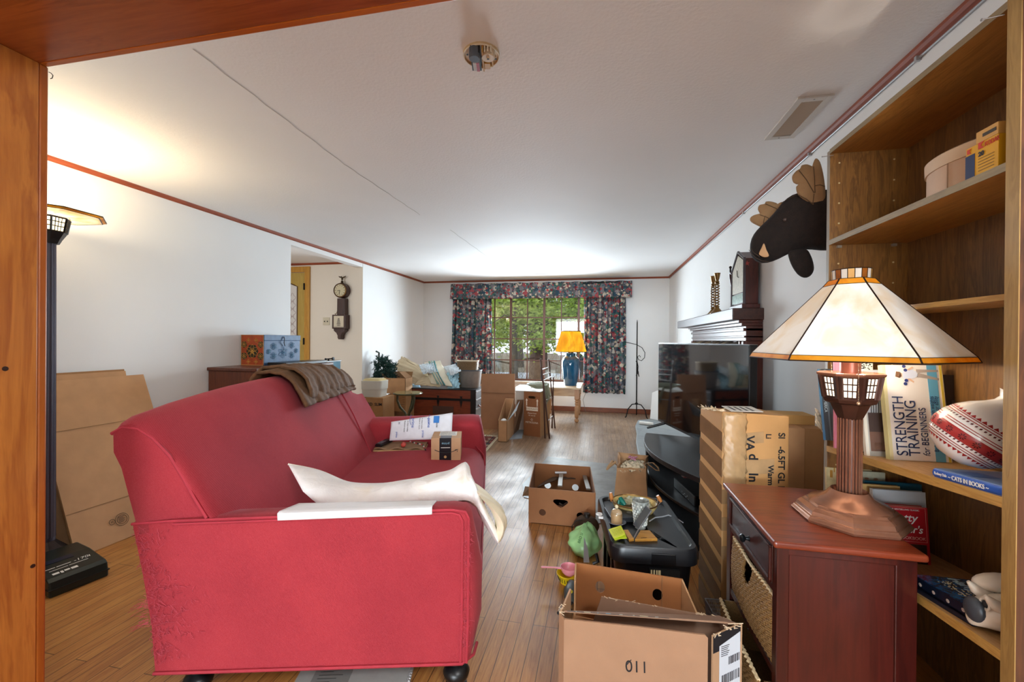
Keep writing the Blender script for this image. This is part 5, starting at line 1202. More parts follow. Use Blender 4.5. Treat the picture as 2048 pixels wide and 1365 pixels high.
# header made of stacked strips
h = MB()
for x_, za, zb2 in ((fx-.05, ft-.022, ft), (fx-.03, ft-.045, ft-.022), (fx, ft-.16, ft-.045), (fx-.018, ft-.085, ft-.06), (fx-.012, ft-.135, ft-.118), (fx+.02, ft-.185, ft-.16)):
    h.box((x_, fy0+.005, za), (XR-.002, fy1-.005, zb2))
h.build('header', M_MAHO, fs, bevel=.004)
for ya, sg in ((fy0, 1), (fy1, -1)):
    p = MB()
    for x_, a_, b_ in ((fx, 0, .12), (fx-.016, .012, .034), (fx-.012, .052, .066), (fx-.02, .084, .108), (fx+.02, .12, .145)):
        y_a, y_b = ya+sg*a_, ya+sg*b_; p.box((x_, min(y_a, y_b), 0), (XR-.002, max(y_a, y_b), ft-.16))
    p.build('jamb', wood('#451A12', '#6E3020', 'z', 8, .3, 20, .08, .3), fs, bevel=.004)
st = thing('stone_facing', 'tan and grey round stone facing inside the fireplace surround', 'stonework', (1.15, 4.2, .05))
rnd = random.Random(12); M_RK = [flat(c_, .9, 0, .25, 16, .6, 30) for c_ in ('#7A6A58', '#8E7A62', '#6A6460', '#5E5248', '#96866E')]
MB().box((1.15, fy0+.14, .05), (XR-.002, fy1-.14, ft-.17)).build('mortar', flat('#6E665C', .95), st)
for r_ in range(2):
    y_ = fy0+.22; zz = ft-.24-r_*.13
    while y_ < fy1-.14:
        w_ = rnd.uniform(.08, .13); mb = MB(); mb.ball((1.125-(.03 if r_ == 0 else 0), y_, zz+rnd.uniform(-.01, .01)), (.060+(.02 if r_ == 0 else 0), w_*.55, .075), 12, 8); y_ += w_
        o = mb.build('stone', rnd.choice(M_RK), st, smooth=True)
mb = MB().ball((1.06, fy1+.02, ft-.235), (.06, .09, .05), 14, 8); mb.build('stone', M_RK[2], st, smooth=True)
# shelf clock
ckx0 = 1.0; cky0 = 3.50
zc0_ = zt0; zcb_ = at(1486, 605, 'y', cky0).z; zpk = at(1487, 502, 'y', cky0).z; cx0 = at(1487, 560, 'y', cky0).x; cx1 = 1.175; yc1 = at(1463, 560, 'x', cx0).y
zsh = at(1463, 545, 'x', cx0).z
sc_ = thing('shelf_clock', 'dark walnut gabled shelf clock with a painted dial on the mantel', 'clock', (1.1, 3.65, zt0))
ym = (cky0+yc1)/2; pk = zpk
M_CK = wood('#35120C', '#54221A', 'z', 9, .35)
pent = [(cky0, zt0+.035), (yc1, zt0+.035), (yc1, zsh), (ym, pk+.02), (cky0, zsh+.06)]
MB().loft([[(x_, y_, z_) for y_, z_ in pent] for x_ in (cx0+.012, cx1)]).build('case', M_CK, sc_, bevel=.003)
MB().box((cx0-.012, cky0-.012, zt0), (cx1+.01, yc1+.012, zt0+.035)).build('base', M_CK, sc_, bevel=.004)
ff = MB(); 
for (a_, b_) in ((0, 1), (1, 2), (2, 3), (3, 4), (4, 0)):
    (ya, za), (yb2, zb2) = pent[a_], pent[b_]; ff.tube([(cx0+.006, ya, za), (cx0+.006, yb2, zb2)], .010, 6)
ff.build('door_frame', flat('#4A4248', .3), sc_)
MB().slab([(cx0+.004, y_, z_) for y_, z_ in ((cky0+.012, zt0+.13), (yc1-.012, zt0+.13), (yc1-.012, zsh-.01), (ym, pk-.01), (cky0+.012, zsh+.045))], (.006, 0, 0)).build('dial', flat('#B2A890', .5, 0, .2, 40), sc_)
MB().box((cx0+.003, cky0+.012, zt0+.05), (cx0+.009, yc1-.012, zt0+.12)).build('painted_glass', flat('#A8C4B8', .2, 0, .25, 50), sc_)
hd = MB().tube([(cx0, ym, zsh-.06), (cx0, ym+.01, zsh-.01)], .0025, 4).tube([(cx0, ym, zsh-.06), (cx0, ym-.03, zsh-.07)], .0025, 4); hd.build('hands', M_INK, sc_)
s5 = MB(); q = at(1484, 520, 'y', cky0)
pts = []
for k in range(10):
    a = pi/2+2*pi*k/10; r_ = .022 if k % 2 == 0 else .009; pts.append((q.x+.035+r_*cos(a), cky0-.004, zsh+.02+r_*sin(a)))
s5.slab(pts, (0, .003, 0)); s5.build('red_star', flat('#9C3A34', .5), sc_)
pf = thing('oval_mirror', 'dark framed oval mirror leaning behind the shelf clock on the mantel', 'mirror', (1.15, yc1+.12, zt0))
q = (1.10, yc1+.02, zt0+.16)
MB().tube([(1.13-.04*sin(a), yc1+.10+.055*cos(a), zt0+.17+.165*sin(a)) for a in [2*pi*k/30 for k in range(30)]], .008, 6, True).build('frame', M_CK, pf)
MB().slab([(1.135-.04*sin(a), yc1+.10+.052*cos(a), zt0+.17+.16*sin(a)) for a in [2*pi*k/30 for k in range(30)]], (.005, 0, 0)).build('glass', flat('#C8C2B4', .1, .2), pf)
MB().tube([(1.09, yc1+.10, zt0+.33), (1.09, yc1+.10, zt0+.37)], .007, 6).ball((1.09, yc1+.10, zt0+.38), .012, 8, 6).build('finial', M_IRON, pf)
MB().box((1.12, yc1+.06, zt0), (1.16, yc1+.14, zt0+.012)).build('foot', M_CK, pf)
# brass twisted candlesticks
for k, (px, py0, py1, lab) in enumerate(((1434, 547, 616, 'taller brass open-twist candlestick on the mantel'), (1426, 553, 620, 'second brass open-twist candlestick, half hidden behind the taller one'))):
    X_ = 1.06+.02*k; p1_ = at(px, py1, 'x', X_); z1_ = at(px, py0, 'x', X_).z-(.0 if k == 0 else 0); Y_ = p1_.y; H_ = z1_-zt0
    t = thing('candlestick', lab, 'candlestick', (X_, Y_, zt0), 'brass candlesticks on the mantel')
    MB().lathe((X_, Y_, zt0), [(0, 0), (.06, 0), (.062, .008), (.05, .016), (.022, .05), (.012, H_*.2), (0, H_*.2)], 20).build('base', M_BRASS, t, smooth=True)
    tw = MB(); zA = H_*.18; zB = H_*.74
    for ph in (0, pi): tw.tube([(X_+.017*cos(11*pi*s/2*1.6+ph), Y_+.017*sin(11*pi*s/2*1.6+ph), zt0+zA+(zB-zA)*s) for s in [i/60 for i in range(61)]], .0058, 6)
    tw.build('twist', M_BRASS, t, smooth=True)
    MB().lathe((X_, Y_, zt0), [(0, zB), (.012, zB), (.02, zB+.015), (.012, zB+.03), (.018, H_*.86), (.026, H_*.98), (.028, H_), (.018, H_), (.014, H_*.9), (0, H_*.9)], 18).build('socket', M_BRASS, t, smooth=True)
wpn = MB(); yA = at(1355, 605, 'x', XR).y
# thin access panel lines on the wall beyond the mantel
A1 = at(1355, 605, 'x', XR-.004)
struct(MB().box((XR-.012, min(A1.y, 7.7)-.01, .9), (XR, min(A1.y, 7.7)+.01, A1.z)).build('trim_panel_edge', M_WHITE), 'white batten on the right wall beyond the mantel')
# ---- moose head
P0 = V((1.20, 2.20, 1.9)); dr_ = V((-.42, .27, 0)).normalized(); nm = V((dr_.y, -dr_.x, 0))
if nm.dot(CAM-P0) < 0: nm = -nm
def mp_(px, py, off=0): return atp(px, py, P0+nm*off, nm)
mo = thing('moose_head', 'dark brown plush moose head with tan felt antlers mounted on the right wall', 'plush moose head', (1.19, 2.3, 1.9))
M_FUR = flat('#1C110B', .95, 0, .35, 40, .8, 220); M_FELT = flat('#94714C', .9, 0, .10, 14, .5, 60)
secs = []
Hd = [((1500, 497), (1503, 516), .02), ((1503, 476), (1516, 527), .05), ((1514, 460), (1534, 528), .062), ((1530, 445), (1558, 519), .066), ((1548, 428), (1580, 506), .068), ((1565, 404), (1602, 500), .078), ((1585, 388), (1625, 500), .088), ((1606, 384), (1640, 503), .095), ((1640, 380), (1658, 502), .10), ((1672, 378), (1690, 498), .10), ((1712, 380), (1722, 494), .10), ((1744, 384), (1750, 490), .09)]
for (a_, b_, w_) in Hd:
    A_ = mp_(*a_); B_ = mp_(*b_); c_ = (A_+B_)/2; h_ = (A_-B_)/2; secs.append([c_+h_*cos(t)+nm*w_*sin(t)*(1 if abs(cos(t)) < .9 else .9) for t in [2*pi*k/20 for k in range(20)]])
secs = [[V((min(p.x, XR-.004), p.y, p.z)) for p in s_] for s_ in secs]
MB().loft(secs).build('head', M_FUR, mo, smooth=True, sub=1)
def plush(outline, th, off, nm_, mat, par, label=None, creases=()):
    """stuffed felt shape: outline in pixels on the plane at distance off"""
    pts = [mp_(*p, off) for p in outline]; c_ = sum(pts, V())/len(pts); n = len(pts); fine = []
    for i in range(n):
        p0, p1, p2, p3 = pts[i-1], pts[i], pts[(i+1) % n], pts[(i+2) % n]
        for q in (0, .33, .66): fine.append(.5*((2*p1)+(-p0+p2)*q+(2*p0-5*p1+4*p2-p3)*q*q+(-p0+3*p1-3*p2+p3)*q**3))
    mb = MB(); secs = []
    for s_, t_ in ((1, 0), (.97, .55), (.85, .9), (.5, 1), (.02, 1.05)): secs.append([c_+(p-c_)*s_+nm*th*t_ for p in fine])
    back = []
    for s_, t_ in ((.02, -1.0), (.5, -1), (.85, -.9), (.97, -.55)): back.append([c_+(p-c_)*s_+nm*th*t_ for p in fine])
    mb.loft(back+secs); o = mb.build(nm_, mat, par, smooth=True, sharp=120, label=label)
    for cr in creases: 
        MB().tube([mp_(x, y, off+th*1.06) for x, y in cr], .0018, 4).build('crease', flat('#5E452C', .9), o)
    return o
plush([(1641, 428), (1627, 415), (1610, 402), (1596, 390), (1592, 376), (1597, 370), (1587, 366), (1584, 354), (1592, 343), (1600, 338), (1604, 331), (1615, 329), (1627, 333), (1629, 322), (1633, 317), (1640, 324), (1646, 345), (1650, 372), (1652, 400), (1651, 418)], .016, .07, 'near_antler', M_FELT, mo, None, (((1598, 341), (1613, 360), (1628, 386)), ((1627, 333), (1629, 355), (1630, 386)), ((1596, 390), (1612, 398), (1627, 410)), ((1629, 372), (1640, 370), (1650, 373)), ((1628, 388), (1626, 405), (1628, 415))))
plush([(1533, 459), (1518, 453), (1503, 445), (1500, 438), (1507, 432), (1520, 430), (1516, 420), (1519, 411), (1530, 408), (1532, 404), (1540, 403), (1552, 406), (1560, 411), (1563, 405), (1568, 406), (1566, 416), (1558, 432), (1548, 448), (1540, 455)], .016, -.10, 'far_antler', M_FELT, mo, None, (((1520, 430), (1532, 434), (1546, 442)), ((1531, 408), (1545, 414), (1558, 420)), ((1528, 456), (1527, 445), (1530, 432))))
plush([(1577, 506), (1592, 500), (1612, 499), (1620, 508), (1626, 525), (1627, 540), (1620, 552), (1608, 556), (1594, 548), (1582, 528)], .030, .055, 'ear', M_FUR, mo)
q = mp_(1570, 440, .080); MB().ball(q, .0095, 10, 8).build('eye', flat('#4A3A34', .05, 0), mo, smooth=True)
plush([(1528, 487), (1533, 500), (1538, 512), (1529, 515), (1520, 511), (1518, 507), (1523, 496)], .004, .066, 'nostril_patch', flat('#C0946A', .9), mo)
mc = MB().tube([mp_(1498, 500, .03), mp_(1503, 508, .045), mp_(1512, 516, .058), mp_(1524, 522, .066), mp_(1538, 524, .068)], .0016, 4).tube([mp_(1501, 496, .04), mp_(1508, 506, .052), mp_(1520, 514, .062)], .0014, 4); mc.build('mouth_seam', flat('#3E2A1C', .9), mo)
MB().tube([mp_(1594, 388, .066), mp_(1565, 405, .04), mp_(1548, 430, .03), mp_(1531, 450, .02)], .0022, 4).build('brow_seam', flat('#3A2618', .9), mo)
pq = MB(); pq.lathe((XR-.004, 2.20, 1.93), [(.15, 0), (.15, .004), (0, .004)], 20, 'x'); pq.build('wall_plaque', M_FUR, mo)
# ================================================================== TELEVISION
zS = .50
tl = at(1315.7, 842, 'z', .56); dTV = V((.248, -.969, 0)).normalized()
# near end so that it projects to px 1498
def xproj(p): d = p-CAM; return 1024+FOC*d.dot(Rt)/d.dot(Fw)
Lo, Hi = .3, 2.5
for _ in range(40):
    Md = (Lo+Hi)/2; (Lo, Hi) = (Md, Hi) if xproj(tl+dTV*Md) < 1497 else (Lo, Md)
LTV = Lo; zTop = at(1322, 686.5, 'x', tl.x).z
def _zt():
    d = tl-CAM; t = ray(1320, 686.5); s = (tl.x*1-CAM.x)/t.x if abs(t.x) > 1e-6 else 1; return CAM.z+t.z*d.dot(Fw)/t.dot(Fw)
zTop = _zt()
MT = fr(tl, dTV, (0, 0, 1)); HT = zTop-.56   # local z = dTV x up
tv = thing('television', 'large black flat television on splayed feet on the corner stand', 'television', tl+dTV*LTV/2)
zsgn = 1 if V(MT.col[2][:3]).dot(CAM-tl) > 0 else -1
MB(MT).box((0, 0, -zsgn*.05), (LTV, HT, 0)).build('bezel', flat('#101114', .25), tv, bevel=.003)
MB(MT).box((LTV*.1, HT*.12, -zsgn*.085), (LTV*.9, HT*.6, -zsgn*.048)).build('rear_housing', M_BLKM, tv, bevel=.01)
scr = flat('#050B12', .06, 0, 0, 8, 0, 60, .9, .6)
a_, b_ = sorted((0, zsgn*.0015)); MB(MT).box((.008, .022, a_), (LTV-.008, HT-.008, b_)).build('screen', scr, tv)
MB(MT).box((0, HT-.001, -zsgn*.05), (LTV, HT+.0015, zsgn*.001)).build('metal_edge', M_STEEL, tv)
for s_ in (.10, .86):
    ft_ = MB(MT); x_ = LTV*s_
    ft_.tube([(x_, .01, -zsgn*.02), (x_-.06, -.045, zsgn*.11), (x_-.065, -.052, zsgn*.13)], [.014, .011, .009], 8); ft_.tube([(x_, .01, -zsgn*.02), (x_-.02, -.045, -zsgn*.12)], [.014, .010], 8)
    ft_.build('foot', M_BLACK, tv, smooth=True)
    MB(MT).box((x_-.02, -.052, zsgn*.10), (x_+.02, .02, zsgn*.11)) 
# bow-fronted stand
A = at(1292, 866, 'z', zS); B = at(1397, 955, 'z', zS); cdir = V((.18, -.984, 0)).normalized()
LS = 1.30; nS = V((cdir.y, -cdir.x, 0))
if nS.x > 0: nS = -nS                       # nS points out of the front
sA = A; 
def bow(t): 
    q = sA+cdir*(LS*t); q = q+nS*(.15*sin(pi*t)**.9-0.0); return q
mid = at(1345, 908, 'z', zS)
ts = thing('television_stand', 'black bow-fronted corner stand under the television', 'stand', (sA+cdir*LS/2-nS*.2).to_tuple()[:2]+(0,))
def shelf(z0, z1, nm, mat, inset=0, sc_=1):
    fr_ = [bow(i/20)-nS*inset for i in range(21)]; bk = [sA+cdir*(LS*.86)-nS*.42, sA+cdir*(LS*.14)-nS*.42]
    P_ = [V((p.x, p.y, z0)) for p in fr_+bk]; return MB().slab(P_, (0, 0, z1-z0)).build(nm, mat, ts, bevel=.004)
M_STD = wood('#101012', '#1E1F22', 'y', 9, .38)
shelf(zS-.035, zS, 'top', M_STD); shelf(.25, .27, 'shelf', M_STD, .03); shelf(0, .05, 'plinth', M_STD, .02)
for t_ in (.012, .97):
    q = bow(t_); MB().slab([V((q.x, q.y, .05)), V((q.x, q.y, .05))-nS*.40, V((q.x, q.y, .05))-nS*.40+cdir*.02, V((q.x, q.y, .05))+cdir*.02], (0, 0, zS-.085)).build('side_panel', M_STD, ts)
q = sA+cdir*(LS*.14)-nS*.42; MB().slab([V((q.x, q.y, .05)), V((q.x, q.y, .05))+cdir*LS*.72, V((q.x, q.y, .05))+cdir*LS*.72-nS*.01, V((q.x, q.y, .05))-nS*.01], (0, 0, zS-.085)).build('back_panel', M_BLKM, ts)
# set-top box and router on the stand shelf
q = at(1376, 985, 'z', .30); MS = fr((q.x-.02, q.y+.12, .27), cdir, -nS)
sb_ = thing('set_top_box', 'black cable box with a red and white sticker on the stand shelf', 'cable box', q)
zz = V(MS.col[2][:3]).z
pA = V((q.x-.06, q.y+.18, .27)); 
MB().slab([pA, pA+cdir*.36, pA+cdir*.36-nS*.22, pA-nS*.22], (0, 0, .065)).build('case', M_BLACK, sb_, bevel=.006)
sq = at(1362, 952, 'z', .336); MB().slab([sq, sq+cdir*.05, sq+cdir*.05-nS*.055, sq-nS*.055], (0, 0, .001)).build('sticker', flat('#C8A8A0', .5), sb_)
MB().slab([sq+cdir*.03, sq+cdir*.05, sq+cdir*.05-nS*.055, sq+cdir*.03-nS*.055], (0, 0, .0016)).build('sticker_band', flat('#B44A48', .5), sb_)
ld_ = MB()
for k in range(6): p = pA+cdir*(.16+.022*k)+nS*.002; p.z = .295-(k % 2)*.012; ld_.ball(p, .0028, 6, 4)
ld_.build('indicator', flat('#C8D4DC', .4), sb_)
# ================================================================== PAPER BAG, CARTONS
pg = thing('paper_bag', 'open brown paper grocery bag holding cream tissue and a pink flower', 'bag', (.28, 3.4, 0))
fb0 = at(1233, 936, 'y', 3.26); fb1 = at(1292, 938, 'y', 3.26); bb0 = at(1237, 905, 'y', 3.46); bb1 = at(1296, 912, 'y', 3.46)
gb0, gb1, gb2, gb3 = V((fb0.x-.02, 3.24, 0)), V((fb1.x+.015, 3.22, 0)), V((fb1.x+.03, 3.45, 0)), V((fb0.x-.0, 3.48, 0))
def lerpq(a, b, n): return [a.lerp(b, i/n) for i in range(n)]
def bagring(t):
    c4 = [gb0.lerp(fb0, t), gb1.lerp(fb1, t), gb2.lerp(bb1, t), gb3.lerp(bb0, t)]; out = []
    for i in range(4): out += lerpq(c4[i], c4[(i+1) % 4], 8)
    cc = sum(c4, V())/4; res = []
    for i, p in enumerate(out):
        side = i//8; w_ = .006*sin(5*t+i*1.7)*t; d = (p-cc); d.z = 0
        if side in (1, 3): w_ -= .022*sin(pi*((i % 8)/8))*t
        if side == 0: w_ -= .006*(1-abs((i % 8)/4-1))
        res.append(p+d.normalized()*w_)
    return res
bgm = MB(); bgm.loft([bagring(t) for t in [i/10 for i in range(11)]], cap=False); bgm.face(*bagring(0)[::8])
bgm.build('bag_wall', M_KRAFT, pg, smooth=True, solid=.003, sharp=40)
for (p_, s_) in ((fb0.lerp(bb0, .3), -1), (fb1.lerp(bb1, .4), 1)):
    if s_ < 0: pts = [p_+V((0, 0, -.02)), at(1225, 922, 'y', 3.3), at(1216, 934, 'y', 3.25), at(1214, 940, 'y', 3.22), at(1219, 934, 'y', 3.22), at(1232, 924, 'y', 3.26)]
    else: pts = [p_, at(1306, 926, 'y', 3.28), at(1316, 935, 'y', 3.25), at(1318, 942, 'y', 3.24), at(1312, 941, 'y', 3.24), at(1296, 929, 'y', 3.26)]
    MB().tube(pts, .009, 6, flatz=.4).build('handle', flat('#A8835C', .8), pg, smooth=True)
cc_ = (fb0+fb1+bb0+bb1)/4
ts_ = MB().grid(crumple(fold(fb0+V((.02, .01, -.02)), fb1+V((-.012, .01, -.005)), bb1+V((-.01, -.02, -.03)), bb0+V((.06, -.02, -.05)), .035, (0, 0, 1)), 1, 1, .04, 41, 2), 26, 20)
tag(ts_.build('tissue_paper', flat('#E8DCC0', .8, 0, .08, 40, .4, 90), None, smooth=True, solid=.002, sharp=180), 'crumpled cream tissue in the brown paper bag', 'tissue')
fl_ = MB(); rnd = random.Random(6)
for k in range(26):
    a = rnd.uniform(0, 2*pi); r_ = rnd.uniform(0, .035); c_ = cc_+V((r_*cos(a)+.005, r_*sin(a)-.02, .022+rnd.uniform(0, .012))); fl_.ball(c_, (.011, .008, .005), 8, 5)
tag(fl_.build('flower', flat('#B87A92', .7, 0, .35, 90), None, smooth=True), 'small pink and mauve artificial flower on the cream tissue', 'flower')
# banana box in the middle of the floor
def hexb(t, name, mat, P4, z0, z1, holes_front=None, th=.006):
    pass
y0_, y1_ = 2.955, 3.56
a = V((-.483, y0_, 0)); b = V((-.022, y0_, 0)); zb_ = .25
bA = V((-.535, y1_, 0)); bB = V((-.070, y1_, 0))
bn2 = thing('banana_box', 'open brown banana box with a triangular handle hole, in the middle of the floor', 'box', (a+bB)/2)
FB = fr(a, b-a, (0, 0, 1)); wF = (b-a).length
def tri(cx, cy, w_, h_): return [(cx-w_*.5, cy+h_*.42), (cx-w_*.56, cy+h_*.22), (cx-w_*.5, cy+h_*.05), (cx-w_*.16, cy-h_*.42), (cx, cy-h_*.52), (cx+w_*.16, cy-h_*.42), (cx+w_*.5, cy+h_*.05), (cx+w_*.56, cy+h_*.22), (cx+w_*.5, cy+h_*.42), (cx+w_*.3, cy+h_*.5), (cx-w_*.3, cy+h_*.5)][::-1]
fm_ = MB(); holed(fm_, FB, wF, zb_, -.007, [tri(wF*.49, zb_*.62, .095, .058), ngon(wF*.215, zb_*.33, .024, 16), ngon(wF*.785, zb_*.33, .024, 16)])
fm_.build('front_panel', flat('#A06E48', .85, 0, .05, 12, .1, 250), bn2)
BBk = fr(bA, bB-bA, (0, 0, 1)); fm_ = MB(); wB_ = (bB-bA).length
holed(fm_, BBk, wB_, zb_, .007, [ngon(wB_*.25, zb_*.28, .028, 16), ngon(wB_*.75, zb_*.28, .028, 16)]); fm_.build('back_panel', flat('#96643E', .85, 0, .05, 12), bn2)
H_ = V((0, 0, zb_)); sd = MB()
sd.quadslab(a, bA, bA+H_, a+H_, .006).quadslab(b, bB, bB+H_, b+H_, .006).quadslab(a+V((.02, 0, 0)), b-V((.02, 0, 0)), bB-V((.02, 0, 0)), bA+V((.02, 0, 0)), .004); sd.build('side_panel', flat('#8E5E3A', .85, 0, .05, 12), bn2)
# contents: two pale legs of a tool and loops of cord
tl_ = thing('steel_bars', 'pale grey bar stand with a white crosspiece lying in the banana box', 'bars', (-.25, 3.3, 0))
def bar(p, q, w_, mat, nm): 
    d = (q-p).normalized(); s = d.cross(V((0, 0, 1))).normalized()*w_; MB().slab([p-s, q-s, q+s, p+s], (0, 0, .012)).build(nm, mat, tl_, bevel=.002)
bar(at(1120, 975, 'z', .2), at(1123, 944, 'z', .17), .017, flat('#8E8478', .5), 'bar'); bar(at(1177, 981, 'z', .2), at(1168, 950, 'z', .16), .016, flat('#7E7468', .5), 'bar')
MB().tube([at(1110, 946, 'z', .19), at(1133, 946, 'z', .19)], .011, 8).build('crosspiece', flat('#CFCFD2', .3, .2), tl_, smooth=True)
cdl = thing('cord_coil', 'dark brown cord looped loosely inside the banana box', 'cord', (-.35, 3.3, .02))
for k in range(4):
    MB().tube([at(1076+4*k, 974-3*k, 'z', .12), at(1095+3*k, 966-3*k, 'z', .14), at(1118, 958-3*k, 'z', .15), at(1142, 957-2*k, 'z', .15), at(1165, 960-2*k, 'z', .13)], .006, 6).build('loop', flat('#5A4232', .6), cdl, smooth=True)
MB().tube([at(1118, 1008, 'y', 3.15), at(1126, 1012, 'y', 3.15), at(1136, 1006, 'y', 3.15)], .009, 6).build('loop', flat('#3E2E28', .5), cdl)
hf = MB().quadslab(at(1045, 993, 'z', .0), at(1058, 993, 'z', 0), at(1060, 975, 'z', .04), at(1050, 974, 'z', .03), .004)
tag(hf.build('cardboard_scrap', M_CARDD, None), 'small brown cardboard scrap against the left side of the banana box', 'cardboard')
# ================================================================== TOTE AND WHAT IS ON IT
zT = .42
NL = at(1224, 1093, 'z', zT); FL_ = at(1186, 1022, 'z', zT); NR = V((.54, NL.y+.05, zT)); dx_ = (NR-NL).normalized(); fy_ = V((-dx_.y, dx_.x, 0))
TX = .375; TY = .60
MTt = fr((NL.x-.005, NL.y, 0), dx_, fy_)
def rrect(x0, y0, x1, y1, r, z, n=5):
    out = []
    for cx, cy, a0 in ((x1-r, y0+r, -pi/2), (x1-r, y1-r, 0), (x0+r, y1-r, pi/2), (x0+r, y0+r, pi)):
        for k in range(n+1): a = a0+pi/2*k/n; out.append((cx+r*cos(a), cy+r*sin(a), z))
    return out
tt = thing('storage_tote', 'large black plastic storage tote with a recessed lid', 'tote', MTt @ V((TX/2, TY/2, 0)))
M_TOTE = flat('#0D0E11', .28, 0, .1, 20)
tb_ = MB(MTt); tb_.loft([rrect(.05, .05, TX-.05, TY-.05, .04, 0), rrect(.045, .045, TX-.045, TY-.045, .04, .06), rrect(.02, .02, TX-.02, TY-.02, .05, .36), rrect(.02, .02, TX-.02, TY-.02, .05, .37)]); tb_.build('bin', M_TOTE, tt, smooth=True)
lb = MB(MTt); lb.loft([rrect(.012, .012, TX-.012, TY-.012, .05, .345), rrect(0, 0, TX, TY, .06, .35), rrect(0, 0, TX, TY, .06, zT-.012), rrect(.006, .006, TX-.006, TY-.006, .058, zT), rrect(.022, .022, TX-.022, TY-.022, .05, zT), rrect(.030, .030, TX-.030, TY-.030, .045, zT-.014), rrect(.2, .2, TX-.2, TY-.2, .02, zT-.014)])
lb.build('lid', flat('#15171B', .3, 0, .1, 20), tt, smooth=True, sharp=30)
MB(MTt).box((.17, -.004, .352), (.27, .004, .40)).build('latch', M_TOTE, tt, bevel=.003)
sl_ = MB(MTt).box((.165, .012, .285), (.29, .024, .325)).build('handle_opening', flat('#030303', .9), tt)
bkp = MB(MTt)
for k, c0 in enumerate((.170, .181, .192, .201)): bkp.box((c0, .010, .290), (c0+.006+.004*(k == 3), .0125, .322))
bkp.build('contents_showing', flat('#C8B88C', .6), tt)
rb_ = MB(MTt)
for k in range(3): rb_.box((-.002+.018, .10+.14*k, .05), (.036, .125+.14*k, .34))
for k in range(3): rb_.box((.08+.10*k, .016, .02), (.095+.10*k, .034, .25))
rb_.build('rib', M_TOTE, tt)
zL_ = zT-.014
def on(px, py, z=zL_): return at(px, py, 'z', z)
kl = thing('keychain', 'small white keychain at the far left corner of the tote lid', 'keychain', on(1200, 1032))
c_ = on(1199, 1029, zT-.01); MB().tube([c_+V((.016*cos(a), .012*sin(a), 0)) for a in [2*pi*k/14 for k in range(14)]], .0035, 6, True).build('ring', M_WHITE, kl)
c_ = on(1202, 1036, zT-.01); MB().box(c_-V((.012, .010, .003)), c_+V((.012, .010, .004))).build('tag', M_WHITE, kl, bevel=.002)
# laptop
a, b, c_, d = on(1208, 1014), on(1268, 1015), on(1272, 1034), on(1220, 1034)
lpz = zT+.006
lt = thing('laptop', 'closed thin black laptop on the tote lid under the glass vase', 'laptop', (a+c_)/2)
a, b, c_, d = (at(x, y, 'z', lpz+.012) for x, y in ((1208, 1014), (1275, 1015), (1279, 1035), (1221, 1035)))
MB().slab([p-V((0, 0, .026)) for p in (a, b, c_, d)], (0, 0, .026)).build('shell', flat('#17191D', .4), lt, bevel=.003)
q = (a+b+c_+d)/4; MB().lathe((q.x+.03, q.y, lpz+.012), [(.012, 0), (.012, .0006), (0, .0006)], 14).build('logo', flat('#6A6E74', .4), lt)
# glass dome candle on a saucer
q = on(1233, 1048); cl_ = thing('candle_jar', 'cream wax candle under a small glass dome on a silver saucer on the tote', 'candle', q)
M_SAU = flat('#9AA0AC', .2, .6)
MB().lathe(q, [(0, .001), (.02, .001), (.042, .008), (.046, .012), (.044, .013), (.02, .004), (0, .004)], 28).build('saucer', M_SAU, cl_, smooth=True)
MB().lathe(q, [(0, .004), (.025, .004), (.026, .03), (.025, .052), (0, .052)], 20).build('candle_body', flat('#E0BC8C', .5, 0, .08, 30), cl_, smooth=True)
gl, gnt_, gbb = newmat('clear_glass'); gbb.inputs['Transmission Weight'].default_value = 1; gbb.inputs['Roughness'].default_value = .04; gbb.inputs['Base Color'].default_value = (.98, .98, .96, 1)
M_CG = gl
MB().lathe(q, [(.0275, .004), (.028, .045), (.024, .062), (.014, .070), (.005, .072), (.004, .076), (.008, .081), (.006, .088), (0, .090)], 24, cap=False).build('dome', M_CG, cl_, smooth=True)
MB().ball(q+V((0, 0, .083)), .009, 10, 8).build('knob', flat('#D8CCA8', .3), cl_, smooth=True)
# sticky notes
sn = thing('sticky_notes', 'two yellow-green sticky notes with handwriting at the front of the tote lid', 'sticky notes', on(1235, 1068))
a, b, c_, d = (at(x, y, 'z', zT+.012) for x, y in ((1217, 1060), (1242, 1052), (1250, 1070), (1227, 1078)))
M_NOTE = flat('#D6DE3C', .7)
MB().slab((a, b, c_, d), (0, 0, .0015)).build('note', M_NOTE, sn)
e1, e2, e3, e4 = (at(x, y, 'z', zT+.004) for x, y in ((1228, 1066), (1248, 1062), (1254, 1078), (1230, 1079)))
MB().slab((e1, e2, e3, e4), (0, 0, .0015)).build('note', flat('#C4D824', .7), sn)
MB().slab([p-V((0, 0, .018)) for p in (a.lerp(c_, .35), b.lerp(c_, .35), c_.lerp(a, .1), d.lerp(b, .1))], (0, 0, .0175)).build('note_pad', M_NOTE, sn)
hw = MB()
for i in range(5):
    for k in range(5):
        u = .14+.15*k; v = .18+.15*i; p = (a.lerp(b, u)).lerp(d.lerp(c_, u), v)+V((0, 0, .0022)); hw.tube([p, p+(b-a)*.05+(d-a)*.03, p+(b-a)*.09, p+(b-a)*.11+(d-a)*.03], .0006, 3)
hw.build('handwriting', flat('#8E9430', .8), sn)
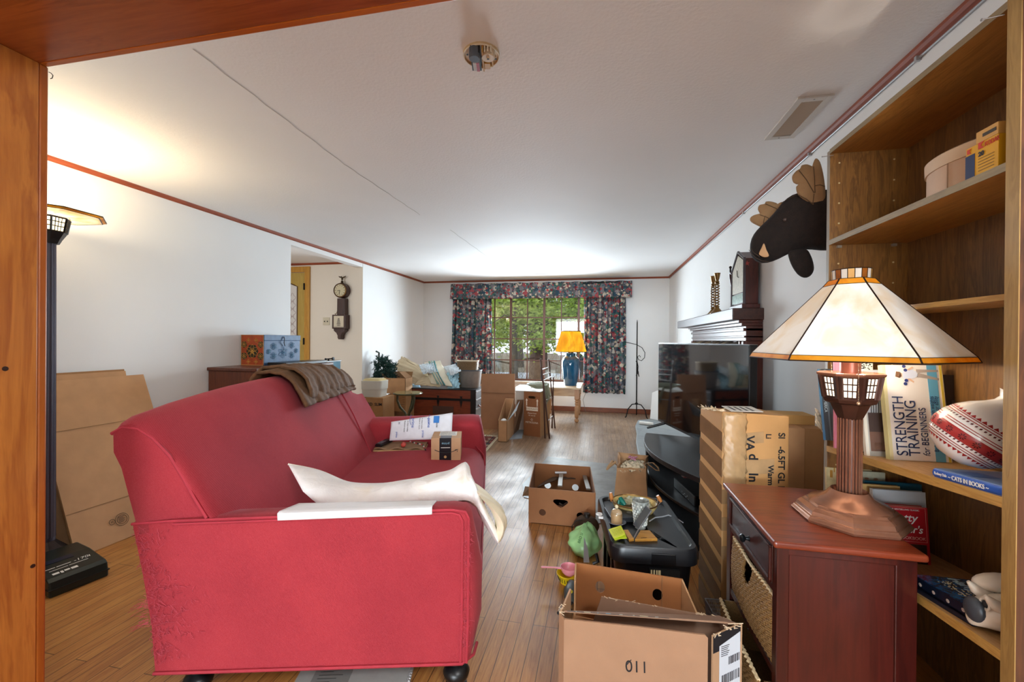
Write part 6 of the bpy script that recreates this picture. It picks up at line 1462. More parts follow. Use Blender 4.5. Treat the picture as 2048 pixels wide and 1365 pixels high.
# phone on its bamboo holder
bh = thing('bamboo_phone_holder', 'orange bamboo phone holder cut with a V notch on the tote lid', 'phone holder', on(1275, 1075))
M_BAM = wood('#B0782C', '#D09A48', 'x', 14, .4)
a, b, c_, d = (at(x, y, 'z', zL_+.012) for x, y in ((1246, 1060), (1256, 1060), (1268, 1078), (1258, 1079)))
MB().slab([p-V((0, 0, .012)) for p in (a, b, c_, d)], (0, 0, .012)).build('left_wing', M_BAM, bh, bevel=.001)
a, b, c_, d = (at(x, y, 'z', zL_+.012) for x, y in ((1281, 1061), (1299, 1061), (1315, 1078), (1270, 1079)))
MB().slab([p-V((0, 0, .012)) for p in (a, b, c_, d)], (0, 0, .012)).build('right_wing', M_BAM, bh, bevel=.001)
words('urban', .012, fr(on(1282, 1077, zL_+.0125), c_-d, b-c_), M_INK, bh)
ph = thing('smartphone', 'dark smartphone propped on the bamboo holder', 'phone', on(1268, 1076))
yp = on(1268, 1076).y
p0 = at(1268, 1077, 'y', yp-.004); p1 = at(1305, 1030, 'y', yp+.05); p2 = at(1293, 1013, 'y', yp+.06); p3 = at(1265, 1049, 'y', yp+.045)
p0 = at(1277, 1060, 'y', yp+.01); p0.z = max(p0.z, zL_+.004)
MPh = fr(p3, p0-p3, p2-p3); W1 = (p0-p3).length; H1 = (p2-p3).length
MB(MPh).box((0, 0, -.0085), (W1, H1, 0)).build('body', flat('#8A8E94', .25, .6), ph, bevel=.004)
MB(MPh).box((.003, .003, -.0095), (W1-.003, H1-.003, .0008)).build('screen', flat('#1E2C38', .1), ph)
MB().tube([at(1268, 1077, 'z', zL_+.012), p0], .004, 6).build('stand_lip', M_STEEL, ph)
# cut glass vase
q = on(1283, 1056); vs = thing('cut_glass_vase', 'cut glass vase with a flared patterned rim beside the phone', 'vase', q)
yv = q.y; zv1 = at(1283, 1001, 'y', yv).z; rt_ = (at(1301, 1005, 'y', yv).x-at(1266, 1005, 'y', yv).x)/2; rb0 = (at(1294, 1050, 'y', yv).x-at(1272, 1050, 'y', yv).x)/2
z0_ = zL_; Hh = zv1-z0_
MB().lathe((q.x-.005, yv, z0_), [(0, 0), (rb0, 0), (rb0, .004), (rb0*1.02, Hh*.2), (rt_*.85, Hh*.8), (rt_, Hh), (rt_*.93, Hh), (rt_*.78, Hh*.8), (rb0*.9, Hh*.2), (rb0*.85, .01), (0, .01)], 16).build('glass', flat('#9EA4A0', .12, .1, .45, 70, coat=.5), vs)
fc = MB()
for i in range(8):
    for k in range(14):
        t_ = .15+.8*i/8; r_ = (rb0+(rt_-rb0)*t_)*1.0; a = 2*pi*(k+.5*(i % 2))/14; fc.ball((q.x-.005+r_*cos(a), yv+r_*sin(a), z0_+Hh*t_), (.0045, .0045, .006), 4, 3)
cf = fc.build('facet', flat('#D8DCD6', .08, .1, .4, 60), vs); cf['kind'] = 'stuff'
# oval basket with wooden handles, on the lid's far side
b0_ = at(1222, 1020, 'z', zL_+.05); b1_ = at(1317, 1020, 'z', zL_+.05); cb = (b0_+b1_)/2; cb.y = MTt.translation.y+TY*.74; cb.z = zL_
b0_ = at(1224, 1010, 'y', cb.y); b1_ = at(1315, 1010, 'y', cb.y); cb.x = (b0_.x+b1_.x)/2; ra_ = (b1_.x-b0_.x)/2
ob = thing('oval_tray', 'oval tray with a floral cloth and turned wooden handles at the back of the tote', 'tray', cb)
def ov2(r, ry_, z): return [(cb.x+r*cos(2*pi*k/30), cb.y+ry_*sin(2*pi*k/30), z) for k in range(30)]
zr_ = at(1270, 1003, 'y', cb.y+.1).z
MB().loft([ov2(ra_*.8, .06, zL_), ov2(ra_*.98, .095, zL_+.035), ov2(ra_, .10, zL_+.05), ov2(ra_*.96, .095, zL_+.048), ov2(ra_*.8, .06, zL_+.012)]).build('tray', flat('#C8B070', .5, 0, .35, 25), ob, smooth=True)
MB().tube(ov2(ra_, .10, zL_+.05), .004, 6, True).build('wire_rim', M_BRASS, ob)
MB().grid(crumple(lambda u, v: (cb.x-ra_*.75+ra_*1.5*u, cb.y-.05+.11*v, zL_+.035+.02*sin(pi*u)), 1, 1, .02, 51), 20, 12).build('floral_liner', flat('#B4B08C', .7, 0, .4, 60), ob, smooth=True, solid=.002, sharp=180)
for s_, pts in ((-1, ((1221, 986), (1224, 1003))), (1, ((1315, 992), (1322, 1004)))):
    A_ = at(*pts[0], 'y', cb.y); B_ = at(*pts[1], 'y', cb.y)
    MB().tube([A_, A_.lerp(B_, .5), B_], [.008, .011, .008], 10).build('handle', flat('#B07038', .4), ob, smooth=True)
    MB().tube([A_, V((cb.x+s_*ra_, cb.y, zL_+.05))], .002, 5).tube([B_, V((cb.x+s_*ra_*.98, cb.y-.03, zL_+.05))], .002, 5).build('bail', M_STEEL, ob)
q = at(1240, 1000, 'y', cb.y-.02); 
sp = thing('stapler', 'teal green plastic stapler lying on the oval tray', 'stapler', q)
MB().tube([at(1240, 996, 'y', cb.y-.04), at(1244, 1003, 'y', cb.y-.05), at(1250, 1011, 'y', cb.y-.06)], [.010, .013, .010], 10).tube([at(1238, 1001, 'y', cb.y-.05), at(1237, 1010, 'y', cb.y-.055), at(1246, 1012, 'y', cb.y-.06)], [.008, .010, .007], 8).build('body', flat('#0C6A5C', .3), sp, smooth=True)
tag(MB().tube([at(1299, 1043, 'z', zL_+.006), at(1310, 1036, 'z', zL_+.006), at(1325, 1034, 'z', zL_+.006), at(1337, 1031, 'z', zL_+.006), at(1352, 1037, 'z', zL_+.006), at(1366, 1046, 'z', zL_+.006)], .003, 6).build('charging_cable', flat('#9A9EA4', .4), None, smooth=True), 'thin grey charging cable on the black tote lid', 'cable')
# ---- things on the floor left of the tote
gbq = on(1165, 1100, .0); 
gb_ = thing('green_bag', 'pale green plastic produce bag slumped on the floor beside the tote', 'bag', (-.08, 2.6, 0))
secs = []
cB = V((-.085, 2.60, 0)); rnd = random.Random(14)
for j in range(13):
    v = j/12; r_ = (.085*sin(pi*(.18+.8*v))**.8)+.006; z_ = .005+.165*v
    secs.append([(cB.x+(r_*1.05+.010*sin(3*a+j*.6)+.006*sin(7*a-j))*cos(a)+.015*v, cB.y+(r_*1.1+.010*sin(4*a+j))*sin(a)+.03*v, z_+.012*sin(2*a+j*.5)*v) for a in [2*pi*k/36 for k in range(36)]])
gmb = MB().loft(secs); gmb.build('bag_body', flat('#A6DC96', .3, 0, .12, 9, .35, 40), gb_, smooth=True, sharp=180)
words('BRO SI', .022, fr(at(1160, 1088, 'y', 2.505), (.28, 0, 1), (-1, 0, .28)), flat('#2E6E38', .6), gb_)
jg = thing('canteen', 'brown leather canteen with a round cap behind the green bag', 'canteen', (-.07, 2.86, 0))
secs = []
for v in [i/10 for i in range(11)]:
    r_ = sin(pi*(.08+.84*v))**.6; secs.append([(-.075+.085*r_*cos(a), 2.86+.05*r_*sin(a), .002+.125*v) for a in [2*pi*k/24 for k in range(24)]])
MB().loft(secs).build('body', flat('#4E3C2E', .45, 0, .25, 14), jg, smooth=True)
MB().lathe((-.072, 2.86, .12), [(.03, 0), (.022, .012), (.022, .024), (.014, .028), (0, .028)], 16).build('cap', flat('#2E2622', .4), jg, smooth=True)
MB().tube([(-.10, 2.83, .11), (-.14, 2.82, .105), (-.168, 2.81, .07), (-.165, 2.80, .03), (-.15, 2.80, .008)], .006, 6, flatz=.5).build('strap', flat('#2E2A24', .6), jg, smooth=True)
# pink scoop and yellow colander
ysn = thing('yellow_strainer', 'small yellow plastic strainer on the floor by the cardboard box', 'strainer', (-.165, 2.30, 0))
q = V((-.155, 2.28, 0)); MB().lathe(q, [(0, 0), (.042, 0), (.058, .045), (.062, .048), (.058, .05), (.038, .006), (0, .006)], 28).build('bowl', flat('#E8C81C', .35), ysn, smooth=True)
sl2 = MB()
for k in range(24):
    a = 2*pi*k/24; sl2.tube([q+V((.047*cos(a), .047*sin(a), .012)), q+V((.055*cos(a), .055*sin(a), .034))], .0022, 4)
sl2.build('slot', flat('#3E3408', .7), ysn)
psn = thing('pink_scoop', 'pink plastic scoop with a long handle resting in the yellow strainer', 'scoop', q+V((0, 0, .05)))
MB().lathe(q+V((.006, 0, .040)), [(0, 0), (.024, 0), (.040, .018), (.047, .042), (.044, .043), (.036, .018), (.02, .004), (0, .004)], 28).build('bowl', flat('#E8929C', .35), psn, smooth=True)
MB().tube([q+V((-.036, -.002, .070)), q+V((-.075, -.006, .072)), q+V((-.135, -.012, .070)), q+V((-.145, -.013, .070))], [.010, .006, .008, .004], 10, flatz=.5).build('handle', flat('#E8929C', .35), psn, smooth=True)
dn = thing('hand_tool', 'dark grey and yellow hand tool lying against the cardboard box', 'hand tool', (-.14, 2.07, 0))
G = lambda px, py, z: at(px, py, 'z', z)
MB().tube([G(1144, 1165, .05), G(1140, 1180, .045), G(1139, 1195, .04), G(1143, 1206, .03)], [.02, .030, .028, .014], 12, flatz=.6).build('body', flat('#4A4E4C', .4), dn, smooth=True)
MB().tube([G(1143, 1203, .03), G(1135, 1212, .025), G(1122, 1220, .022), G(1118, 1227, .02), G(1124, 1230, .02), G(1142, 1221, .02)], [.012, .012, .010, .010, .010, .010], 10).build('grip', flat('#2C2E32', .35), dn, smooth=True)
q = G(1142, 1184, .078); MB().ball(q, (.010, .012, .006), 10, 6).build('yellow_trim', flat('#D8C424', .4), dn, smooth=True)
kn_ = thing('kitchen_knife', 'steel knife standing point up beside the green bag with a black handle', 'knife', G(1175, 1120, .0))
MB().slab([at(1167, 1126, 'y', 2.38), at(1179, 1126, 'y', 2.38), at(1176, 1100, 'y', 2.38), at(1168, 1074, 'y', 2.38)], (0, .002, 0)).build('blade', M_STEEL, kn_)
MB().tube([at(1186, 1128, 'y', 2.36), at(1196, 1124, 'y', 2.36), at(1192, 1108, 'y', 2.38)], .010, 8).build('handle', M_BLACK, kn_)
# ================================================================== FOREGROUND CARTONS
# brown produce box with oval holes
pk = thing('produce_box', 'open brown produce box with oval hand holes behind the marked carton', 'box', (.12, 1.85, 0))
TL_ = at(1153, 1127, 'z', .39); TR_ = at(1366, 1160, 'z', .39)
A0 = V((TL_.x, TL_.y, 0)); A1 = V((TR_.x, TR_.y, 0)); FP = fr(A0, A1-A0, (0, 0, 1)); wP = (A1-A0).length; hP = .39
def loc_(px, py, M, n): q = M.inverted() @ atp(px, py, M.translation, V(M.col[2][:3])); return q.x, q.y
h1 = loc_(1200, 1175, FP, 0); h2 = loc_(1315, 1191, FP, 0)
M_PRB = flat('#A5693A', .85, 0, .05, 12, .1, 250)
pm = MB(); holed(pm, FP, wP, hP, -.006, [ngon(h1[0], h1[1], .019, 18, 0, .024), ngon(h2[0], h2[1], .019, 18, 0, .024)]); pm.build('back_panel', M_PRB, pk)
B0 = at(1141, 1236, 'z', .27); B1 = at(1410, 1232, 'z', .24); 
B0 = V((A0.x+.004, A0.y-.13, 0)); B1 = V((A1.x+.045, A1.y-.11, 0)); H_ = V((0, 0, hP))
sd = MB(); sd.quadslab(A0, B0, B0+H_, A0+H_, .006).quadslab(A1, B1, B1+V((0, 0, .30)), A1+H_, .006); sd.build('side_panel', M_CARD, pk)
MB().quadslab(A0, A1, B1, B0, .004).build('bottom', M_PRB, pk)
MB().quadslab(B0, B1, B1+V((0, 0, .24)), B0+V((0, 0, .26)), .006).build('front_panel', M_CARD, pk)
MB().quadslab(A0.lerp(A1, .81)+V((0, -.002, .0)), A0.lerp(A1, .815)+V((0, -.002, 0)), A0.lerp(A1, .815)+V((0, -.002, hP)), A0.lerp(A1, .81)+V((0, -.002, hP)), .0015).build('crease', M_CARDD, pk)
# big carton marked 110
mk = thing('marked_carton', 'large open carton with 011 printed upside down on the front, nearest the camera', 'box', (.15, 1.5, 0))
zA = .40
a = at(1128, 1240, 'z', zA); b = at(1416, 1272, 'z', zA-.01); a.z = b.z = 0
FC = fr(a, b-a, (0, 0, 1)); wC = (b-a).length; zz = V(FC.col[2][:3])
fp = MB(FC); hR = at(1416, 1272, 'y', b.y).z; hL = at(1132, 1240, 'y', a.y).z
fp.slab([(0, 0, 0), (wC, 0, 0), (wC, hR-.008, 0), (wC-.008, hR, 0), (wC*.5, (hL+hR)/2+.002, 0), (.004, hL, 0), (0, hL-.004, 0)], (0, 0, -.006)); fp.build('front_panel', flat('#A17B5E', .85, 0, .05, 12, .12, 300), mk)
q = loc_(1268, 1334, FC, 0); words('110', .052, FC @ Matrix.Translation((q[0], q[1], .0006)) @ Matrix.Rotation(pi+.03, 4, 'Z') @ Matrix.Translation((-.044, -.018, 0)), M_INK, mk, sx=.92)
q = loc_(1257, 1326, FC, 0)
MB(FC @ Matrix.Translation((q[0], q[1], .0008)) @ Matrix.Rotation(.9, 4, 'Z')).box((-.013, -.0012, 0), (.013, .0012, .0006)).build('zero_stroke', M_INK, mk)
c0 = V((a.x-.018, a.y+.02, 0)); d0 = at(1481, 1249, 'z', zA); d0.z = 0; e0 = at(1200, 1195, 'z', .36); e0.z = 0; g0 = at(1452, 1236, 'z', .36); g0.z = 0
LB = V((a.x+.004, a.y+.20, 0)); RB = V((d0.x+.005, d0.y+.085, 0))
sp_ = V((b.x+.018, b.y+.012, 0))
mc_ = MB(); mc_.quadslab(a, c0, c0+V((0, 0, hL+.004)), a+V((0, 0, hL)), .005); mc_.build('corner_strip', flat('#9A7456', .85), mk)
sd = MB(); sd.quadslab(c0, LB, LB+V((0, 0, .385)), c0+V((0, 0, hL+.004)), .006); sd.build('side_panel', M_CARDL, mk, label='left side panel of the carton')
# right side panel with the black print and the shipping label
zR1 = at(1432, 1274, 'y', sp_.y).z; zR2 = at(1481, 1249, 'y', d0.y).z
rp = MB(); rp.slab([sp_, d0, d0+V((0, 0, zR2)), sp_+V((0, 0, zR1))], (-.004, .004, 0)); rp.build('side_panel', flat('#A98564', .85, 0, .05, 12), mk)
FR_ = fr(sp_, d0-sp_, (0, 0, 1)); wR = (d0-sp_).length
sl_ = (zR2-zR1)/wR
bk_ = MB(FR_); bk_.slab([(0, zR1-.055, 0), (wR, zR2-.055, 0), (wR, zR2, 0), (0, zR1, 0)], (0, 0, .0008)); bk_.build('black_print', M_INK, mk)
lb_ = MB(FR_); x0 = wR*.22; lb_.slab([(x0, zR1-.20, .0009), (wR-.002, zR2-.20, .0009), (wR-.002, zR2-.022, .0009), (x0, zR1-.036, .0009)], (0, 0, .0006)); lb_.slab([(x0, zR1-.37, .0009), (wR-.004, zR2-.37, .0009), (wR-.004, zR2-.205, .0009), (x0, zR1-.205, .0009)], (0, 0, .0006)); lbo = lb_.build('shipping_label', flat('#C8CDD4', .6), mk)
cdm = MB(FR_); rnd = random.Random(3)
for (xa, xb2, ya, yb2) in ((.55, .95, -.110, -.085), (.30, .95, -.165, -.135), (.30, .95, -.255, -.23)):
    x = wR*xa
    while x < wR*xb2:
        w_ = rnd.choice((.0015, .0025, .004)); zz_ = zR1+sl_*x; cdm.slab([(x, zz_+ya, .0016), (x+w_, zz_+ya, .0016), (x+w_, zz_+yb2, .0016), (x, zz_+yb2, .0016)], (0, 0, .0003)); x += w_+rnd.choice((.0015, .0025))
for k in range(6): x = wR*.28; zz_ = zR1+sl_*x; cdm.slab([(x, zz_-.045-.006*k, .0016), (x+wR*.3*(1-.1*(k % 3)), zz_-.043-.006*k, .0016), (x+wR*.3*(1-.1*(k % 3)), zz_-.041-.006*k, .0016), (x, zz_-.043-.006*k, .0016)], (0, 0, .0003))
cdm.build('printed_code', M_INK, lbo)
# inner flaps
bp_ = MB(); P1 = at(1203, 1193, 'y', LB.y); P2 = at(1470, 1243, 'y', RB.y); bp_.quadslab(V((LB.x, LB.y, 0)), V((RB.x, RB.y, 0)), V((RB.x-.02, RB.y, P2.z+.005)), V((P1.x, LB.y, P1.z)), .006); bp_.build('back_panel', flat('#94715A', .85, 0, .06, 12, .12, 300), mk)
rp2 = MB().quadslab(d0, RB, RB+V((-.02, 0, P2.z)), d0+V((0, 0, zR2)), .005); rp2.build('side_panel', flat('#A98564', .85, 0, .05, 12), mk)
f1 = c0+V((.015, .01, hL+.003)); f2 = d0+V((-.015, -.0, zR2-.003)); 
ffp = MB().quadslab(f1, f2, f2+V((-.02, .10, -.045)), f1+V((.02, .10, -.06)), .005); ffp.build('folded_flap', flat('#8C6A52', .85, 0, .06, 12), mk)
prn = MB(); dd = f2-f1; up_ = V((0, -.004, .004))
def strip_on(t0, t1, c_, w0=.0, w1=1.0, nm='printed_edge'):
    A_ = f1+dd*t0; B_ = f1+dd*t1; n_ = V((0, .012, -.006)); MB().slab([A_+n_*w0+V((0, 0, .004)), B_+n_*w0+V((0, 0, .004)), B_+n_*w1+V((0, 0, .004)), A_+n_*w1+V((0, 0, .004))], (0, 0, .001)).build(nm, c_, mk)
strip_on(.02, .62, flat('#1C2C38', .5))
for t_, w_, c_ in ((.07, .008, '#D8D4C0'), (.12, .04, '#E0D0A0'), (.2, .006, '#8FB8C4'), (.25, .03, '#6FA4BC'), (.33, .02, '#D8D4C0'), (.41, .01, '#D8D4C0'), (.45, .05, '#D8C89C'), (.54, .02, '#C8C8BC')): 
    A_ = f1+dd*t_; B_ = f1+dd*(t_+w_); n_ = V((0, .010, -.005)); MB().slab([A_+V((0, 0, .0052)), B_+V((0, 0, .0052)), B_+n_+V((0, 0, .0052)), A_+n_+V((0, 0, .0052))], (0, 0, .0006)).build('printed_letter', flat(c_, .6), mk)
tr = MB(); rnd = random.Random(33)
for (A_, B_, n_) in ((c0+V((0, 0, hL+.004)), c0+V((.02, .05, hL+.006)), 6), (sp_+V((0, 0, zR1)), d0+V((0, 0, zR2)), 16), (V((P1.x, LB.y-.004, P1.z)), V((RB.x-.02, RB.y-.004, P2.z+.005)), 20)):
    for k in range(n_):
        p = A_.lerp(B_, rnd.random()); tr.tube([p, p+V((rnd.gauss(0, .006), rnd.gauss(0, .004), rnd.uniform(0, .004))), p+V((rnd.gauss(0, .012), rnd.gauss(0, .006), rnd.uniform(-.004, .006)))], .0014, 4)
tt_ = tr.build('torn_edge', flat('#D8C0A0', .9), mk); tt_['kind'] = 'stuff'
# silver mesh basket
ms = thing('mesh_basket', 'silver wire mesh basket on the floor between the taped box and the nightstand', 'basket', (.55, 1.98, 0))
q0, q1_, q2_, q3_ = at(1410, 1198, 'z', .14), at(1456, 1202, 'z', .14), V((.60, 1.86, .14)), at(1426, 1228, 'z', .14)
lo_ = [V((p.x*.96+.02, p.y*.98+.03, .01)) for p in (q0, q1_, q2_, q3_)]; hi_ = [q0, q1_, q2_, q3_]
wm = MB(); 
for i in range(4): wm.tube([hi_[i], hi_[(i+1) % 4]], .0028, 6)
wm.build('rim', M_STEEL, ms)
wm = MB()
for i in range(4):
    for k in range(18):
        t_ = k/18; u_ = (k+4)/18
        if u_ <= 1: wm.tube([hi_[i].lerp(hi_[(i+1) % 4], t_), lo_[i].lerp(lo_[(i+1) % 4], u_)], .0009, 3)
        if t_ <= .8: wm.tube([hi_[i].lerp(hi_[(i+1) % 4], u_ if u_ <= 1 else 1), lo_[i].lerp(lo_[(i+1) % 4], t_)], .0009, 3)
wm.build('wire_mesh', M_STEEL, ms)
# ---- tall taped carton
tp = thing('taped_carton', 'tall narrow carton wrapped in brown packing tape, standing behind the nightstand', 'box', (.65, 2.2, 0))
nE = at(1441, 1262, 'z', 0); lE = at(1397, 1200, 'z', 0); rE = nE+(V((nE.y-lE.y, lE.x-nE.x, 0)).normalized()*-1 if False else V((.97, .14, 0)).normalized())*.30
zN = at(1441, 824, 'y', nE.y).z
for _ in range(30):
    rEx = xproj(rE); rE = rE+(rE-nE).normalized()*((1575-rEx)*.0015)
bE = lE+(rE-nE)
zLt = (lambda p: CAM.z+ray(1397, 816).z*((p-CAM).dot(Fw))/ray(1397, 816).dot(Fw))(lE)
zRt = (lambda p: CAM.z+ray(1575, 833).z*((p-CAM).dot(Fw))/ray(1575, 833).dot(Fw))(rE)
M_TPB = flat('#C0915A', .6, 0, .06, 10, .15, 40)
MB().hexa([lE, nE, rE, bE], [lE+V((0, 0, zLt)), nE+V((0, 0, zN)), rE+V((0, 0, zRt)), bE+V((0, 0, zLt))]).build('carton', M_TPB, tp, bevel=.006)
M_TAPE = flat('#846244', .22, 0, .12, 14, .35, 22); M_TAPE2 = flat('#B08E66', .25, 0, .12, 14, .4, 22)
LF = fr(lE, nE-lE, (0, 0, 1)); wl2 = (nE-lE).length; tpm = MB(LF)
for k in range(9):
    z1 = zLt-.03-.115*k; sk = -.045-.004*k; h_ = .084
    if z1-h_ < .02: break
    tpm.slab([(0, z1, .0), (wl2, z1+sk, .0), (wl2, z1+sk-h_, .0), (0, z1-h_, .0)], (0, 0, .0012))
tpm.build('packing_tape', M_TAPE, tp)
RF = fr(nE, rE-nE, (0, 0, 1)); wr2 = (rE-nE).length; tpm = MB(RF)
for (za, zb2, xe_) in ((.985, .93, .30), (.90, .85, .62), (.78, .715, .78), (.655, .59, .80), (.53, .47, .80), (.40, .34, .8)):
    tpm.slab([(0, za-.02, .0), (wr2*xe_, za, .0), (wr2*xe_, zb2, .0), (0, zb2-.02, .0)], (0, 0, .0012))
tpm.build('packing_tape', M_TAPE2, tp)
crk = MB(RF).grid(crumple(lambda u, v: (.0+.10*u, zN-.005-.32*v, .006+.014*sin(pi*u)), 1, 1, .014, 61, 2), 12, 26); crk.build('crumpled_tape', flat('#B8966C', .25, 0, .12, 14, .4, 22), tp, smooth=True, solid=.001, sharp=180)
rag = MB(); rnd = random.Random(15)
for k in range(40):
    p = V((lE.x, lE.y, zLt)).lerp(V((nE.x, nE.y, zN)), rnd.random()); rag.face(p, p+V((rnd.gauss(0, .012), rnd.gauss(0, .01), rnd.uniform(0, .02))), p+V((rnd.gauss(0, .015), rnd.gauss(0, .012), rnd.uniform(-.005, .012))))
rg_ = rag.build('torn_edge', flat('#D4C0A0', .7), tp); rg_['kind'] = 'stuff'
def wR_(s, size, px, py, b_=.0014):
    q = loc_(px, py, RF, 0); words(s, size, RF @ Matrix.Translation((q[0], q[1], .0016)) @ Matrix.Rotation(-pi/2, 4, 'Z'), M_INK, tp, bold=b_)
wR_('VA', .052, 1492, 872); wR_('d', .056, 1498, 908); wR_('In', .056, 1498, 946); wR_('Li', .032, 1532, 868, .0008); wR_('Warm', .034, 1536, 931, .0008); wR_('Sl   -6.5FT GL P', .040, 1557, 866, .0008)
TPt = MB().quadslab(lE.lerp(nE, .5)+V((.10, .02, 0)), nE+V((.12, .06, 0)), rE+V((-.08, .05, 0)), bE+V((-.08, -.04, 0)), .001)
lbt = MB(); z_ = (zLt+zN)/2+.004; cc2 = (nE+rE+bE+lE)/4
lbt.slab([V((cc2.x-.07, cc2.y-.08, z_)), V((cc2.x+.07, cc2.y-.06, z_)), V((cc2.x+.07, cc2.y+.10, z_)), V((cc2.x-.07, cc2.y+.08, z_))], (0, 0, .002)); lbt.build('top_label', M_PAPER, tp)
lbt = MB()
for k in range(4): lbt.box((cc2.x-.05+.026*k, cc2.y-.05, z_+.002), (cc2.x-.04+.026*k, cc2.y+.06, z_+.0028))
lbt.build('top_label_print', flat('#4A4A4E', .6), tp)
# second box beyond it
y2b = 2.36; a = at(1577, 850, 'y', y2b); b = at(1650, 850, 'y', y2b)
s2 = thing('plain_carton', 'plain brown carton standing between the taped carton and the bookcase', 'box', ((a.x+b.x)/2, 2.45, 0))
zq = at(1610, 858, 'y', y2b).z; xx1 = min(b.x, 1.19)
MB().box((a.x-.03, y2b, 0), (a.x+.075, 2.56, zq)).build('carton', M_CARD, s2, bevel=.004)
MB().box((a.x+.075, y2b+.004, 0), (xx1, 2.56, zq+.002)).build('carton_side', flat('#AC8257', .85, 0, .06, 10), s2, bevel=.004)
MB().box((a.x-.02, y2b+.1, zq+.002), (xx1, 2.60, zq+.05)).build('top_flap', flat('#C49A5C', .8), s2)
# ceiling grille and smoke alarm base
vA = [at(*p, 'z', ZC-.001) for p in ((1597, 190), (1668, 187), (1592, 279), (1533, 277))]
cvv = thing('ceiling_grille', 'white rectangular ceiling grille with many louvres near the bookcase', 'vent', sum(vA, V())/4)
x0, x1, y0, y1 = .893, 1.045, 2.185, 2.60
MB().box((x0, y0, ZC-.010), (x0+.030, y1, ZC)).box((x1-.030, y0, ZC-.010), (x1, y1, ZC)).box((x0+.030, y0, ZC-.010), (x1-.030, y0+.035, ZC)).box((x0+.030, y1-.035, ZC-.010), (x1-.030, y1, ZC)).build('frame', flat('#CFCBC4', .5), cvv, bevel=.002)
MB().box((x0+.02, y0+.03, ZC-.002), (x1-.02, y1-.03, ZC)).build('duct_opening', flat('#1E1A16', .9), cvv)
sla = MB()
for k in range(24): yk = y0+.040+k*(y1-y0-.08)/24; sla.slab([(x0+.03, yk, ZC-.003), (x1-.03, yk, ZC-.003), (x1-.03, yk+.005, ZC-.010), (x0+.03, yk+.005, ZC-.010)], (0, 0, .0012))
sla.build('louvre', flat('#C8C0B4', .5), cvv)
MB().lathe((x0+.015+.06, y0+.017, ZC-.012), [(.004, 0), (.004, .002), (0, .002)], 8).lathe((x0+.07, y1-.017, ZC-.012), [(.004, 0), (.004, .002), (0, .002)], 8).build('screw', M_STEEL, cvv)
cS = at(963, 108, 'z', ZC); rS = .072
sd_ = thing('smoke_alarm', 'yellowed smoke alarm base with its cover off, battery and sounder showing, on the ceiling', 'smoke alarm', cS)
M_YP = flat('#D0B48A', .45, 0, .1, 30)
def up(prof): return [(r, -h) for r, h in prof]
MB().lathe(cS, up([(rS, 0), (rS, .008), (rS*.94, .012), (rS*.90, .008), (0, .008)]), 36).build('backplate', M_YP, sd_, smooth=True)
MB().tube([cS+V((rS*.97*cos(2*pi*k/36), rS*.97*sin(2*pi*k/36), -.01)) for k in range(36)], .003, 6, True).build('rim', flat('#E0D2B8', .45), sd_)
SMa = Matrix.Translation(cS) @ Matrix.Rotation(radians(12), 4, 'Z')
MB(SMa).box((-.040, -.062, -.034), (-.002, .052, -.008)).build('battery_tray', M_INK, sd_)
bt2 = MB(SMa).box((-.034, -.012, -.044), (-.008, .040, -.016)).build('battery', flat('#C8CCD0', .3), sd_, bevel=.003)
MB(SMa).box((-.020, -.012, -.0448), (-.008, .040, -.0438)).build('battery_band', flat('#A83048', .4), bt2)
MB(SMa).lathe((-.024, -.046, -.052), [(0, 0), (.020, 0), (.022, .006), (.022, .04), (0, .04)], 24).build('test_button', flat('#5A6068', .35, .3), sd_, smooth=True)
MB(SMa).lathe((.028, -.030, -.040), [(0, 0), (.006, 0), (.006, .003), (.024, .003), (.026, .010), (.026, .034), (0, .034)], 24).build('sounder', flat('#D8C4A4', .45), sd_, smooth=True)
MB(SMa).lathe((.028, -.030, -.041), [(.0, 0), (.0045, 0), (.0045, .003), (0, .003)], 12).build('sounder_hole', M_INK, sd_)
MB(SMa).box((.010, .012, -.030), (.034, .050, -.008)).box((.040, .006, -.024), (.046, .044, -.008)).box((.004, -.062, -.036), (.010, .056, -.008)).build('circuit_holder', flat('#C89A4C', .45), sd_, bevel=.002)
MB(SMa).box((.014, -.066, -.034), (.018, -.056, -.01)).box((.026, -.066, -.034), (.030, -.056, -.01)).box((.038, -.066, -.034), (.042, -.056, -.01)).build('clip', flat('#E4DCC8', .4), sd_)
for sx2, sy2 in ((-.055, -.012), (.056, .014)): MB(SMa).lathe((sx2, sy2, -.0125), [(0, 0), (.004, 0), (.004, .002), (0, .002)], 10).build('screw_hole', M_INK, sd_)
hk = MB().tube([V((-1.512, .889, 2.038)), V((-1.508, .892, 2.036)), V((-1.503, .893, 2.030)), V((-1.504, .892, 2.022)), V((-1.509, .891, 2.020))], .0010, 5)
tag(hk.build('wire_hook', M_IRON, None), 'tiny wire hook at the top of the pine post', 'hook')
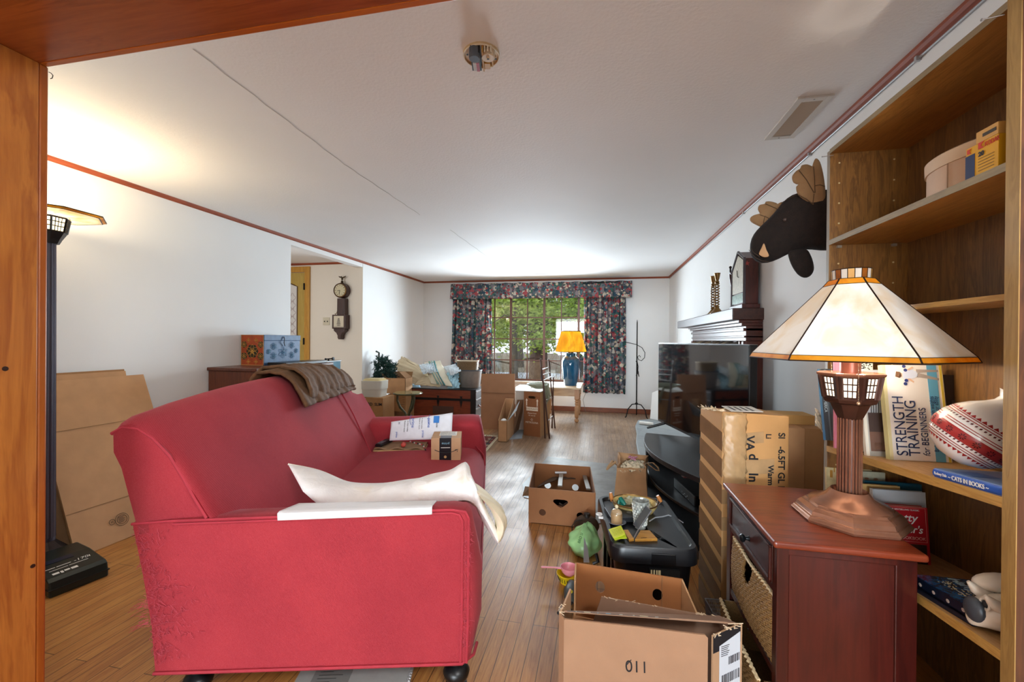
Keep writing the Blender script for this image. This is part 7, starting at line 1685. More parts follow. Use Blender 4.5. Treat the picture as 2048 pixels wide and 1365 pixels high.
# ================================================================== NIGHTSTAND
NX0, NX1, NY0, NY1, NZ = .535, .900, 1.418, 1.93, .70
ns = thing('nightstand', 'dark cherry nightstand with one drawer and wicker baskets, nearest the camera on the right', 'nightstand', ((NX0+NX1)/2, (NY0+NY1)/2, 0))
MB().slab([(.520, 1.400, NZ-.022), (.918, 1.400, NZ-.022), (.918, 1.80, NZ-.022), (.875, 1.94, NZ-.022), (.520, 1.945, NZ-.022)], (0, 0, .022)).build('top', M_CHERRYT, ns, bevel=.008, seg=3)
MB().box((NX0, NY0, 0), (NX0+.035, NY0+.035, NZ-.022)).build('post', M_CHERRY, ns, bevel=.003)
for x_, y_ in ((NX1-.055, NY0), (NX0, NY1-.05), (NX1-.055, NY1-.05)): MB().box((x_, y_, 0), (x_+(.055 if x_ > NX0 else .035), y_+(.035 if y_ == NY0 else .05), NZ-.022)).build('post', M_CHERRY, ns, bevel=.003)
MB().box((NX0+.03, NY0+.006, .04), (NX1-.05, NY0+.016, NZ-.022)).box((NX0+.03, NY0, NZ-.045), (NX1-.05, NY0+.012, NZ-.022)).build('side_panel', wood('#38100A', '#4E1810', 'z', 6, .32, 18, .1, .2), ns, bevel=.002)
MB().box((NX0+.03, NY1-.016, .04), (NX1-.05, NY1-.006, NZ-.022)).build('side_panel', M_CHERRY, ns)
MB().box((NX1-.012, NY0+.03, .04), (NX1-.004, NY1-.03, NZ-.022)).build('back_panel', M_CHERRY, ns)
rl_ = MB()
for z_ in (.520, .262, .02): rl_.box((NX0+.002, NY0+.03, z_), (NX0+.03, NY1-.04, z_+.024))
for z_ in (.526, .262, .02): rl_.box((NX0+.03, NY0+.016, z_), (NX1-.02, NY1-.016, z_+.008))
rl_.box((NX0+.002, NY0+.03, NZ-.034), (NX0+.03, NY1-.04, NZ-.022)); rl_.build('rail', M_CHERRY, ns, bevel=.002)
dwr = MB().box((NX0-.002, NY0+.036, .546), (NX0+.016, NY1-.052, .664)).build('drawer', M_CHERRY, ns, bevel=.003)
fr4 = MB(); y_a, y_b, z_a, z_b = NY0+.036, NY1-.052, .546, .664
for (ya, yb2, za, zb2) in ((y_a, y_b, z_a, z_a+.012), (y_a, y_b, z_b-.012, z_b), (y_a, y_a+.014, z_a, z_b), (y_b-.014, y_b, z_a, z_b)): fr4.box((NX0-.009, ya, za), (NX0, yb2, zb2))
fr4.build('drawer_moulding', M_CHERRY, dwr, bevel=.004)
kq = at(1487, 1077, 'x', NX0-.02)
MB().lathe((NX0-.002, kq.y, kq.z), [(.010, 0), (.006, -.006), (.006, -.012), (.014, -.018), (.015, -.024), (.010, -.030), (0, -.031)], 20, 'x').build('knob', flat('#20262A', .3, .6), dwr, smooth=True)
M_WIC = mk_wick('wicker_straw', '#C48C46', '#EAC080', 2.2, '#4A2C12')
for zb1, zt1, out, lab in ((.292, .500, .0, 'upper'), (.050, .240, .035, 'lower')):
    t_ = thing('wicker_basket', 'woven straw basket with a dark hand hole in the '+('upper' if lab == 'upper' else 'lower')+' bay of the nightstand', 'basket', (NX0+.15, 1.67, zb1), 'nightstand wicker baskets')
    ya, yb2 = NY0+.030, NY1-.060
    def fw(u, v, xo=out):
        y = ya+(yb2-ya)*u; z = zb1+(zt1-zb1)*v; bulge = .022*sin(pi*u)**.4*sin(pi*(.12+.8*v)); wv_ = .0035*sin(u*120)*math.copysign(1, sin(v*62))
        return (NX0+.012-bulge-xo*(.4+v)+wv_, y, z+.003*sin(u*9))
    hole = lambda u, v: ((u-.52)/.10)**2+((v-.86)/.20)**2 < 1
    mb = MB(); nu, nv = 90, 46; I = [[mb.p(fw(i/nu, j/nv)) for j in range(nv+1)] for i in range(nu+1)]
    for i in range(nu):
        for j in range(nv):
            if not hole((i+.5)/nu, (j+.5)/nv): mb.f.append([I[i][j], I[i+1][j], I[i+1][j+1], I[i][j+1]])
    mb.build('woven_front', M_WIC, t_, smooth=True, solid=.008, sharp=180)
    xo = out
    MB().quadslab((NX0+.012, ya, zb1), (NX0+.32, ya+.02, zb1), (NX0+.32, ya+.02, zt1), (NX0+.012-xo, ya, zt1), .006).quadslab((NX0+.012, yb2, zb1), (NX0+.32, yb2-.02, zb1), (NX0+.32, yb2-.02, zt1), (NX0+.012-xo, yb2, zt1), .006).quadslab((NX0+.012, ya, zb1), (NX0+.32, ya, zb1), (NX0+.32, yb2, zb1), (NX0+.012, yb2, zb1), .006).quadslab((NX0+.32, ya, zb1), (NX0+.32, yb2, zb1), (NX0+.32, yb2, zt1), (NX0+.32, ya, zt1), .006).build('woven_body', mk_wick('wicker_shade', '#9A6E3A', '#BC9258', 2.2, '#4A2C12'), t_)
    rm_ = MB().tube([fw(i/40, 1)+() if False else fw(i/40, 1.0) for i in range(41)], .006, 6); rm_.build('rim', flat('#DCC49A', .6, 0, .1, 60), t_)
# ================================================================== TIFFANY TABLE LAMP
LC = V((.800, 1.628, NZ)); 
q = atp(1699, 900, LC, Fw); LC = V((q.x, q.y, NZ)); yaw0 = math.atan2(Fw.y, Fw.x)
vdir = math.atan2(LC.y, LC.x)
lmp = thing('stained_glass_lamp', 'bronze table lamp with a large white and amber stained glass shade on the nightstand', 'table lamp', LC)
def Zl(py): return atp(1699, py, LC, Fw).z
def octr(r, z, n=8, ph=0, sq=1): return [(LC.x+r*cos(2*pi*k/n+ph), LC.y+r*sin(2*pi*k/n+ph), z) for k in range(n)]
def lath(prof, n=8, ph=pi/8): return MB().loft([octr(r, z, n, ph) for r, z in prof])
M_BRZ = flat('#A07058', .25, .6, .25, 10); M_BRZD = flat('#4C3026', .3, .5, .3, 14)
phb = pi/8+.0
lath([(0, NZ), (.160, NZ), (.165, NZ+.010), (.158, NZ+.017), (.156, NZ+.021), (.150, NZ+.023), (.146, NZ+.036), (.134, NZ+.046), (.128, NZ+.048), (.122, NZ+.055), (.0, NZ+.058)], 8, phb).build('base', M_BRZ, lmp, bevel=.002)
zf = Zl(992)
prf = [(.118, NZ+.050), (.112, NZ+.058), (.088, NZ+.066), (.066, NZ+.080), (.052, NZ+.100), (.043, zf-.01), (.040, zf), (0, zf)]
MB().lathe((LC.x, LC.y, 0), prf, 40).build('bell', M_BRZ, lmp, smooth=True)
z1 = Zl(836); rs = .0325
MB().lathe((LC.x, LC.y, 0), [(0, zf), (rs, zf), (rs, z1), (0, z1)], 32).build('shaft', M_BRZD, lmp, smooth=True)
fl_ = MB()
for k in range(22): a = 2*pi*k/22; fl_.tube([(LC.x+rs*cos(a), LC.y+rs*sin(a), zf+.004), (LC.x+rs*cos(a), LC.y+rs*sin(a), z1)], .0028, 5)
fl_.build('flute', M_BRZ, lmp, smooth=True)
zA = Zl(836); zB = Zl(798); zC = Zl(795); zD = Zl(752)
cph = vdir+pi+pi/8
lath([(0, zA-.004), (.034, zA-.004), (.040, zA+.008), (.058, zB-.016), (.074, zB-.010), (.078, zB), (.079, zC), (.0, zC)], 8, cph).build('cup', M_BRZD, lmp, bevel=.001)
M_GL2 = emit('#FFF4DC', 1.5, 'lamp_cup_glow')
MB().loft([octr(.074, zC, 8, cph), octr(.086, zD, 8, cph)], cap=False).build('lit_glass', M_GL2, lmp)
g = MB()
for k in range(8):
    a0 = 2*pi*k/8+cph; a1 = a0+2*pi/8
    def PP(s, t):
        r = .0765+(.089-.0765)*t; z = zC+(zD-zC)*t; A = V((LC.x+cos(a0)*r, LC.y+sin(a0)*r, z)); B = V((LC.x+cos(a1)*r, LC.y+sin(a1)*r, z)); return A.lerp(B, s)
    for s, w_ in ((0, .0065), (.2, .003), (.40, .0018), (.6, .0018), (.8, .003)): g.tube([PP(s, 0), PP(s, 1)], w_, 5)
    for t in (0, .05, .36, .66, .96): g.tube([PP(0, t), PP(1, t)], .0022, 4)
    for s in (.1, .9): g.tube([PP(s, 0), PP(s, 1)], .0055, 4)
g.build('lattice', M_BRZD, lmp)
lath([(.088, zD-.004), (.098, zD+.004), (.100, zD+.010), (.092, zD+.012), (.030, zD+.008), (0, zD+.008)], 8, cph).build('cup_rim', M_BRZ, lmp, bevel=.001)
MB().lathe((LC.x, LC.y, 0), [(0, zD), (.029, zD), (.029, Zl(690)), (0, Zl(690))], 24).build('upper_stem', flat('#8E5240', .35, .4), lmp, smooth=True)
zR = Zl(719); zR2 = Zl(709.5); zT1 = Zl(572); zT2 = Zl(560.5); zT3 = Zl(541)
hexph = vdir+pi/2
# hexagon fitted so that its rim spans 465 px
def rimspan(R):
    xs_ = [xproj(V(p)) for p in octr(R, zR, 6, hexph)]; return max(xs_)-min(xs_)
Rr = .25
for _ in range(40): Rr *= 1+(464-rimspan(Rr))/464*.6
hx = MB()
r1_, r2_, r3_ = Rr, Rr*.972, Rr*.255
M_W = sgm('#FAF7F2', '#EEDFC6', .24, 'opal_glass'); M_AMB = sgm('#E0AC38', '#C88418', .5, 'amber_glass'); 
def hband(ra, za, rb2, zb2, nm, mat, n=6): return MB().loft([octr(ra, za, n, hexph), octr(rb2, zb2, n, hexph)], cap=False).build(nm, mat, lmp, solid=.0025)
hband(r1_, zR, r2_, zR2, 'shade_border', M_AMB)
hband(r2_, zR2, r3_, zT1, 'lamp_shade', M_W)
hband(r3_, zT1, r3_*.80, zT2, 'shade_top_band', M_AMB)
cwn = [sgm('#E8C070', '#D89A30', .5, 'amber_glass'), sgm('#F2EEE6', '#E8DCC8', .5, 'white_glass'), sgm('#B8702C', '#8A4418', .5, 'rust_glass')]
for k in range(18):
    a0 = 2*pi*k/18+hexph; a1 = a0+2*pi/18; rr2 = r3_*.70
    P_ = [(LC.x+rr2*cos(a)*w_, LC.y+rr2*sin(a)*w_, z) for a, w_, z in ((a0, .97, zT2), (a1, .97, zT2), (a1, 1, zT3), (a0, 1, zT3))]
    MB().face(*P_).build('crown_pane', cwn[(0, 1, 2, 1)[k % 4]], lmp, solid=.002)
cm = MB()
for k in range(6):
    a = 2*pi*k/6+hexph; b_ = a+2*pi/6; Pp = lambda r, z, an: (LC.x+r*cos(an), LC.y+r*sin(an), z)
    cm.tube([Pp(r1_, zR, a), Pp(r2_, zR2, a), Pp(r3_, zT1, a), Pp(r3_*.8, zT2, a)], .0026, 6)
    for r_, z_, w_ in ((r1_, zR, .0022), (r2_, zR2, .0016), (r3_, zT1, .0018), (r3_*.8, zT2, .0018)): cm.tube([Pp(r_, z_, a), Pp(r_, z_, b_)], w_, 6)
for k in range(18):
    a = 2*pi*k/18+hexph; b_ = a+2*pi/18; rr2 = r3_*.70
    cm.tube([Pp(rr2*.97, zT2, a), Pp(rr2, zT3, a)], .0016, 5)
    for z_, w_ in ((zT2, .97), (zT3, 1)): cm.tube([Pp(rr2*w_, z_, a), Pp(rr2*w_, z_, b_)], .0018, 5)
cm.build('leading', flat('#2E1A10', .4, .5), lmp, smooth=True)
point('table_lamp_bulb', (LC.x, LC.y, Zl(704)), 33, (1, .90, .76), .035)
MB().lathe((LC.x, LC.y, 0), [(0, Zl(668)), (.012, Zl(668)), (.026, Zl(650)), (.03, Zl(636)), (.022, Zl(620)), (0, Zl(612))], 20).build('bulb', emit('#FFE6B8', 6, 'bulb_glow'), lmp, smooth=True)
ch = MB(); cx_ = at(1716, 760, 'y', LC.y-.10)
cc0 = atp(1717, 720, LC-Fw*.10, Fw); cc1 = atp(1717, 806, LC-Fw*.10, Fw)
for k in range(28): ch.ball(cc0.lerp(cc1, k/27), .0018, 6, 4)
cho = ch.build('pull_chain', flat('#C8BCA8', .25, .8), lmp, smooth=True); MB().ball(cc1-V((0, 0, .003)), .0055, 10, 8).build('chain_knob', flat('#C8A888', .3, .7), cho, smooth=True)
cc0 = atp(1663, 720, LC-Fw*.02, Fw); cc1 = atp(1663, 744, LC-Fw*.02, Fw); ch = MB()
for k in range(9): ch.ball(cc0.lerp(cc1, k/8), .0018, 6, 4)
ch.build('pull_chain', flat('#C8BCA8', .25, .8), lmp, smooth=True)
# ================================================================== BOOKCASE
BX0, BX1, BY0, BY1, BZ = .915, 1.192, 1.150, 1.956, 2.095
bc = thing('bookcase', 'tall wood-grain bookcase with adjustable shelves against the right wall', 'bookcase', ((BX0+BX1)/2, 1.55, 0))
def pnl(a, b, nm, mat, **k): return MB().box(a, b).build(nm, mat, bc, **k)
M_DKO = wood('#3E2212', '#6A3E20', 'z', 7, .4, 20, .12)
pnl((BX0+.002, BY0, 0), (BX1, BY0+.032, BZ-.0), 'side_panel', M_DKO)
pnl((BX0, BY0, 0), (BX0+.002, BY0+.034, BZ), 'edge_band', M_EDGEZ)
pnl((BX0, BY1-.006, 0), (BX0+.002, BY1+.012, BZ-.01), 'edge_band', flat('#8A7C6A', .5))
pnl((BX0+.002, BY1-.006, 0), (BX1, BY1+.012, BZ-.01), 'side_panel', M_OAKP)
pnl((BX1, BY0, 0), (BX1+.005, BY1+.012, BZ-.01), 'back_panel', wood('#4E3216', '#7E5628', 'z', 12, .45, 22, .12))
def shf(z0, z1, th, nm='shelf', mat=None, em=None, x1=None):
    y0, y1 = BY0+.034, BY1-.006; x1 = x1 or BX1
    s = MB().slab([(BX0+.002, y0, z0-th), (x1, y0, z0-th), (x1, y1, z1-th), (BX0+.002, y1, z1-th)], (0, 0, th)).build(nm, mat or M_OAKY, bc)
    MB().slab([(BX0, y0, z0-th), (BX0+.002, y0, z0-th), (BX0+.002, y1, z1-th), (BX0, y1, z1-th)], (0, 0, th)).build('edge_band', em or M_EDGE, s)
    return s
M_EG = wood('#7E6A4E', '#98845F', 'y', 12, .5)
shf(2.092, 2.090, .018, 'top', None, M_EG); shf(1.720, 1.718, .020, 'shelf', None, M_EG); M_OAKL = wood('#B08450', '#CCA470', 'y', 14, .45, 22); zq2 = at(2002, 589, 'x', 1.0).z; s_ = MB().box((1.002, BY0+.034, zq2-.016), (BX1, BY1-.006, zq2)).build('shelf', M_OAKL, bc); MB().box((1.0, BY0+.034, zq2-.016), (1.002, BY1-.006, zq2)).build('edge_band', M_EDGE, s_)
Z3a, Z3b = .945, .878
shf(Z3a, Z3b, .024, 'shelf', M_OAKL); Z4a, Z4b = .590, .522; shf(Z4a, Z4b, .024, 'shelf', M_OAKL); shf(.12, .12, .02)
def z3(y): return Z3a+(Z3b-Z3a)*(y-1.184)/(1.95-1.184)
def z4(y): return Z4a+(Z4b-Z4a)*(y-1.184)/(1.95-1.184)
pg_ = MB()
for x_ in (BX0+.035, BX1-.05):
    for k in range(17): pg_.lathe((x_, BY1-.0065, .72+k*.082), [(.0035, 0), (.0035, -.0012), (0, -.0012)], 8, 'y')
pg_.build('pin_hole', flat('#C8B080', .4), bc)
cl_ = MB()
for x_ in (BX0+.035, BX1-.05):
    for z_ in (1.695, 1.40): cl_.box((x_-.008, BY1-.016, z_-.010), (x_+.008, BY1-.006, z_))
cl_.build('shelf_clip', flat('#A89A88', .3, .4), bc)
for (p, q_) in (((2003, 30), (1980, 27)), ((1664, 311), (1646, 306))):
    A_ = at(*p, 'x', BX0-.002); B_ = A_+V((-.03, .012, .002)); tg_ = MB().tube([A_+V((.006, 0, 0)), B_], .0014, 6).lathe(B_, [(.0032, -.0006), (.0032, .0006)], 8, 'x')
    tg_.build('protruding_nail', M_STEEL, bc)
# ---- oval wooden box, camera film box
z1s = 1.719; cO = V((1.055, 1.43, z1s))
ob1 = thing('bentwood_box', 'pale oval bentwood box with a lid on the upper bookcase shelf', 'box', cO)
def el(rx, ry_, z): return [(cO.x+rx*cos(2*pi*k/48), cO.y+ry_*sin(2*pi*k/48), z) for k in range(48)]
hz_ = at(1838, 345, 'x', .97).z-z1s
MB().loft([el(.098, .150, z1s), el(.098, .150, z1s+.098)]).build('band', flat('#CFA886', .45, 0, .06, 14), ob1, smooth=True)
MB().loft([el(.102, .154, z1s+.088), el(.103, .155, z1s+.122), el(.098, .150, z1s+.126)]).build('lid', flat('#D2B08C', .45, 0, .06, 14), ob1, smooth=True)
MB().box((cO.x-.1005, cO.y-.02, z1s), (cO.x-.098, cO.y-.018, z1s+.088)).build('seam', flat('#A07C5C', .6), ob1)
M_KOD = flat('#DCA01C', .4); 
kd = thing('film_box', 'yellow and navy film box in front of the oval wooden box on the top shelf', 'box', (.94, 1.265, z1s))
kz = at(1975, 278, 'x', .925).z-z1s
a_ = at(1952, 345, 'x', .93); Yk = 1.305
MB().box((.924, 1.215, z1s), (1.00, Yk, z1s+kz)).build('carton', M_KOD, kd, bevel=.001)
FK = fr((.9235, Yk, z1s), (0, -1, 0), (0, 0, 1)); wk = Yk-1.215
if V(FK.col[2][:3]).x > 0: pass
patches(fr((1.0, Yk+.0, z1s), (-1, 0, 0), (0, 0, 1)) if False else FK, [(0, 0, wk, .001)], 'base_edge', M_KOD, kd)
# the end that faces along the shelf and the front that faces the room
FF = fr((.924, 1.2145, z1s), (1, 0, 0), (0, 0, 1))
FR2 = fr((.9235, Yk, z1s), (0, -1, 0), (0, 0, 1))
MB(FR2).box((.0, 0, -.0), (wk*.30, .062, .0008)).build('navy_band', flat('#1E2A50', .4), kd)
for (x_, z_, s_) in ((wk*.06, kz*.80, .012), (wk*.42, kz*.80, .016)):
    MB(FR2).slab([(x_, z_, .0006), (x_+s_, z_, .0006), (x_+s_*.45, z_+s_*.5, .0006), (x_+s_, z_+s_, .0006), (x_, z_+s_, .0006)], (0, 0, .0006)).build('logo', flat('#C4301C', .4), kd)
words('KODAK', .016, FR2 @ Matrix.Translation((wk*.62, kz*.80, .0008)), flat('#C4301C', .4), kd, sx=.7)
words('20', .016, FR2 @ Matrix.Translation((wk*.42, kz*.58, .0008)), M_INK, kd, bold=.0004)
lnk = MB(FR2)
for k in range(5): lnk.box((wk*.42, kz*(.50-.09*k), .0004), (wk*.9, kz*(.50-.09*k)+.0016, .001))
lnk.build('fine_print', flat('#8A6410', .5), kd)
hkk = MB(FR2).box((wk*.34, kz, -.02), (wk, kz+.028, -.0)).build('hang_tab', flat('#CF9A4C', .5), kd)
MB(FR2).box((wk*.55, kz+.010, -.0), (wk*.95, kz+.018, .001)).build('hang_hole', flat('#3A2E1C', .6), hkk)
# ---- books
def book(name, lab, TLp, BLp, BRp, depthvec, cover, pages='#E8E2D2', plane=None, group=None, cat='book', thick=None, spine=None):
    """a book whose cover has the corners TL, BL, BR (3D) and whose thickness runs along depthvec"""
    TLp, BLp, BRp = map(V, (TLp, BLp, BRp)); M = fr(BLp, BRp-BLp, TLp-BLp); w = (BRp-BLp).length; h = (TLp-BLp).dot(V(M.col[1][:3])); n = V(M.col[2][:3])
    d = V(depthvec); s = 1 if n.dot(d) > 0 else -1; T = d.length
    t = thing(name, lab, cat, BLp, group)
    z0, z1 = (0, T) if s > 0 else (-T, 0)
    MB(M).box((0, 0, min(0, s*.002)), (w, h, max(0, s*.002))).build('front_cover', cover, t)
    MB(M).box((.003, .003, z0+.002), (w-.004, h-.003, z1-.002)).build('page_block', flat(pages, .7), t)
    MB(M).box((0, 0, min(s*(T-.002), s*T)), (w, h, max(s*(T-.002), s*T))).build('back_cover', spine or cover, t)
    MB(M).box((-.002, 0, z0), (.002, h, z1)).build('spine', spine or cover, t)
    return t, M @ Matrix.Translation((0, 0, -s*.0004)), w, h, -s
def art(M, w, h, s, rects, t, nm='cover_art'):
    for (x0, y0, x1, y1, c) in rects:
        a, b_ = sorted((0, s*.0006)); MB(M).box((x0*w, y0*h, a), (x1*w, y1*h, b_)).build(nm, flat(c, .4), t)
def txt(M, w, h, s, t, st_, x, y, size, mat, rot=0, **k):
    Mt = M @ Matrix.Translation((x*w, y*h, s*.0010))
    if s < 0: Mt = Mt @ Matrix.Rotation(pi, 4, 'Y')
    words(st_, size, Mt @ Matrix.Rotation(rot, 4, 'Z'), mat, t, **k)
# Strength Training: cover faces the camera, leaning left
yS = 1.62
BL = at(1782, 920, 'z', z3(1.66)); yS = BL.y; BR = at(1905, 926, 'y', yS); TL = at(1744, 730, 'y', yS+.045)
tS, M, w, h, s = book('paperback_book', 'white book reading STRENGTH TRAINING for BEGINNERS, leaning on the middle shelf', TL, BL, BR, (0, .022, 0), flat('#EDE6DE', .4), spine=flat('#E2D898', .45))
M_NV = flat('#1E3058', .5)
art(M, w, h, s, [(.0, 0, .045, 1, '#DCD2A0'), (.74, 0, .90, 1, '#6CB4CE')[:4]+('#62A8C8',), (.945, 0, .985, 1, '#DCC24C')], tS)
Rm = pi/2
txt(M, w, h, s, tS, 'STRENGTH', .29, .045, h*.145, M_NV, Rm, sx=.86)
txt(M, w, h, s, tS, 'TRAINING', .49, .045, h*.145, M_NV, Rm, sx=.86)
txt(M, w, h, s, tS, 'for', .65, .05, h*.085, M_NV, Rm, sx=.8, shear=.3)
txt(M, w, h, s, tS, 'BEGINNERS', .65, .16, h*.09, M_NV, Rm, sx=.84)
txt(M, w, h, s, tS, 'Build a toned body with weights', .80, .10, h*.055, M_NV, Rm, sx=.8)
txt(M, w, h, s, tS, 'no matter what your age or ability', .87, .10, h*.055, M_NV, Rm, sx=.75)
# small printed figure lying across the top of the cover
fgm = lambda pts, c, nm: MB(M).slab([(x*w, y*h, s*.0008) for x, y in pts], (0, 0, s*.0005)).build(nm, flat(c, .5), tS)
fgm([(.20, .875), (.27, .86), (.31, .885), (.29, .925), (.22, .93)], '#6E4A30', 'printed_hair'); fgm([(.24, .88), (.31, .875), (.32, .91), (.27, .925)], '#D8B090', 'printed_face')
fgm([(.33, .85), (.52, .86), (.58, .885), (.57, .93), (.50, .95), (.34, .94)], '#CFD6E6', 'printed_shirt'); fgm([(.56, .875), (.92, .84), (.93, .86), (.60, .915)], '#A89A90', 'printed_trouser'); fgm([(.56, .92), (.92, .93), (.92, .95), (.56, .955)], '#A89A90', 'printed_trouser')
fgm([(.40, .95), (.50, .985), (.52, .975), (.44, .94)], '#D8B090', 'printed_arm'); fgm([(.40, .85), (.50, .81), (.51, .825), (.44, .86)], '#D8B090', 'printed_arm')
for x_, y_ in ((.36, .985), (.38, .945), (.36, .80), (.38, .835)): MB(M).lathe((x_*w, y_*h, 0), [(0, s*.0008), (.0055, s*.0008), (.0055, s*.0014), (0, s*.0014)], 12).build('printed_dumbbell', flat('#22306A', .5), tS)
# dark landscape book behind
A_ = BL+V((.02, .05, .01)); 
t2, M2, w2, h2, s2_ = book('hardcover_book', 'dark brown landscape book behind the white strength training book', at(1880, 750, 'y', yS+.06)+V((-.14, 0, 0)), BR+V((-.13, .045, 0)), BR+V((.052, .045, 0)), (0, .02, 0), flat('#241C1A', .4))
art(M2, w2, h2, s2_, [(.9, .2, .98, .7, '#4A463E')], t2)
# photo gallery style book, grey top with brown mansion
BLg = at(1735, 913, 'z', z3(1.74)); yg = BLg.y; BRg = at(1790, 915, 'y', yg); TLg = at(1708, 740, 'y', yg+.04)
t3, M3, w3, h3, s3 = book('softcover_book', 'grey and brown softcover book standing just left of the strength training book', TLg, BLg, BRg+V((.04, 0, 0)), (0, .016, 0), flat('#B9B6AE', .45), spine=flat('#E8E0CE', .5))
art(M3, w3, h3, s3, [(0, 0, .06, 1, '#EDE6D6'), (.10, .28, 1, .50, '#4A3A36'), (.10, .06, 1, .28, '#7A5A4C'), (.2, .08, .8, .16, '#C89A84'), (.10, .50, 1, 1, '#AEB2B6')], t3)
for k in range(4): MB(M3).tube([(w3*(.18+.06*k), h3*(.50), s3*.002), (w3*(.20+.06*k), h3*(.60+.02*(k % 2)), s3*.002)], .0012, 4).build('printed_bench', M_INK, t3)
# green and black landscape book
BLh = at(1708, 905, 'z', z3(1.80)); yh = BLh.y; BRh = at(1752, 908, 'y', yh)
TLh = at(1690, 800, 'y', yh+.03)
t4, M4, w4, h4, s4 = book('guide_book', 'green and black guide book half hidden behind the bronze lamp cup', TLh, BLh, BRh, (0, .014, 0), flat('#16201A', .4), spine=flat('#2E7A44', .5))
art(M4, w4, h4, s4, [(.05, .42, 1, .60, '#6A9A3C'), (.05, .60, 1, .82, '#B4C46A'), (.05, .82, 1, 1, '#D8D4B4')], t4)
for i, s_ in enumerate(('125 Trees', '126 Birds', '800 Notes', 'Plants')): txt(M4, w4, h4, s4, t4, s_, .95, .30-.075*i, .0095, M_PAPER, 0, align='RIGHT')
# bird book at the far end, protruding past the bookcase
BLb = at(1653, 880, 'y', 1.93); BLb.z = max(BLb.z, z3(1.93)+.001); 
Bb = at(1653, 881, 'z', z3(1.95)); Bb = V((Bb.x, 1.915, z3(1.93)+.002)); px_off = at(1653, 881, 'y', 1.915); Bb.x = px_off.x; Bb.z = px_off.z
t5, M5, w5, h5, s5 = book('bird_guide', 'large dark blue book with NORTH AMERICA on its spine at the far shelf end', at(1637, 740, 'y', 1.915), Bb, at(1702, 884, 'y', 1.88), (0, .03, 0), flat('#28323C', .35), spine=flat('#12202E', .4))
art(M5, w5, h5, s5, [(0, 0, .17, 1, '#101C28'), (.17, 0, .24, 1, '#4E5A64'), (.3, .1, 1, .7, '#3A4650')], t5)
txt(M5, w5, h5, s5, t5, 'LIVES OF NORTH AMERICA', .04, .97, .0145, flat('#B8CCD8', .5), -pi/2, sx=.92)
txt(M5, w5, h5, s5, t5, 'SPONSORED BY', .28, .02, .0105, M_PAPER, 0)
spw = MB(M5).box((-.010, 0, min(0, -s5*.03)), (-.002, h5, max(0, -s5*.03))); spw.build('blue_dust_jacket', flat('#2E6288', .4), t5)
# white paper packet beside it
pw2 = MB().grid(crumple(lambda u, v: (at(1628, 845, 'y', 1.96)+(at(1650, 872, 'y', 1.96)-at(1628, 845, 'y', 1.96))*u+V((0, 0, .06*v))), 1, 1, .012, 71), 10, 10)
tag(pw2.build('paper_packet', flat('#C8B8A0', .6), None, smooth=True, solid=.003, sharp=180), 'crumpled white paper packet beside the far end of the middle shelf', 'packet')
# pink slim book spine and speckled white book seen under the shade
for (nm, lab, pa, pb_, pc2, c_, yy) in (('pink_booklet', 'narrow pink booklet just under the lamp shade, left of the bronze stem', (1668, 712), (1672, 760), (1684, 760), '#D87C92', 1.86), ('speckled_book', 'cream book with black leafy print on its cover, right of the bronze stem', (1715, 712), (1722, 800), (1748, 800), '#DAD8C4', 1.80)):
    A_ = at(*pb_, 'y', yy); A_ = A_+V((0, 0, z3(yy)+.003-A_.z)); B_ = at(*pc2, 'y', yy); B_ = V((B_.x, yy, A_.z)); C_ = at(*pa, 'y', yy+.01)
    tb2, Mx, wx, hx_, sx2 = book(nm, lab, C_, A_, B_, (0, .010, 0), flat(c_, .5))
    if 'speck' in nm:
        lf2 = MB(Mx); rnd = random.Random(19)
        for k in range(40): lf2.ball((wx*rnd.random(), hx_*(.86+.12*rnd.random()), sx2*.001), (.003, .002, .0006), 6, 4)
        lf2.build('leaf_print', M_INK, tb2)
# white bag piece 
# blue CATS IN BOOKS lying flat
zc_ = lambda y: z3(y)
A0 = at(1846, 934, 'z', z3(1.40)+.022); 
ct = thing('flat_blue_book', 'blue book with CATS IN BOOKS on its spine lying flat on the middle shelf', 'book', (1.0, 1.27, z3(1.27)))
yA, yB = 1.400, 1.186
def PZ(x, y, dz_): return V((x, y, z3(y)+dz_))
xc0, xc1 = .925, 1.09
MB().slab([PZ(xc0+.004, yA-.003, .003), PZ(xc0+.004, yB, .003), PZ(xc1, yB, .003), PZ(xc1, yA-.003, .003)], (0, 0, .018)).build('page_block', flat('#EDE8DC', .7), ct)
M_CB = flat('#2458B8', .3)
MB().slab([PZ(xc0, yA, .0), PZ(xc0, yB, .0), PZ(xc1, yB, .0), PZ(xc1, yA, .0)], (0, 0, .003)).build('back_cover', M_CB, ct)
MB().slab([PZ(xc0, yA, .021), PZ(xc0, yB, .021), PZ(xc1, yB, .021), PZ(xc1, yA, .021)], (0, 0, .003)).build('front_cover', flat('#7E9CCA', .3), ct)
sp5 = MB(); sp5.loft([[PZ(xc0+.004, y, 0), PZ(xc0-.003, y, .004), PZ(xc0-.005, y, .012), PZ(xc0-.003, y, .020), PZ(xc0+.004, y, .024)] for y in (yA, yB)]); spo = sp5.build('spine', M_CB, ct, smooth=True)
MSp = fr(PZ(xc0-.0056, yA-.006, .006), PZ(0, yB, 0)-PZ(0, yA, 0), (0, 0, 1))
words('Rodney Dale', .011, MSp @ Matrix.Translation((.002, .002, 0)), M_PAPER, ct, sx=.75); words('~ CATS IN BOOKS ~', .0155, MSp @ Matrix.Translation((.050, .0, 0)), M_PAPER, ct, sx=.86, bold=.0003)
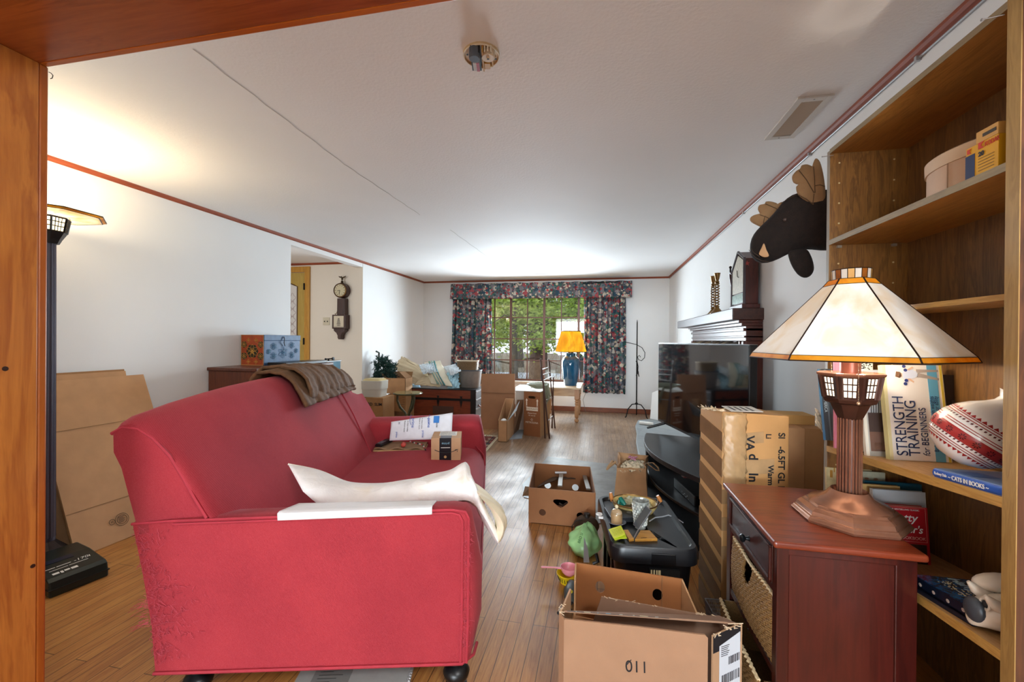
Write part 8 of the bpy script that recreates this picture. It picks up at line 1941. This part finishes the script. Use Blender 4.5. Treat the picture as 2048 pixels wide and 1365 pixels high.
tc2 = MB(); tc2.slab([PZ(xc0+.01, 1.36, .0243), PZ(xc0+.01, 1.29, .0243), PZ(xc0+.07, 1.29, .0243), PZ(xc0+.07, 1.36, .0243)], (0, 0, .0006)); tc2.build('cover_picture', flat('#4E78B8', .35), ct)
# ---- painted vase lying on the shelf end
def vasemat():
    m, nt, b = newmat('embroidery_painted_china'); tc = N(nt, 'ShaderNodeTexCoord'); b.inputs['Base Color'].default_value = lin('#EEE9E2'); b.inputs['Roughness'].default_value = .18; b.inputs['Coat Weight'].default_value = .5; return m
vz = thing('painted_vase', 'white vase with red embroidery-pattern bands lying on its side on the middle shelf', 'vase', (1.03, 1.24, z3(1.24)))
ce = at(1948, 872, 'x', 1.02); ax_ = V((.20, -.80, -.30)).normalized() ; 
P_c = V((1.045, 1.335, z3(1.30)+.085)); ax_ = V((.10, -.96, .10)).normalized()
# mouth end points up-right in the picture; the foot rests on the blue book
c0_ = atp(1885, 872, (1.01, 1.34, 1), (0, 1, 0)); 
VM = fr((0, 0, 0), (1, 0, 0), (0, 1, 0))
def tilt(o, d):
    d = V(d).normalized(); x = d.orthogonal().normalized(); y = d.cross(x); M = Matrix((x, y, d)).transposed().to_4x4(); M.translation = V(o); return M
O_ = at(1940, 884, 'x', .99)+V((0, 0, .008)); Vd = V((.50, -.30, .80))
VM = tilt(O_, Vd)
vp = [(r*1.06, h*1.06) for r, h in [(0, -.062), (.030, -.062), (.060, -.045), (.080, -.018), (.086, .005), (.084, .030), (.074, .055), (.058, .078), (.040, .096), (.030, .110), (.028, .122), (.036, .134), (.040, .138), (.034, .138), (.022, .122), (0, .12)]]
MB(VM).lathe((0, 0, 0), vp, 48).build('body', vasemat(), vz, smooth=True)
def vr(h):
    for (r0_, h0), (r1_, h1) in zip(vp[1:12], vp[2:13]):
        if h0 <= h <= h1: return r0_+(r1_-r0_)*(h-h0)/(h1-h0+1e-9)
    return .03
M_RDV = flat('#9C2A28', .25); M_RDD = flat('#4A1016', .25)
def band(h0, h1, mat, nm, off=.0008): MB(VM).lathe((0, 0, 0), [(vr(h0+(h1-h0)*k/4)+off, h0+(h1-h0)*k/4) for k in range(5)], 48, cap=False).build(nm, mat, vz, smooth=True)
band(-.012, .014, M_RDV, 'red_band')
for h0 in (-.030, -.024, .020, .026, .044, .050): band(h0, h0+.002, M_RDV, 'red_line')
zg = MB(VM)
for hb, sg in ((-.034, -1), (.054, 1)):
    for k in range(40):
        a = 2*pi*k/40; a2 = 2*pi*(k+.5)/40; a3 = 2*pi*(k+1)/40; P = lambda an, hh_: ((vr(hh_)+.0009)*cos(an), (vr(hh_)+.0009)*sin(an), hh_); zg.face(P(a, hb), P(a3, hb), P(a2, hb+sg*.008))
zg.build('zigzag_border', M_RDV, vz)
dmm = MB(VM)
for hb in (-.018, .036):
    for k in range(56):
        a = 2*pi*k/56; P = lambda an, hh_: ((vr(hh_)+.0009)*cos(an), (vr(hh_)+.0009)*sin(an), hh_); dmm.face(P(a, hb), P(a+.05, hb+.002), P(a+.05, hb+.0065), P(a, hb+.0045))
dmm.build('dash_band', flat('#5A1A1C', .3), vz)
dmm = MB(VM)
for k in range(18):
    a = 2*pi*k/18
    for j in range(8):
        b_ = 2*pi*j/8; P = lambda da, dh: ((vr(.001+dh)+.0014)*cos(a+da), (vr(.001+dh)+.0014)*sin(a+da), .001+dh); r_ = .009
        dmm.face(P(.02*cos(b_)*1.0, .002*sin(b_)), P((r_*.7/.085)*cos(b_-.25), r_*.7*sin(b_-.25)), P((r_/.085)*cos(b_), r_*sin(b_)), P((r_*.7/.085)*cos(b_+.25), r_*.7*sin(b_+.25)))
dmm.build('star_flower', M_RDD, vz)
# ---- lower shelf: cookbooks standing, covers towards the camera
def lowbook(nm, lab, tl, bl, br, y, lean, T, cov, spine=None):
    A_ = at(*bl, 'y', y); zf_ = z4(y)+.001; k = 0
    A_.z = zf_; B_ = V((at(*br, 'y', y).x, y, zf_)); C_ = at(*tl, 'y', y+lean)
    return book(nm, lab, C_, A_, B_, (0, T, 0), cov, spine=spine)
tb1 = lowbook('spiral_cookbook', 'cream patterned cookbook with a spiral binding behind the lamp base', (1641, 935), (1655, 1100), (1745, 1100), 1.93, .01, .012, flat('#D8C898', .5, 0, .12, 60))
tb2_ = lowbook('floral_journal', 'speckled cream journal with small brown motifs on the lower shelf', (1700, 942), (1706, 1100), (1772, 1100), 1.905, .01, .010, flat('#B8B49A', .5, 0, .15, 40))
tb3 = lowbook('teal_folder', 'teal folder standing behind the grey and red cookbooks', (1726, 962), (1735, 1110), (1850, 1110), 1.835, .02, .014, flat('#14566E', .4))
tb4 = lowbook('ukrainian_cookbook', 'tan cookbook lettered Ukr in orange, peeping out beside the lamp shaft', (1700, 967), (1712, 1120), (1806, 1120), 1.79, .02, .014, flat('#C8A264', .5))
t_, M_, w_, h_, s_ = tb4; txt(M_, w_, h_, s_, t_, 'the art of', .12, .80, .013, flat('#9A5A24', .5)); txt(M_, w_, h_, s_, t_, 'Ukrainian', .12, .68, .026, flat('#B0602A', .5))
tb5 = lowbook('grey_binder', 'light grey laminated binder standing just behind the red cookbook', (1736, 978), (1752, 1130), (1858, 1130), 1.745, .02, .018, flat('#B8BABC', .25))
t_, M_, w_, h_, s_ = tb1
cw_ = MB(M_)
for k in range(9): cw_.tube([(w_*.72+.006*cos(a), h_*(.35+.045*k), .006*sin(a)) for a in [2*pi*i/10 for i in range(10)]], .0014, 4, True)
cw_.build('spiral_binding', M_PAPER, t_)
pt = MB(M_); rnd = random.Random(23)
for k in range(22): x_, y_ = rnd.random()*.6+.05, rnd.random()*.5+.45; pt.box((x_*w_, y_*h_, min(0, s_*.0006)), (x_*w_+rnd.uniform(.004, .012), y_*h_+rnd.uniform(.01, .03), max(0, s_*.0006)))
pt.build('cover_pattern', flat('#C08A34', .5), t_)
t_, M_, w_, h_, s_ = tb2_; pt = MB(M_)
for k in range(6): pt.ball((w_*(.15+.28*(k % 3)), h_*(.90-.12*(k//3)), s_*.0006), (.008, .004, .0006), 10, 4)
pt.build('cover_motif', flat('#96684C', .5), t_)
# red cookbook
yr = 1.690; 
A_ = at(1757, 1130, 'y', yr); B_ = V((at(1862, 1130, 'y', yr).x, yr, z4(yr)+.001)); A_ = V((A_.x, yr, z4(yr)+.001)); C_ = at(1737, 1008, 'y', yr+.02)
tbr, M_, w_, h_, s_ = book('red_cookbook', 'bright red cookbook with white script lettering, partly behind the lamp base', C_, A_, B_, (0, .028, 0), flat('#B01620', .35), pages='#D8CCB4')
txt(M_, w_, h_, s_, tbr, 'Betty', .28, .74, .036, M_PAPER, 0, shear=.25, bold=.0004); txt(M_, w_, h_, s_, tbr, "Crocker's", .08, .54, .034, M_PAPER, 0, shear=.25, bold=.0004, sx=.9); txt(M_, w_, h_, s_, tbr, 'COOKBOOK', .40, .42, .014, flat('#E8B0A0', .5))
txt(M_, w_, h_, s_, tbr, 'THE BESTSELLING CLASSIC', .26, .93, .0075, M_PAPER, 0)
art(M_, w_, h_, s_, [(.0, 0, .09, 1, '#C02830'), (.10, .0, .94, .34, '#3E2A20'), (.12, .06, .5, .28, '#A84430')], tbr)
bm_ = MB(M_); 
for x0_, y0_, x1_, y1_ in ((.12, .38, .96, .385), (.12, .98, .96, .985), (.12, .38, .125, .985), (.955, .38, .96, .985)): bm_.box((x0_*w_, y0_*h_, min(0, s_*.0006)), (x1_*w_, y1_*h_, max(0, s_*.0006)))
bm_.build('cover_border', flat('#E0A090', .5), tbr)
sp6 = MB(M_).ball((w_*.045, h_*.88, s_*.0008), (.004, .007, .0006), 10, 4); sp6.build('spoon_mark', M_PAPER, tbr)
# the two dark blue poster books lying on the lower shelf
def P4(x, y, dz_): return V((x, y, z4(y)+dz_))
hb = [(.925, 1.480), (.938, 1.290), (1.150, 1.300), (1.150, 1.480)]
def flatbook(nm, lab, pts, z0, T, cov, sp):
    t = thing(nm, lab, 'book', P4(*pts[0], z0)); P_ = [P4(x, y, z0) for x, y in pts]
    MB().slab([p+V((.003 if i in (0, 1) else -.003, 0, .003)) for i, p in enumerate(P_)], (0, 0, T-.006)).build('page_block', flat('#5A4030', .6), t)
    MB().slab(P_, (0, 0, .003)).build('back_cover', sp, t); MB().slab([p+V((0, 0, T-.003)) for p in P_], (0, 0, .003)).build('front_cover', cov, t)
    MB().slab([P_[0], P_[1], P_[1]+V((.003, 0, 0)), P_[0]+V((.003, 0, 0))], (0, 0, T)).build('spine', sp, t)
    return t
m, nt, b = newmat('stormy_blue_print'); f = noise(nt, mapping(nt, (1, 1, 1)), 22, 5, .6, 2.5); nt.links.new(ramp(nt, f, [(.35, '#0E1828'), (.47, '#1E4470'), (.56, '#3C7CB4'), (.66, '#142236'), (.78, '#90B0C4')]), b.inputs['Base Color']); b.inputs['Roughness'].default_value = .12; b.inputs['Coat Weight'].default_value = .6
flatbook('dark_blue_book', 'thin dark blue book underneath the glossy poster book on the lower shelf', [(x-.004, y-.004) for x, y in hb], 0, .014, M_BLACK, flat('#10182A', .3))
th_ = flatbook('poster_book', 'thick glossy blue-black poster book lying on the lower shelf beside the figurine', hb, .0145, .030, m, flat('#10182A', .25))
MHb = fr(P4(.985, 1.468, .0452), P4(.997, 1.28, 0)-P4(.985, 1.468, 0), V((1, 0, 0)))
zs_ = V(MHb.col[2][:3]).z
if zs_ < 0: pass
words('Harry Potter', .042, MHb @ Matrix.Translation((-.004, .022, .0)), flat('#B8D4DC', .3), th_, sx=.82, shear=.1, bold=.0003)
words('COMPLETE POSTER', .0125, MHb @ Matrix.Translation((.10, .010, .0)), flat('#C8B060', .3), th_); words('COLLECTION', .0125, MHb @ Matrix.Translation((.11, -.006, .0)), flat('#C8B060', .3), th_)
gl_ = MB(); rnd = random.Random(27)
for k in range(60): x_ = .955+.035*rnd.random()+.02*rnd.random(); y_ = 1.45-.10*rnd.random(); gl_.ball(P4(x_, y_, .0448), (.0022, .003, .0005), 5, 3)
gl_.build('window_lights', flat('#D8CC9C', .4), th_)
dsp = MB()
for k in range(4): q = P4(.925+.013*(k+.5)/4-.0008, 1.45-.045*k, .026); dsp.ball(q, (.001, .006, .005), 8, 5)
dsp.build('spine_emblem', flat('#B8A8A0', .3), th_)
# ---- white cat figurine lying at the near end
cat = thing('cat_figurine', 'cream ceramic cat figurine with grey patches lying on the lower shelf', 'figurine', P4(.97, 1.215, 0))
M_CT = flat('#DCCFBC', .4, 0, .10, 20, .2, 60); M_GR = flat('#3A3E44', .4)
zc4 = z4(1.215)
cbm = MB()
def ell(c, r, rot=0): return c, r
body = [(1.055, 1.205, .030, .020), (1.045, 1.21, .038, .034), (1.02, 1.215, .042, .040), (.99, 1.22, .040, .038), (.968, 1.228, .036, .034), (.952, 1.236, .030, .028), (.942, 1.240, .020, .020), (.938, 1.242, .006, .006)]
cbm.loft([[(x, y+r_*cos(a), zc4+.002+max(.0, h_)+r_*.95*sin(a)) for a in [2*pi*k/18 for k in range(18)]] for x, y, h_, r_ in body]); cbm.build('head', M_CT, cat, smooth=True, sub=1)
cbm = MB(); cbm.loft([[(x, y+r_*cos(a), zc4+h_+r_*.8*sin(a)) for a in [2*pi*k/14 for k in range(14)]] for x, y, h_, r_ in [(1.06, 1.225, .085, .016), (1.03, 1.24, .088, .024), (.99, 1.25, .086, .024), (.965, 1.256, .080, .018), (.955, 1.258, .078, .006)]]); cbm.build('paw', M_CT, cat, smooth=True, sub=1)
cbm = MB(); cbm.loft([[(x, y+r_*cos(a), zc4+h_+r_*.8*sin(a)) for a in [2*pi*k/14 for k in range(14)]] for x, y, h_, r_ in [(1.06, 1.20, .115, .020), (1.03, 1.205, .122, .026), (1.0, 1.21, .124, .024), (.985, 1.212, .122, .010)]]); cbm.build('paw', M_CT, cat, smooth=True, sub=1)
for dy_, z_ in ((.012, .068), (-.026, .062)):
    MB().tube([(.975, 1.235+dy_, zc4+z_-.012), (.955, 1.24+dy_, zc4+z_), (.945, 1.243+dy_, zc4+z_+.012)], [.013, .010, .003], 10).build('ear', M_CT, cat, smooth=True)
MB().ball((.944, 1.238, zc4+.034), (.012, .022, .024), 14, 10).build('grey_patch', M_GR, cat, smooth=True)
MB().ball((.950, 1.222, zc4+.055), (.004, .007, .007), 10, 8).build('eye', M_INK, cat, smooth=True)
MB().tube([(.949+.0, 1.222+.010*cos(a), zc4+.055+.010*sin(a)) for a in [2*pi*k/14 for k in range(14)]], .0025, 6, True).build('eye_ring', M_CT, cat, smooth=True)
cat.scale = (1.28, 1.28, 1.28); cat.location = cat.location+V((-.006, .030, .0))
for o_ in cat.children: o_.matrix_parent_inverse = Matrix.Translation(P4(.97, 1.215, 0)).inverted()
